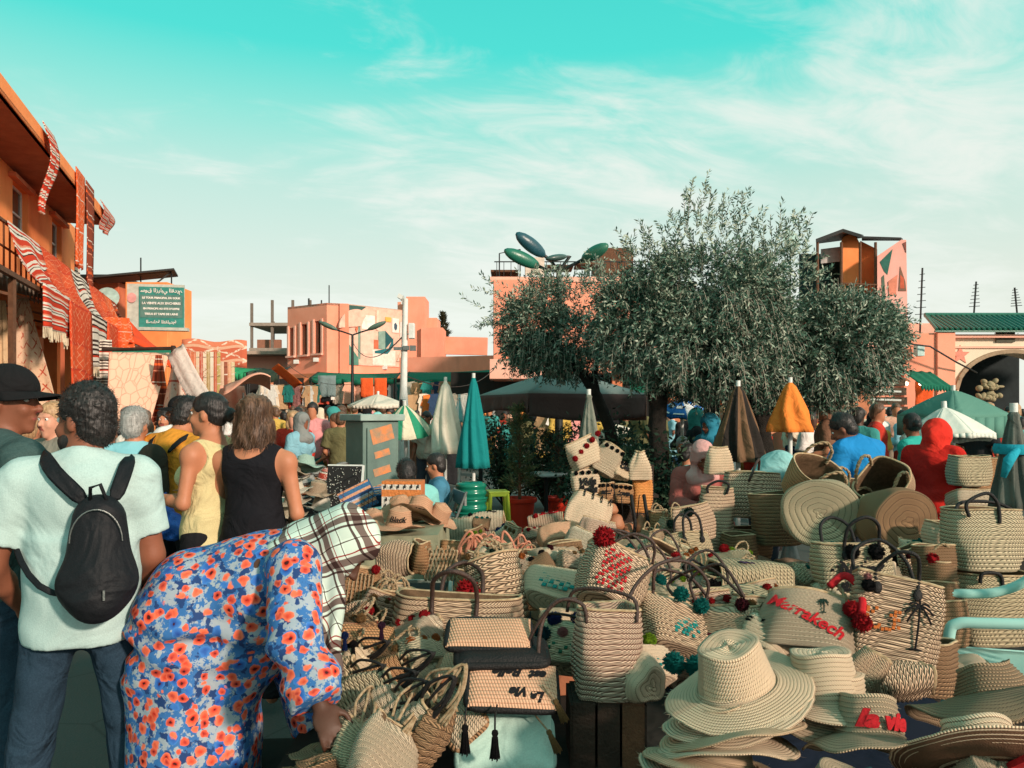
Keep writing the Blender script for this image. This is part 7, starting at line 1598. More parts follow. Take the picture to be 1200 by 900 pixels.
m = MB(); t3 = thing('leather_strap', 'long black leather strap curving beside the stack of purses', 'strap', P(640, 760, 2.45)); MB().tube(smooth_path([P(675, 702, 2.55)-t3.location, P(650, 706, 2.5)-t3.location, P(634, 735, 2.45)-t3.location, P(632, 790, 2.4)-t3.location, P(648, 822, 2.38)-t3.location]), .0065, 8).build('strap_body', leath, t3, smooth=True)
# green chequered box bag on carton
t3 = thing('carton', 'open brown carton under the chequered straw bag', 'carton', (P(655, 0, 3.15).x, 3.15, .47), (0, 0, R(12)))
MB().box((0, 0, .10), (.22, .2, .2)).build('box_body', plain('carton_brown', (.36, .14, .07), None, 5), t3, bevel=.004); MB().box((0, -.13, .19), (.2, .09, .005), Euler((R(-30), 0, 0))).build('flap', plain('carton_brown', (0,)*3), t3)
t2, fn = bag('straw bag with teal chequered stitching lying on the carton', 655, 688, 3.12, .25, .20, .09, rot=(-62, 8, -22), mt=straw_f, rows=12, hd='none', close=True, seed=5)
patch(t2, fn, [(-.06+.022*i, .04+.022*j) for i in range(7) for j in range(6) if (i+j) % 2], .021, thread('teal'), jit=.05); patch(t2, fn, [(-.06+.022*i, .04+.022*j) for i in range(7) for j in range(6) if (i+j) % 2 == 0 and i % 3], .021, thread((.25, .5, .38)), jit=.05)
# mottled bags left of small upright bag
t2, fn = bag('straw bag with green and blue wool flecks lying behind the lettered clutch', 668, 757, 2.72, .24, .19, .08, rot=(-55, 0, -15), mt=straw_g, rows=10, hd='none', close=True, seed=6, poms=[(-.06, -.06, .16, .028, 'blue'), (.02, -.06, .17, .024, 'blue'), (-.02, -.065, .10, .02, 'pink'), (-.09, -.06, .09, .03, (.02, .1, .14)), (.06, -.07, .05, .033, 'red')])
patch(t2, fn, [(-.08+.016*i, .03+.016*j) for i in range(10) for j in range(8) if (i*3+j*5) % 4 == 0], .014, thread('green')); handle(t2, [(-.1, -.04, .18), (-.06, -.1, .15), (.04, -.12, .12), (.1, -.06, .1)], .005, leath_b)
t2, fn = bag('flat straw bag with red zigzag wool stitches left of the small upright bag', 668, 733, 2.9, .20, .16, .07, rot=(-60, 5, 20), mt=straw_f, rows=9, hd='none', close=True, seed=7)
patch(t2, fn, [(-.06+.014*i, .05+.014*j) for i in range(9) for j in range(6) if (i+j) % 2], .012, thread('red'))
# green heart bag
t2, fn = bag('straw bag with a teal stitched patch and two teal pompoms lying on its side', 792, 735, 2.85, .285, .25, .10, rot=(-48, 22, 20), mt=straw_c, rows=12, hd='none', close=True, seed=8, poms=[(-.02, -.085, .21, .031, 'teal'), (.07, -.085, .19, .032, 'teal')])
patch(t2, fn, [(-.09+.0155*i, .055+.0155*j) for i in range(10) for j in range(8) if (i+j*2) % 3 and not (j < 2 and abs(i-4.5) > 2.5)], .014, thread('teal'))
for pts in ([(-.1, -.03, .24), (-.12, -.10, .30), (.0, -.14, .33), (.10, -.12, .28), (.12, -.03, .22)], [(-.08, .0, .25), (-.05, -.02, .36), (.1, -.03, .38), (.18, -.03, .30)]): handle(t2, pts, .0065, leath)
pm = thing('wool_pompoms', 'pair of loose teal wool pompoms tucked beside the top wide hat', 'pompom', P(802, 779, 2.35)); pom(pm, (-.03, 0, .005), .036, 'teal'); pom(pm, (.035, -.01, 0), .036, 'teal')
# Love bag
t2, fn = bag('straw bag with the dark red words Love Belle between the teal and round bags', 846, 748, 2.85, .26, .26, .10, rot=(-46, -10, -32), mt=straw, rows=15, hd='none', close=True, seed=9, e=3, poms=[(.09, -.07, .225, .027, 'maroon'), (.13, -.05, .15, .026, 'maroon')])
script(t2, fn, 'Love', .075, -.01, .165, 'maroon'); script(t2, fn, 'Belle', .075, .015, .085, 'maroon')
for pts in ([(-.09, -.04, .24), (-.11, -.10, .33), (.02, -.14, .36), (.10, -.08, .25)], [(-.12, -.02, .2), (-.2, -.04, .30), (-.22, -.05, .36), (-.05, -.1, .38), (.09, -.07, .26)]): handle(t2, pts, .0062, leath)
t2, fn = bag('small straw purse with a green pompom and teal stitches beside the small upright bag', 762, 778, 2.6, .13, .15, .08, rot=(-50, 20, 40), mt=straw_f, rows=10, hd='none', close=True, seed=10, poms=[(-.02, -.05, .13, .026, 'lime')]); patch(t2, fn, [(-.03+.012*i, .02+.012*j) for i in range(5) for j in range(4) if (i+j) % 2], .011, thread('teal'))
t2, fn = bag('round straw base of a small bag with teal wool beside the hats', 753, 796, 2.45, .12, .10, .12, rot=(-80, 10, 30), mt=straw_f, rows=8, e=2, hd='none', seed=11)
# lying cylinder bag
t2, fn = bag('rolled straw bag lying with its oval mouth facing left and a long dark handle', 880, 682, 3.4, .16, .37, .135, .165, .14, (8, -84, 8), straw_g, 18, 2.6, 'none', seed=12); handle(t2, [(-.02, -.07, .36), (-.02, -.13, .40), (-.07, -.13, .52), (-.11, -.08, .62), (-.13, .0, .60)], .007, leath_b); handle(t2, [(.03, .07, .36), (.07, .08, .44), (.04, -.02, .50), (-.06, -.05, .44), (-.05, -.07, .36)], .006, leath_b)
script(t2, lambda x, z, h_=0: Vector((.088+h_, -x*.9-.02, z)), 'Jolie', .07, .0, .2, (.06, .03, .09), rot=PI/2)
t2, fn = bag('flat greenish straw bag with black marks between the rolled bag and the round bag', 872, 704, 3.15, .25, .16, .08, rot=(-66, 0, -10), mt=straw_g, rows=8, hd='none', close=True, seed=13, poms=[(.09, -.05, .10, .022, 'red')]); stitch(t2, fn, palm(-.05, .04, .06)+palm(.03, .04, .06), .003, thread('black'))
# Marrakech round bag
t2, fn = bag('round straw bag with Marrakech stitched in red letters and a small palm tree', 946, 732, 2.72, .30, .21, .11, .27, .11, (-40, 4, -16), straw_w, 15, 2.4, 'none', seed=14, bulge=.02, poms=[(.135, -.075, .15, .030, 'red'), (.165, -.085, .10, .034, 'red')])
script(t2, fn, 'Marrakech', .062, -.015, .105, 'red', rot=-.42, shear=.25, off=.0015, extr=.0008); stitch(t2, fn, palm(.045, .12, .05), .0025, thread('darkgreen'))
rope_handle(t2, (.05, -.03, .20), (.13, -.03, .17), .08, .007); 
m = MB(); m.tube(smooth_path([(.07, -.05, .24), (.12, -.06, .285), (.17, -.07, .23), (.165, -.09, .13)]), .014, 8); m.build('wool_braid', thread('red'), t2, smooth=True)
# palm tote
t2, fn = bag('straw tote with a black palm tree and orange letters LJ beside the red pompoms', 1047, 727, 2.68, .265, .28, .10, .275, .11, (-16, 10, -10), straw_c, 17, 6, 'none', seed=15, bulge=.006)
stitch(t2, fn, palm(.055, .055, .145), .0036, thread('black'))
patch(t2, fn, [(x_*.0125-.105, z_*.0125+.10) for (x_, z_) in [(0, 0), (0, 1), (0, 2), (0, 3), (0, 4), (0, 5), (1, 0), (2, 0), (3, 0), (1, 4), (2, 5), (1, 1), (4, 0), (7, 5), (7, 4), (7, 3), (7, 2), (7, 1), (6, 0), (5, 0), (8, 5), (8, 3), (6, 4), (8, 1), (3, 1)]], .0125, thread('orange'))
for sx, pts in ((0, [(-.08, -.05, .245), (-.085, -.05, .30), (-.04, -.10, .36), (.02, -.11, .36), (.05, -.06, .30), (.05, -.055, .25)]), (1, [(-.12, .04, .25), (-.14, .05, .36), (-.05, .06, .42), (.04, .05, .36), (.08, .04, .26)])): handle(t2, pts, .0068, leath_b)
m = MB(); [MB().ball(q, (.016, .007, .022), 10).build('leather_pad', leath_b, t2, smooth=True) for q in ((.05, -.062, .235), (-.08, -.058, .235))]; pom(t2, (-.115, -.075, .235), .024, 'black'); pom(t2, (-.12, -.075, .262), .014, 'pink')
t2, fn = bag('straw basket covered in black lettering and two black pompoms behind the palm tree tote', 998, 668, 3.45, .31, .23, .17, .32, .18, (-8, 0, 4), straw_g, 12, 2.8, 'leather', .008, .12, leath_b, .06, seed=16, poms=[(-.05, -.11, .20, .035, 'black'), (.06, -.11, .20, .037, 'black')])
script(t2, fn, 'Never', .075, -.02, .125, 'black', off=.003); script(t2, fn, 'about', .075, -.02, .055, 'black', off=.003); patch(t2, fn, [(-.13+.017*i, .02+.017*j) for i in range(16) for j in range(12) if (i*5+j*7) % 6 == 0], .013, thread('black'))
t2, fn = bag('rolled straw bag lying under the left corner of the palm tree tote', 1012, 788, 2.42, .075, .13, .075, rot=(-12, 55, 10), mt=straw, rows=10, e=2, hd='none', seed=17)
t2, fn = bag('rolled brownish straw bag lying right below the palm tree tote', 1053, 799, 2.5, .09, .19, .09, rot=(-6, 80, -8), mt=straw_c, rows=12, e=2, hd='none', seed=18)
# stacked brown buckets
for i, (px, py, w_, h_, rz, lb) in enumerate(((1104, 736, .155, .22, 6, 'widest brown bucket basket at the bottom of the tilted stack'), (1100, 690, .125, .15, 4, 'second brown bucket basket from the bottom of the stack'), (1097, 666, .125, .15, 8, 'third brown bucket basket in the stack'), (1094, 647, .125, .15, 2, 'topmost brown bucket basket with a red pompom'))):
    t2, fn = bag(lb, px, py+ (0 if i == 0 else 14), 3.75+.03*i, w_*1.19, h_*1.19, w_*1.07, w_*1.5, w_*1.36, (-8, rz*.7, rz*4), straw_b, 12, 2.2, 'none', seed=20+i, poms=[(-.06, -.075, .12, .032, 'red')] if i == 3 else [], group='stacked brown bucket baskets')
    if i == 3: rope_handle(t2, (-.05, -.06, .14), (.04, -.06, .14), .05, .006, .03)
t2, fn = bag('dark brown bucket basket standing right behind the palm tree tote', 1088, 782, 2.9, .15, .20, .14, .17, .16, (-4, 4, 0), straw_b, 12, 2.4, 'none', seed=25)
# tall baskets right
t2, fn = bag('large greenish basket with a dark handle, upper of the two at the right edge', 1150, 632, 4.0, .345, .31, .22, .36, .24, (-3, 1, 2), straw_g, 15, 3, 'none', seed=26, bulge=.02)
for pts in ([(-.14, -.12, .28), (-.15, -.12, .35), (-.05, -.12, .40), (.0, -.125, .36), (.01, -.13, .30), (.01, -.13, .25)], [(-.17, -.05, .29), (-.10, .0, .345), (.08, .0, .345), (.18, -.04, .29)]): handle(t2, pts, .009, leath_b)
t2, fn = bag('large greenish straw basket, lower one of the two at the right edge', 1158, 712, 4.0, .36, .36, .24, .38, .25, (-3, 0, 4), straw_g, 17, 3, 'none', seed=27, bulge=.02); handle(t2, [(-.13, -.13, .33), (-.12, -.14, .38), (-.03, -.14, .37), (-.02, -.14, .28)], .009, leath_b)
t2, fn = bag('small cream straw basket between the brown buckets and the large right basket', 1102, 632, 4.4, .14, .2, .12, rot=(0, 0, 10), mt=straw_f, rows=10, hd='none', seed=28)
# big baskets at the back
t2, fn = bag('large pale straw basket standing on top of a brown one at the back', 880, 580, 5.9, .44, .34, .24, .40, .22, (-2, 2, 2), straw_c, 12, 3.5, 'none', seed=29, bulge=.01); handle(t2, [(-.06, -.12, .28), (-.04, -.13, .34), (.02, -.05, .42), (.08, .06, .44), (.1, .12, .36)], .010, leath)
bag('brown straw basket under the large pale one at the back', 872, 640, 5.9, .34, .27, .24, .38, .26, (-2, 0, 0), straw_b, 11, 3.2, 'none', seed=30)
t2, fn = bag('tall narrow straw basket with a dark handle left of the large pale one', 838, 612, 5.6, .24, .50, .20, .22, .18, (0, 2, -8), straw, 20, 3.2, 'none', seed=31); handle(t2, [(-.07, -.1, .47), (-.07, -.1, .52), (.0, -.1, .56), (.07, -.1, .54), (.06, -.1, .47)], .009, leath_b)
bag('tall straw basket lower in the row left of the brown ones', 866, 648, 5.4, .20, .26, .18, rot=(0, 0, 12), mt=straw_b, rows=12, hd='none', seed=32)
bag('wide brown coarse basket in front of the large pale one', 912, 608, 5.5, .32, .36, .26, .38, .30, (-2, -3, 0), straw_b, 14, 2.6, 'none', seed=33)
bag('rounded straw basket lid shaped bag behind the woman in pink', 842, 540, 6.3, .24, .22, .14, .14, .08, (0, 0, 10), straw_f, 10, 2.4, 'none', seed=34)
t2, fn = bag('big round straw basket tipped so its greenish coiled base faces the camera', 962, 602, 5.0, .46, .30, .42, .44, .40, (-99, 0, -24), straw_g, 14, 2.2, 'rope', .010, .12, seed=35, n=56)
t2, fn = bag('big round dark basket showing its coiled base, right of the greenish coiled one', 1050, 612, 4.7, .40, .26, .38, .40, .36, (-97, 0, 6), straw_b, 12, 2.1, 'rope', .010, .14, seed=36, n=56)
t2, fn = bag('large straw basket lying slanted behind the two round bases', 1035, 582, 5.4, .34, .40, .28, .38, .3, (30, -42, 20), straw, 18, 3, 'rope', .011, .16, seed=37)
t2, fn = bag('open brown straw basket with rope loops behind the greenish coiled base', 952, 568, 5.5, .34, .26, .30, .42, .36, (38, 16, 10), straw_o, 12, 2.4, 'rope', .011, .14, seed=38)
bag('straw basket with a wide mouth behind the blue shirted man’s hands', 990, 590, 5.7, .36, .24, .30, .4, .34, (24, 0, 10), straw_g, 12, 2.4, 'rope', .010, .1, seed=39)
for (px, py, Y, w_, h_, mt, rt, lb) in ((1135, 552, 5.8, .26, .22, straw_g, (0, 0, 0), 'straw basket on the far right stall next to the red robe'), (1150, 556, 5.9, .22, .26, straw_o, (0, 4, 0), 'orange brown straw basket on the far right stall'), (1140, 588, 5.4, .3, .12, straw_w, (-20, 0, 0), 'flat pale basket on the far right stall under the orange one')):
    bag(lb, px, py, Y, w_, h_, w_*.7, rot=rt, mt=mt, hd='none', seed=int(px))
table('far right stall table behind the large baskets', 3.0, 4.2, 5.3, 6.5, .72, dkcl, .5)

# ------------------------------------------------------------------ middle: rolled bags under the pots, peachy handles
cy = [(533, 617, 6.9, .36, straw_f, 88, 'greenish cream rolled straw bag at the far left of the back row', []), (592, 628, 6.4, .26, straw_f, 60, 'cream rolled bag with navy patterned flap in the back row', ['blue']), (626, 632, 6.0, .30, straw_pl, 86, 'pinkish rolled bag right of the navy patterned one', ['red']), (640, 612, 6.6, .30, straw_pl, 80, 'pinkish rolled bag with red wool ties below the left pot', ['red']), (562, 634, 5.9, .22, straw_pl, 85, 'small pinkish rolled bag with dark red wool ties', ['maroon']), (566, 610, 7.2, .4, straw_w, 82, 'pale rolled bag with black ties at the back', ['black']), (672, 618, 6.3, .26, straw_p, 70, 'peach rolled bag below the right pot', []), (505, 628, 6.2, .2, straw_f, 40, 'cream bag end beside the olive tablecloth', [])]
for i, (px, py, Y, h_, mt, ry, lb, pc) in enumerate(cy):
    t2, fn = bag(lb, px, py+4, Y, .19, h_, .17, rot=(0, ry, 8-i*3), mt=mt, rows=14, e=2.3, hd='none', seed=40+i, close=False, group='rolled straw bags in the back row')
    for k, c_ in enumerate(pc*3):
        pom(t2, (-.10, -.04+.02*k, h_*(.25+.22*k)), .026, c_)
    stitch(t2, lambda x, z, h2=0: Vector((-.102-h2, x, z)), [[(-.03+.02*math.sin(k*2), h_*.2+.03*k) for k in range(int(h_*.6/.03)+2)]], .006, thread(pc[0] if pc else 'peach'), 'wool_tie')
t2, fn = bag('small square straw basket in front of the pinkish rolled bags', 603, 657, 4.9, .15, .15, .12, rot=(0, 0, 6), mt=straw_f, rows=9, e=4, hd='none', seed=50)
t2, fn = bag('brown coarse basket with a dark oval mouth tipped towards the camera', 620, 662, 4.6, .14, .15, .10, .16, .12, (35, 0, 14), straw_o, 9, 2.2, 'rope', .005, .04, seed=51)
bag('brown straw basket under the tipped oval one', 622, 696, 4.1, .17, .15, .13, .19, .14, (0, 0, 4), straw_o, 10, 2.6, 'none', seed=52)
# peach mesh bags and twisted handles near 540-600, 630-660
def loops(label, px, py, Y, n, mt, s_, name='handle_bundle', group='bundles of twisted rope handles'):
    t2 = thing(name, label, 'rope handles', P(px, py, Y), group=group); rs = random.Random(int(px*py))
    for i in range(n):
        a = rs.uniform(-1, 1)*s_; h_ = rs.uniform(.5, 1)*s_*.9; w2 = rs.uniform(.2, .45)*s_; m = MB(); m.tube(smooth_path([(a-w2, rs.uniform(-.3, .1)*s_, -.3*s_), (a-w2*.8, -.1*s_, h_*.4), (a+rs.uniform(-.2, .2)*s_, -.3*s_*rs.random(), h_), (a+w2*.9, 0, h_*.4), (a+w2, rs.uniform(-.3, .1)*s_, -.3*s_)], 5), s_*.045, 6); m.build('handle', mt, t2, smooth=True)
peachl = plain('peach_leather', (.60, .26, .17), (.45, .18, .11), 30, .6, .4)
loops('twisted peach handles standing up from the bags behind the tilted bucket bag', 560, 652, 4.4, 11, peachl, .17)
loops('second bundle of peach handles right of the tilted bucket bag', 590, 648, 4.7, 8, peachl, .14)
for i, (px, py, Y, w_, h_, mt, rt, lb) in enumerate(((545, 655, 4.5, .26, .2, straw_o, (-10, 0, 0), 'orange brown bag under the twisted peach handles'), (552, 700, 3.5, .13, .22, straw_o, (0, 4, 0), 'narrow ridged brown basket left of the tilted bucket bag'), (660, 628, 4.9, .30, .16, straw_p, (-60, 0, 14), 'crumpled peach mesh bag below the right pot'), (688, 640, 4.6, .26, .2, straw_w, (-50, 14, -30), 'crumpled grey straw bag in the middle heap'), (650, 655, 4.2, .24, .16, straw_w, (-70, 0, 20), 'flattened sack like straw bag left of the open red bag'), (700, 655, 4.1, .22, .15, straw_w, (-66, -14, 34), 'flattened straw bag above the open red bag'))):
    bag(lb, px, py, Y, w_, h_, w_*.4, rot=rt, mt=mt, hd='none', seed=60+i, close=i > 1, rows=10)
# rack of small lettered bags
t3 = thing('bag_rack', 'dark rack holding the small lettered bags and hanging purses', 'rack', (P(722, 0, 5.6).x, 5.75, 0))
m = MB(); m.box((0, 0, .5), (.58, .05, 1.0)); m.build('panel', dark_wood, t3)
for x in (-.28, 0, .28): MB().box((x, .02, .6), (.04, .06, 1.2)).build('post', dark_wood, t3)
for z in (.62, .98): MB().box((0, -.08, z), (.62, .14, .02)).build('shelf', dark_wood, t3)
rk = [(684, 532, .21, .20, straw_f, (-20, -22, 10), 'red', 'small bag with red wool roses at the top left of the rack', ''), (686, 566, .175, .20, straw_f, (-4, -4, 4), 'black', 'small upright bag lettered Vida Bella with black pompoms at the left of the rack', 'Vida|Bella'), (712, 540, .16, .22, straw_w, (-20, 30, 0), 'black', 'curled small bag with black pompoms in the middle of the rack', ''), (709, 577, .12, .13, straw_o, (-4, 0, 0), 'black', 'small orange bag with black lettering in the middle of the rack', 'ami'), (729, 579, .12, .13, straw_o, (-4, 4, 0), 'black', 'second small orange bag lettered beside the fluted orange box', 'love'), (727, 552, .13, .12, straw_f, (-30, 20, 20), 'black', 'small lettered bag tipped against the cone shaped hood bag', 'Oui'), (750, 546, .17, .20, straw_f, (0, 0, 4), None, 'cone shaped pale straw bag standing on the orange box', ''), (752, 581, .125, .24, weave('straw_bright_orange', (.85, .34, .10), (.6, .2, .05), 60, .3), (0, 0, 0), None, 'bright orange woven box basket at the right of the rack', '')]
for i, (px, py, w_, h_, mt, rt, pc, lb, word) in enumerate(rk):
    t2, fn = bag(lb, px, py, 5.5 if i != 7 else 5.55, w_, h_, w_*.5, w_ if i != 6 else w_*.35, None if i != 6 else w_*.2, rt, mt, max(7, int(h_/.02)), 3, 'none', seed=70+i, group='small bags on the rack', n=32)
    if pc:
        for k in range(4 if pc == 'black' else 5): pom(t2, (-w_*.4+w_*.27*k, -w_*.32, h_*(.88 if pc == 'black' else .4+.13*k)), .016 if pc == 'black' else .022, pc)
    for k, wd in enumerate([q for q in word.split('|') if q]): script(t2, fn, wd, w_*.42, 0, h_*(.55-.28*k), 'black', off=.003)
t2, fn = bag('pale straw board bag with short black loops leaning below the rack', 690, 601, 5.0, .26, .22, .06, rot=(-24, 22, 0), mt=straw_f, rows=14, hd='none', seed=80)
for x in (-.08, -.02, .04, .1): handle(t2, [(x, -.03, .21), (x+.005, -.045, .24), (x+.01, -.05, .19)], .004, leath_b)
t2, fn = bag('straw purse lettered Bijou below the board bag', 700, 620, 4.8, .2, .13, .06, rot=(-40, 12, 0), mt=straw_pl, rows=9, hd='none', seed=81, close=True); script(t2, fn, 'Bijou', .06, .02, .06, 'black')
tb = [(722, 612, .11, .12), (738, 622, .10, .11), (706, 628, .10, .10), (752, 615, .09, .15), (730, 640, .12, .09), (716, 596, .09, .08)]
for i, (px, py, w_, h_) in enumerate(tb):
    t2 = thing('leather_purse', ['tan leather purse hanging highest on the left strap of the rack', 'round tan leather purse hanging in the middle of the rack', 'brown leather pouch hanging low on the left', 'long tan leather purse hanging at the right of the rack', 'lowest tan leather pouch hanging under the round one', 'small tan leather pouch hanging just below the shelf'][i], 'purse', P(px, py, 5.3), (0, R(random.uniform(-12, 12)), R(random.uniform(-20, 20))), 'leather purses hanging from the rack')
    S = SDF(.009, .02); S.ell((0, 0, 0), (w_/2, .035, h_/2)); S.ell((0, 0, -h_*.2), (w_/2*1.1, .045, h_*.32)); S.disp = folds(.002, 60, 40); S.obj('pouch', tanl, t2); MB().tube([(-w_*.4, 0, h_*.3), (-w_*.2, .0, h_*.3+.16), (w_*.3, 0, h_*.3+.14), (w_*.4, 0, h_*.3)], .004, 5).build('strap', leath_b, t2, smooth=True)
for i, px in enumerate((701, 741, 756)):
    t2 = thing('leather_strap', ['left black strap hanging from the rack', 'middle black strap hanging from the rack', 'right black strap hanging from the rack'][i], 'strap', P(px, 590, 5.25)); m = MB(); z = -.28; m.tube(smooth_path([(0, .05, .05), (0, 0, 0), (.02*math.sin(i), -.01, z*.5), (-.02+.02*i, 0, z)]), .013, 6); m.build('strap_body', leath_b, t2, smooth=True)
t2, fn = bag('straw bag with big black pompoms and a small black handle right of the rack', 812, 614, 5.1, .25, .24, .10, rot=(-8, -10, 6), mt=straw, rows=11, hd='none', seed=82, poms=[(-.03, -.07, .205, .034, 'darkgreen'), (-.16, -.05, .15, .03, 'darkgreen')]); rope_handle(t2, (-.14, -.03, .2), (-.07, -.03, .22), .07, .005)
t2, fn = bag('straw bag with upright black leather handle in front of the pompom bag', 808, 645, 4.7, .24, .2, .12, rot=(-14, 0, 10), mt=straw_g, rows=10, hd='leather', hr=.008, htop=.13, hcol=leath_b, lean=0, seed=83)
for i, (px, py, w_, h_) in enumerate(((770, 612, .13, .15), (784, 618, .10, .12), (764, 630, .12, .1))): bag(['light brown small basket just right of the rack', 'small basket between the rack and the pompom bag', 'tiny basket at the foot of the rack'][i], px, py, 5.3-.1*i, w_, h_, w_*.8, rot=(0, 0, 20*i), mt=straw_w if i else straw_o, hd='rope', hr=.005, htop=.05, seed=84+i, group='tiny baskets right of the rack')
# flat and open bags across the middle
mid = [(770, 655, 4.3, .22, .18, straw_g, (35, 30, 10), 0, 'striped dark bag lying open with its ribbed mouth to the right', None), (800, 652, 4.4, .24, .14, straw_g, (-30, 20, -10), 1, 'greenish curled bag right of the striped open one', None), (785, 672, 3.9, .26, .2, straw_pl, (-62, 14, 20), 1, 'flat orange tinted bag in the middle of the heap', 'red'), (848, 662, 4.0, .24, .16, straw_g, (-62, -12, -24), 1, 'flat bag with pink red wool by the rolled bag', 'red'), (745, 672, 3.7, .22, .2, straw_pl, (-56, -24, 30), 1, 'pinkish bag with a red wool tuft behind the open red bag', 'red'), (812, 690, 3.4, .2, .16, straw_w, (-60, 0, 0), 1, 'small flat bag under a lime green pompom', 'lime'), (765, 700, 3.2, .22, .16, straw_g, (-60, 12, 8), 1, 'greenish bag under the long dark handles', 'teal'), (830, 704, 3.2, .2, .14, straw_f, (-60, 0, -14), 1, 'pale bag with black wool tufts left of the rolled bag', 'black'), (740, 645, 4.7, .2, .14, straw_w, (-50, 0, -20), 1, 'crumpled grey bag below the hanging purses', None), (716, 668, 3.9, .2, .14, straw_w, (-50, 20, 0), 1, 'grey straw bag left behind the open red bag', None)]
for i, (px, py, Y, w_, h_, mt, rt, cl, lb, pc) in enumerate(mid):
    t2, fn = bag(lb, px, py, Y, w_, h_, w_*.42, rot=rt, mt=mt, hd='none', close=bool(cl), rows=11, seed=90+i, poms=[(.02, -w_*.28, h_*.75, .028, pc), (-.05, -w_*.26, h_*.5, .02, pc)] if pc else [])
    if i in (2, 4, 6, 7): handle(t2, [(-.08, -.05, h_*.9), (-.09, -.09, h_+.06), (.0, -.12, h_+.11), (.07, -.08, h_+.05), (.08, -.04, h_*.9)], .006, leath)
# random fill: more flat bags so the heap has no holes
fil = [(-.45, .15), (.1, .9), (.9, 1.7)]
rs = random.Random(11); k = 0
labs = ['plain', 'greenish', 'reddish', 'weathered', 'coarse', 'brown']; mts = [straw_f, straw_g, straw_pl, straw_w, straw_c, straw_b]
places = [(640, 700, 'between the carton and the open red bag'), (705, 790, 'behind the hats'), (800, 700, 'under the teal stitched bag'), (880, 720, 'under the rolled bag'), (930, 690, 'in front of the brown baskets'), (870, 650, 'at the foot of the tall baskets'), (920, 660, 'below the tipped round base'), (960, 670, 'left of the black lettered basket'), (1030, 660, 'below the dark round base'), (1060, 660, 'left of the bucket stack'), (575, 645, 'behind the small square basket'), (640, 640, 'at the left of the flattened bags'), (605, 725, 'right of the tilted bucket bag'), (730, 610, 'at the foot of the rack'), (860, 690, 'under the flat greenish bag'), (1075, 700, 'between the tote and the bucket stack'), (985, 700, 'between the round bag and the palm tote'), (905, 775, 'behind the crowns of the hats'), (980, 780, 'under the round Marrakech bag'), (1110, 770, 'behind the floppy hat'), (840, 780, 'behind the first hat crown')]
for i, (px, py, wh) in enumerate(places*2):
    Yq = max(2.5, min(5.6, (1.6-.52)*900/(py-482+10*(i > 20)))); q = rs.randrange(6); h_ = rs.uniform(.14, .22); w_ = rs.uniform(.18, .26)
    bag(f'{labs[q]} straw bag lying flat {wh}'+(', lower one' if i >= len(places) else ''), px+rs.uniform(-16, 16), py+12+rs.uniform(-5, 8), Yq+.05, w_, h_, w_*.35, rot=(-78+rs.uniform(-10, 12), rs.uniform(-14, 14), rs.uniform(-60, 60)), mt=mts[q], rows=10, hd='none', close=True, seed=i % 7, group='flat bags filling the heap', n=32)

# ------------------------------------------------------------------ left: crates, pouches, strapped bags
cr = thing('plastic_crate', 'grey green plastic crate with slotted sides left of the big tote', 'crate', (P(485, 0, 3.6).x, 3.6, .47), (0, 0, R(4))); crm = plain('crate_plastic', (.26, .32, .27), None, 8, .5)
cw, cd, chh = .34, .26, .31
for (x, y, sx, sy) in ((0, -cd/2, cw, .012), (0, cd/2, cw, .012), (-cw/2, 0, .012, cd), (cw/2, 0, .012, cd)):
    m = MB()
    for z, hz in ((.01, .03), (chh/2, .02), (chh-.015, .035)): m.box((x, y, z), (sx if sx > .02 else .016, sy if sy > .02 else .016, hz))
    n = 17 if sx > .02 else 12
    for k in range(n):
        f = (k+.5)/n-.5
        for z0_, z1_ in ((.02, chh/2), (chh/2, chh-.02)):
            a_ = Vector((x+(f-.02)*sx if sx > .02 else x, y+(f-.02)*sy if sy > .02 else y, z0_)); b_ = Vector((x+(f+.03)*sx if sx > .02 else x, y+(f+.03)*sy if sy > .02 else y, z1_)); m.beam(a_, b_, .006)
    m.build('side', crm, cr)
for sx in (-1, 1):
    for sy in (-1, 1): MB().box((sx*cw/2, sy*cd/2, chh/2), (.022, .022, chh)).build('corner_post', crm, cr)
MB().box((0, 0, .01), (cw-.02, cd-.02, .01)).build('floor', crm, cr); MB().box((0, 0, .17), (cw-.04, cd-.04, .26)).build('contents', dark_in, cr)
t2, fn = bag('small straw bag with a red wool flap lying on the plastic crate', 464, 656, 3.55, .13, .17, .11, rot=(10, 86, -6), mt=straw, rows=12, e=3, hd='none', seed=120); patch(t2, lambda x, z, h2=0: Vector((-.062-h2, x, z)), [(-.03+.012*i, .05+.012*j) for i in range(5) for j in range(7)], .013, thread('red'))
t2, fn = bag('half moon tan straw bag standing on the plastic crate', 493, 653, 3.55, .07, .14, .12, rot=(0, 4, 10), mt=straw_o, rows=10, e=2, hd='none', seed=121)
m_ = thing('macrame_piece', 'hanging macrame knots and white cords at the right end of the crate', 'macrame', P(517, 655, 3.5))
for k in range(9):
    x = -.07+.017*k; m = MB()
    for sgn in (-1, 1): m.tube([(x+sgn*.007*math.sin(z*60), .007*math.cos(z*60)*sgn, -z) for z in np.linspace(-.06+.01*(k % 3), .10, 26)], .0045, 5)
    m.build('cord', ropem, m_, smooth=True)
t2, fn = bag('small tan purse with long cream cords hanging left of the crate', 424, 690, 3.2, .12, .16, .05, rot=(-6, 8, 0), mt=straw_o, rows=10, hd='none', seed=122, poms=[(.05, -.03, .17, .02, 'red')])
for k in range(7): handle(t2, [(-.05+.016*k, -.04, .15), (-.05+.016*k, -.045, .10), (-.048+.016*k, -.045, .03)], .0028, ropem, 'cord')
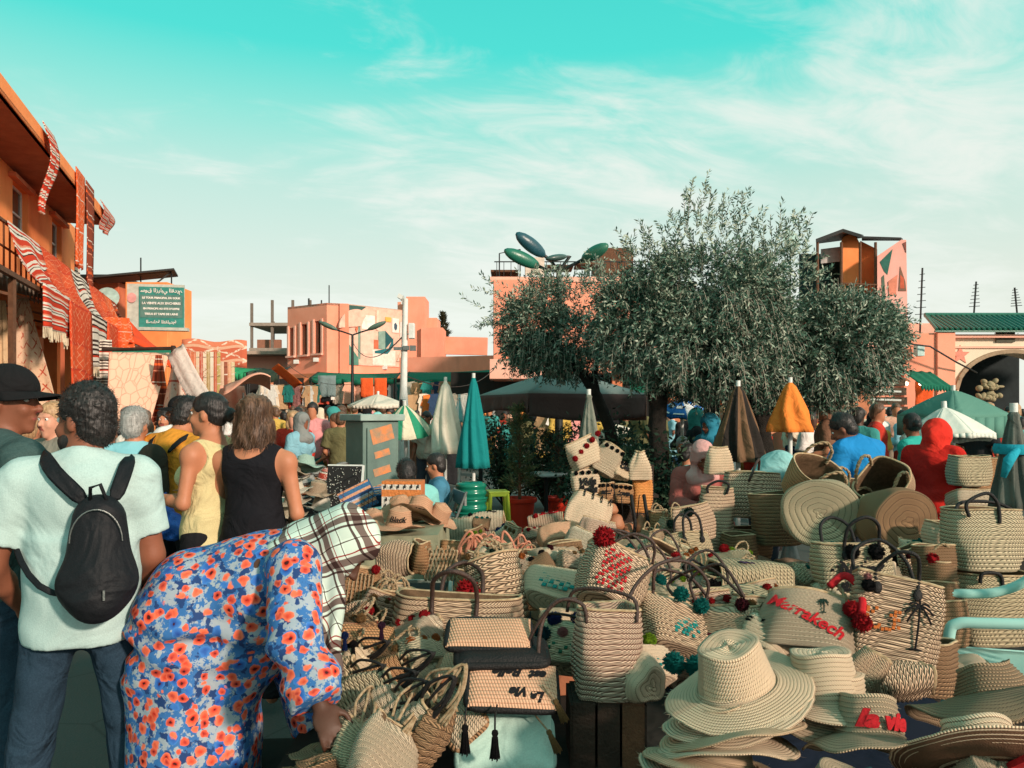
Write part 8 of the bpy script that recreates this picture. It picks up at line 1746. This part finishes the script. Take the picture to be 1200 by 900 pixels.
t2, fn = bag('small straw pouch with red wool tipped towards the right beside the scarf', 422, 724, 2.95, .10, .13, .08, .11, .09, (10, 76, 0), straw, 9, 2.6, 'none', seed=123, poms=[(-.03, -.05, .13, .02, 'red'), (.02, -.05, .14, .018, 'red')])
purse('brown and purple woven pouches with navy tassels below the straw pouch', 430, 752, 2.7, .20, .14, .05, (30, 10, 20), straw_o, edge=tanl)
for k, (px, py, c_) in enumerate(((404, 752, 'blue'), (414, 762, 'black'), (447, 740, (.10, .03, .08)))):
    t3 = thing('key_tassel', ['navy tassel by the woven pouches near the scarf fringe', 'black tassel by the woven pouches near the scarf fringe', 'purple tassel lying on the woven pouches'][k], 'tassel', P(px, py, 2.55)); tassel(t3, (0, 0, -.03), .05, c_); pom(t3, (0, 0, .02), .014, c_)
strb = [(392, 800, 2.5, .13, .20, straw_g, (0, 66, -24), 'black strapped olive pouch just above the woman’s hand'), (428, 815, 2.40, .10, .20, straw_g, (-6, 62, -30), 'olive striped pouch lying by the woman’s hand'), (398, 776, 2.65, .12, .2, straw_o, (0, 64, -20), 'orange brown pouch with black straps under the scarf'), (450, 795, 2.55, .10, .2, straw_o, (-6, 60, -28), 'orange brown flap bag at the left side of the big tote'), (440, 838, 2.3, .10, .24, straw_w, (-8, 56, -36), 'narrow grey olive pouch below the olive striped one'), (475, 862, 2.2, .10, .24, straw_w, (-10, 40, -30), 'grey straw pouch pointing up at the bottom'), (500, 868, 2.15, .07, .22, straw_b, (-14, 26, -20), 'narrow dark pouch at the bottom beside the mint bag'), (418, 884, 2.12, .13, .17, straw_g, (-60, 30, 20), 'flat olive bag under the woman’s fingers'), (450, 885, 2.05, .15, .2, straw_w, (-56, 40, 10), 'flat grey bag with curved ribs at the bottom left'), (478, 830, 2.45, .09, .2, straw_b, (-10, 50, -30), 'dark brown pouch under the left corner of the big tote')]
for i, (px, py, Y, w_, h_, mt, rt, lb) in enumerate(strb):
    t2, fn = bag(lb, px, py, Y, w_, h_, w_*.5, w_*.85, w_*.4, rt, mt, 11, 3, 'none', seed=130+i, close=i % 2 == 0, group='strapped pouches at the bottom left', n=32)
    for q in range(3): handle(t2, [(-.03+.02*q, -.02, h_), (-.04+.03*q, -.035, h_+.06), (.0, -.04+.01*q, h_+.13), (.03, -.03, h_+.04+.01*q), (.03-.01*q, -.02, h_*.8)], .0045, leath_b if i < 6 else ropem, 'strap')
hat('brown wide brimmed hat lying at the bottom left under the woman’s hand', P(372, 915, 2.02), (-8, -6, 0), 1.0, ch=.05, rt=.05, rb=.075, rbr=.15, droop=.015, mt=straw_b, seed=3)
hat('grey green flat straw hat behind the brown hat at the bottom left', P(392, 884, 2.3), (-14, 8, 0), .85, ch=.04, rt=.05, rb=.075, rbr=.16, droop=.01, mt=straw_g, seed=4)
# peach hats
for (px, py, Y, rt, s_, wd, lb) in ((438, 615, 4.6, (4, 0, 0), .72, None, 'plain peach hat at the left end of the olive cloth'), (467, 618, 4.4, (-4, 4, 0), .88, 'Black', 'peach hat with a short black word on its crown'), (490, 604, 4.7, (-20, 18, 10), .95, 'Rich', 'tilted peach hat with a black word on its brim'), (512, 608, 4.8, (10, 30, 0), .8, None, 'peach hat lying behind on the right of the olive cloth'), (470, 598, 5.0, (30, -8, 0), .8, None, 'peach hat leaning up at the back of the olive cloth')):
    h_ = hat(lb, P(px, py, Y), rt, s_, 'peach hats on the olive cloth', ch=.11, rt=.07, rb=.09, rbr=.17, droop=-.01, mt=straw_p, seed=int(px) % 5, dome=.9)
    if wd: lettering(wd, .05, thread('black'), h_, (lambda p: Vector((p.x, -math.sqrt(max(.001, .0082-p.x**2))-.002-p.z, .055+p.y)) if wd == 'Black' else Vector((p.x, -.125+p.y, .013+p.z))), .0015, .3, .001)

# ------------------------------------------------------------------ hats bottom right
hc = P(868, 806, 1.95)
for i in range(6):
    hat(['lowest', 'second from the bottom', 'third from the bottom', 'fourth from the bottom', 'second from the top', 'topmost'][i]+(' wide straw hat in the tall front stack, a full ivory crown' if i == 5 else ' wide straw hat in the tall front stack'), hc+Vector((-.006*(i % 2)-.017*(5-i), -.016*(5-i)+.004*(i % 3), -.200+.040*i)), (-5+2*(i % 2), 19-1.5*(i % 3), 40*i), 1.0, 'wide straw hats in the front stack', ch=.118 if i == 5 else .045, rt=.076, rb=.100, rbr=.192, droop=.014, wave=.006, rows=12, brows=11, mt=straw_f, seed=i % 4)
c2 = P(967, 818, 2.0)
for i in range(2):
    hat(['straw hat underneath the golden crowned one', 'straw hat with golden crown right of the front stack'][i], c2+Vector((.004*(1-i), .0, -.045*(1-i))), (-6, 8, 70*i), .98, 'wide straw hats right of the front stack', ch=.12, rt=.080, rb=.100, rbr=.185, droop=.02, wave=.008, rows=11, brows=9, mt=straw_f, seed=2+i)
h_ = hat('straw hat with red wool lettering on its turned brim in the bottom right', P(1020, 868, 1.84), (-22, 12, 10), .84, ch=.12, rt=.075, rb=.10, rbr=.19, droop=.03, wave=.016, mt=straw_w, seed=5)
lettering('la vie', .062, thread('red'), h_, lambda p: Vector((p.x-.02, -math.sqrt(max(.001, .0096-(p.x-.02)**2))-.003-p.z, .05+p.y)), .002, .3, .004)
h_ = hat('small straw hat with a dark teal knotted cord at the bottom right', P(975, 935, 1.68), (10, 12, 0), .62, ch=.11, rt=.07, rb=.10, rbr=.17, droop=.0, wave=.01, mt=straw_w, seed=1)
MB().tube(smooth_path([(-.05, -.14, .02), (.0, -.10, .055), (.02, -.06, .10), (.06, -.02, .13), (.10, .0, .14)]), .008, 7).build('cord', thread((.01, .07, .08)), h_, smooth=True); MB().tube(smooth_path([(.0, -.10, .055), (.05, -.10, .06), (.09, -.06, .05)]), .008, 7).build('cord', thread((.01, .07, .08)), h_, smooth=True)
hat('large floppy brown straw hat behind at the right edge', P(1165, 815, 2.15), (-26, 6, 30), 1.15, ch=.07, rt=.06, rb=.10, rbr=.21, droop=.03, wave=.014, mt=weave('straw_tobacco', (.38, .27, .17), (.12, .07, .04), 120, .4, 1.0, .9), seed=3)
h_ = hat('straw hat with dark brown underside and red wool mark, bottom right corner', P(1160, 905, 1.72), (-38, 14, 10), 1.05, ch=.10, rt=.07, rb=.10, rbr=.20, droop=-.03, wave=.004, mt=straw_f, seed=0, under=plain('hat_lining_brown', (.13, .065, .035), None, 30, .8))
lettering('J', .16, thread('red'), h_, lambda p: Vector((p.x-.04, -.135+p.y, -.012+p.z)), .006, .2, .006)
hat('straw hat lying lowest in the bottom right corner under the brown lined one', P(1150, 935, 1.68), (20, -10, 50), .85, ch=.12, rt=.07, rb=.10, rbr=.17, droop=.01, wave=.01, mt=straw_w, seed=2)

# small bags packed between the larger ones
rs = random.Random(23); sz = [(.15, .13), (.12, .15), (.18, .14), (.13, .11)]; cn2 = [('red', 'red'), ('teal', 'teal'), ('black', 'black'), ('tan', 'tan'), ('lime', 'lime green'), ('maroon', 'dark red'), ('orange', 'orange'), ('darkgreen', 'dark green')]
zone = [(400, 500, 700, 790, 'left of the big tote'), (500, 640, 612, 668, 'among the rolled bags'), (620, 740, 640, 700, 'around the open red bag'), (740, 900, 635, 700, 'among the flat bags in the middle'), (760, 1000, 690, 750, 'among the lettered bags'), (930, 1100, 640, 700, 'round the black lettered basket')]
for i in range(54):
    x0, x1, y0, y1, wh = zone[i % 6]; px, py = rs.uniform(x0, x1), rs.uniform(y0, y1); w_, h_ = sz[i % 4]; ck, cname = cn2[rs.randrange(8)]; q = rs.randrange(6); zt = .80 if py > 640 else .70
    Yq = max(2.62, min(6.6, (1.6-zt)*900/(py-482))); up_ = rs.random() < .45
    t2, fn = bag(f'small {labs[q]} straw bag with {cname} pompoms {wh}, {"standing" if up_ else "lying"}', px, py, Yq, w_, h_, w_*.5, rot=((rs.uniform(-25, 5), rs.uniform(-20, 20), rs.uniform(-40, 40)) if up_ else (rs.uniform(-70, -45), rs.uniform(-25, 25), rs.uniform(-60, 60))), mt=mts[q], rows=8, hd='none' if i % 3 else 'rope', hr=.005, htop=.06, close=not up_, seed=i % 4, group='small pompom bags packed in the heap', n=28, bulge=.01)
    for k in range(3): pom(t2, (-w_*.34+w_*.34*k, -w_*.27, h_*(.8 if up_ else .6+.1*k)), rs.uniform(.013, .022), ck)

# ------------------------------------------------------------------ plastic chair (armrest and back at the right edge)
ch = thing('plastic_chair', 'pale turquoise plastic armchair behind the hats at the right edge', 'chair', (2.17, 3.42, 0), (0, 0, R(74)), scale=1.08)
cm = plain('turquoise_plastic', (.34, .60, .54), (.30, .54, .48), 3, .38, .05, spec=.5)
for sx in (-1, 1):
    pth = smooth_path([(sx*.27, .27, 0), (sx*.255, .255, .35), (sx*.245, .245, .60), (sx*.245, .215, .655), (sx*.25, .12, .665), (sx*.25, -.05, .68), (sx*.24, -.17, .74), (sx*.20, -.25, .85), (sx*.12, -.29, .90), (0, -.30, .915)], 5)
    MB().tube(pth, [.021]*len(pth), 10).build('arm', cm, ch, smooth=True)
    MB().tube(smooth_path([(sx*.26, -.27, 0), (sx*.235, -.235, .42), (sx*.215, -.25, .62), (sx*.18, -.275, .86)], 5), .02, 10).build('rear_leg', cm, ch, smooth=True)
    MB().tube([(sx*.235, .22, .42), (sx*.235, -.22, .42)], .018, 8).build('seat_rail', cm, ch, smooth=True)
m = MB(); g_ = grid(lambda u, v_: Vector(((u-.5)*.44, -.22+.44*v_, .43-.02*math.sin(PI*u)*math.sin(PI*v_))), 10, 10); m.add(g_[0], g_[1]); m.build('seat', cm, ch, smooth=True, solid=.012)
for k in range(5):
    x = -.13+.065*k; MB().tube([(x, -.245, .52), (x, -.275, .70), (x*.9, -.295, .885)], .014, 8).build('back_slat', cm, ch, smooth=True)

# ------------------------------------------------------------------ left middle: knitted caps, stools, canisters, striped boxes
knit = ['knit_red', 'knit_grey', 'knit_black', 'knit_orange']
kc = [((.45, .05, .03), (.7, .6, .5)), ((.3, .32, .3), (.05, .05, .05)), ((.03, .03, .035), (.55, .52, .46)), ((.75, .2, .04), (.75, .45, .3))]
kmat = [bands(k, [(0, a), (.25, b_), (.32, a), (.55, (.02, .02, .02)), (.62, b_), (.7, a)], 2, 1, .02, motif=(b_, 22, 10)) for k, (a, b_) in zip(knit, kc)]
def capm(i):
    m = MB(); m.lathe([(.002, .11), (.04, .105), (.075, .08), (.092, .04), (.095, 0), (.098, -.004), (.098, .018), (.09, .01)], 20); return mesh_np('knitted_cap', m.v, m.f, [kmat[i]], None, m.uv, True)
capms = [capm(i) for i in range(4)]
table('dark table of knitted caps behind the women at the left', P(325, 0, 7.2).x, P(408, 0, 7.2).x, 6.5, 8.4, .70, dkcl, .5)
cn = ['red patterned', 'grey striped', 'black and cream', 'bright orange']; k = 0
for col in range(7):
    for row in range(4):
        Y = 6.7+.42*row; px = 334+col*12.3+row*2; nlev = 2+(col+row) % 3
        for lev in range(nlev):
            i = rs.randrange(4); o = inst('knitted_cap', capms[i], None, P(px+rs.uniform(-2, 2), 0, Y)*1, (rs.uniform(-.2, .2), rs.uniform(-.2, .2), rs.random()*6)); o.location = (P(px, 0, Y).x+rs.uniform(-.01, .01), Y+rs.uniform(-.02, .02), .712+.085*lev)
            tag(o, f'{cn[i]} knitted cap, {["front", "second", "third", "back"][row]} row of the cap table, {["lowest", "second up", "third up", "top"][lev]} in its pile', 'cap', f'{cn[i]} knitted caps on the table')
# white and mint hats stacked behind woman in black
wh_m = weave('hat_white', (.66, .64, .55), (.35, .3, .22), 150, .25, .5, .5); mi_m = weave('hat_mint', (.33, .5, .44), (.15, .25, .2), 150, .25, .5, .5)
for i, (px, py, m2, lb) in enumerate(((340, 552, straw_w, 'tan hat at the back of the white hat pile'), (358, 548, mi_m, 'mint green hat at the top right of the hat pile'), (342, 562, wh_m, 'white hat at the top of the pile right of the woman in black'), (346, 575, wh_m, 'second white hat in the pile right of the woman in black'), (344, 588, wh_m, 'third white hat in the pile right of the woman in black'), (340, 602, wh_m, 'lowest white hat in the pile right of the woman in black'), (372, 578, straw_w, 'tan hat on the right of the white hat pile'), (376, 596, wh_m, 'small white hat low on the right of the pile'))):
    hat(lb, P(px, py, 5.6+.05*i), (-22+4*i, 10-3*i, i*30), .82, 'hats piled behind the woman in black', ch=.10, rt=.07, rb=.09, rbr=.17, droop=.0, mt=m2, seed=i % 4, dome=.8)
table('small dark stand under the pile of white hats', P(322, 0, 5.7).x, P(395, 0, 5.7).x, 5.3, 6.1, .78, dkcl, .5)
# green plastic canister stack (stools stacked) and green stools
gm = mat('green_translucent_plastic', lambda t: shade(t, (.008, .16, .10), .22, spec=.6)); st = thing('water_barrel', 'ribbed dark green plastic barrel in front of the closed teal parasol', 'barrel', gp(552, 8.6))
prof = []; 
for z in np.linspace(.28, .80, 40): prof.append((.17+.008*math.sin(z*75)+(0 if z < .76 else -.04*(z-.76)/.04*.3), z))
MB().lathe([(0, 0), (.15, 0), (.155, .28)]+prof+[(.12, .81), (0, .81)], 32).build('barrel_body', gm, st, smooth=50)
for z in (.30, .46, .62): MB().lathe([(.178, z), (.188, z+.008), (.188, z+.018), (.178, z+.026)], 32).build('hoop', gm, st, smooth=50)
lime_p = plain('lime_plastic', (.30, .42, .04), (.26, .38, .03), 5, .4, .1, spec=.5)
def stool(label, px, Y, h, mt, rz=0, w_=.28):
    t2 = thing('plastic_stool', label, 'stool', gp(px, Y), (0, 0, rz), 'plastic stools')
    MB().box((0, 0, h-.012), (w_, w_, .024)).build('seat', mt, t2, bevel=.01); MB().box((0, 0, h-.045), (w_*.9, w_*.9, .05), taper=1.03).build('apron', mt, t2, bevel=.006)
    for sx in (-1, 1):
        for sy in (-1, 1): MB().beam((sx*w_*.5, sy*w_*.5, 0), (sx*w_*.40, sy*w_*.40, h-.03), .04).build('leg', mt, t2, bevel=.008)
stool('lime green plastic stool right of the dark stools', 531, 7.4, .50, lime_p, .3); stool('olive green stool left of the lime one', 514, 7.5, .46, plain('olive_plastic', (.12, .15, .04)), .1); stool('dark brown stool beside the orange striped box', 500, 7.2, .46, dark_wood, .2); stool('green stool between the barrel and the red pot', 583, 10.2, .55, lime_p, .2)
# orange and cream patterned tote box, blue orange bag
def box_pattern(name, stops, rep, motif=None): return bands(name, stops, rep, 1, 0.0, motif=motif)
t3 = thing('striped_box_bag', 'orange and white box shaped bag with rows of small black drawings', 'bag', P(473, 596, 5.4), (0, 0, R(-4)))
def fpan(m, w_, d, h, mi=0):
    vs = [(-w_/2, -d/2, 0), (w_/2, -d/2, 0), (w_/2, -d/2, h), (-w_/2, -d/2, h)]; m.add(vs, [(0, 1, 2, 3)], mi, [(0, 0), (1, 0), (1, 1), (0, 1)])
ow = box_pattern('box_orange', [(0, (.72, .68, .6)), (.46, (.72, .24, .07)), (.70, (.72, .68, .6)), (.88, (.72, .24, .07))], 1)
m = MB(); w_, d, h = .275, .16, .20; fpan(m, w_, d, h); m.box((0, .002, h/2), (w_-.002, d-.002, h-.002), mi=1); m.build('box_body', [ow, plain('box_side_orange', (.6, .2, .07))], t3)
m = MB()
for row, z in enumerate((.025, .07, .16)):
    for k in range(6):
        x = -.115+.046*k+.008*(row % 2); m.box((x, -d/2-.002, z), (.018, .003, .014)); m.box((x+.004, -d/2-.002, z+.012), (.008, .003, .012)); m.box((x-.006, -d/2-.002, z-.011), (.005, .003, .010))
m.build('printed_figures', plain('print_black', (.03, .03, .03)), t3)
for px, py, rt, lb in ((427, 583, (0, R(-26), R(6)), 'blue and orange striped woven bag tilted beside the cabinet'), (444, 573, (R(-60), R(-8), 0), 'blue striped bag lying on top of the tilted one')):
    t3 = thing('striped_bag', lb, 'bag', P(px, py+14, 5.6), rt); m = MB(); w_, d, h = .24, .10, .19
    if 'lying' in lb: h = .12
    fpan(m, w_, d, h); m.box((0, .002, h/2), (w_-.002, d-.002, h-.002), mi=1)
    m.build('bag_body', [bands('blue_orange_stripe', [(0, (.03, .18, .38)), (.2, (.7, .35, .2)), (.36, (.05, .22, .4)), (.5, (.75, .45, .3)), (.62, (.45, .55, .72)), (.7, (.03, .12, .3)), (.86, (.75, .4, .25))], 1.3, 1, 0, motif=((.1, .04, .04), 7, 3)), plain('blue_side', (.03, .10, .2))], t3)
    handle(t3, [(-.06, 0, h), (-.05, 0, h+.06), (.05, 0, h+.06), (.06, 0, h)], .006, leath_b)
table('low bench under the striped bags by the cabinet', P(408, 0, 5.6).x, P(500, 0, 5.6).x, 5.3, 6.0, .83, dkcl, .5)
t3 = thing('mirror_board', 'dark board with small jewellery and a white edge left of the cabinet', 'board', P(403, 572, 6.3), (R(-12), 0, R(-10)))
MB().box((0, 0, 0), (.30, .02, .36)).build('panel', plain('board_black', (.02, .02, .02)), t3); MB().box((.155, -.002, 0), (.012, .026, .38)).build('edge', white_metal, t3); MB().box((0, -.002, .187), (.30, .026, .012)).build('edge', white_metal, t3)
m = MB()
for i in range(150): m.ball((rs.uniform(-.14, .14), -.014, rs.uniform(-.17, .17)), rs.uniform(.003, .008), 5)
o = m.build('jewellery', plain('silver', (.5, .5, .45), None, 60, .3, .1, metal=.8), t3, smooth=True); o['kind'] = 'stuff'
t3 = thing('monobloc_chair', 'grey metal folding chair behind the orange striped box', 'chair', gp(522, 7.3), (0, 0, R(-70)))
for a_, b_ in (((-.2, -.2, 0), (-.2, .15, .85)), ((.2, -.2, 0), (.2, .15, .85)), ((-.2, .2, 0), (-.2, -.15, .46)), ((.2, .2, 0), (.2, -.15, .46))): MB().cyl(a_, b_, .013, 8).build('frame_tube', grey_metal, t3, smooth=40)
MB().box((0, 0, .45), (.4, .36, .02)).build('seat', grey_metal, t3); MB().box((0, .14, .78), (.4, .02, .12)).build('backrest', grey_metal, t3); t3.name = 'folding_chair'
# low cafe table by the pots
t3 = thing('cafe_table', 'small pale topped table between the two red pots', 'table', gp(640, 10.8)); MB().lathe([(0, .70), (.3, .70), (.31, .72), (.3, .735), (0, .735)], 24).build('table_top', white_metal, t3, smooth=30); MB().cyl((0, 0, 0), (0, 0, .7), .03).build('leg', dark_metal, t3, smooth=40)
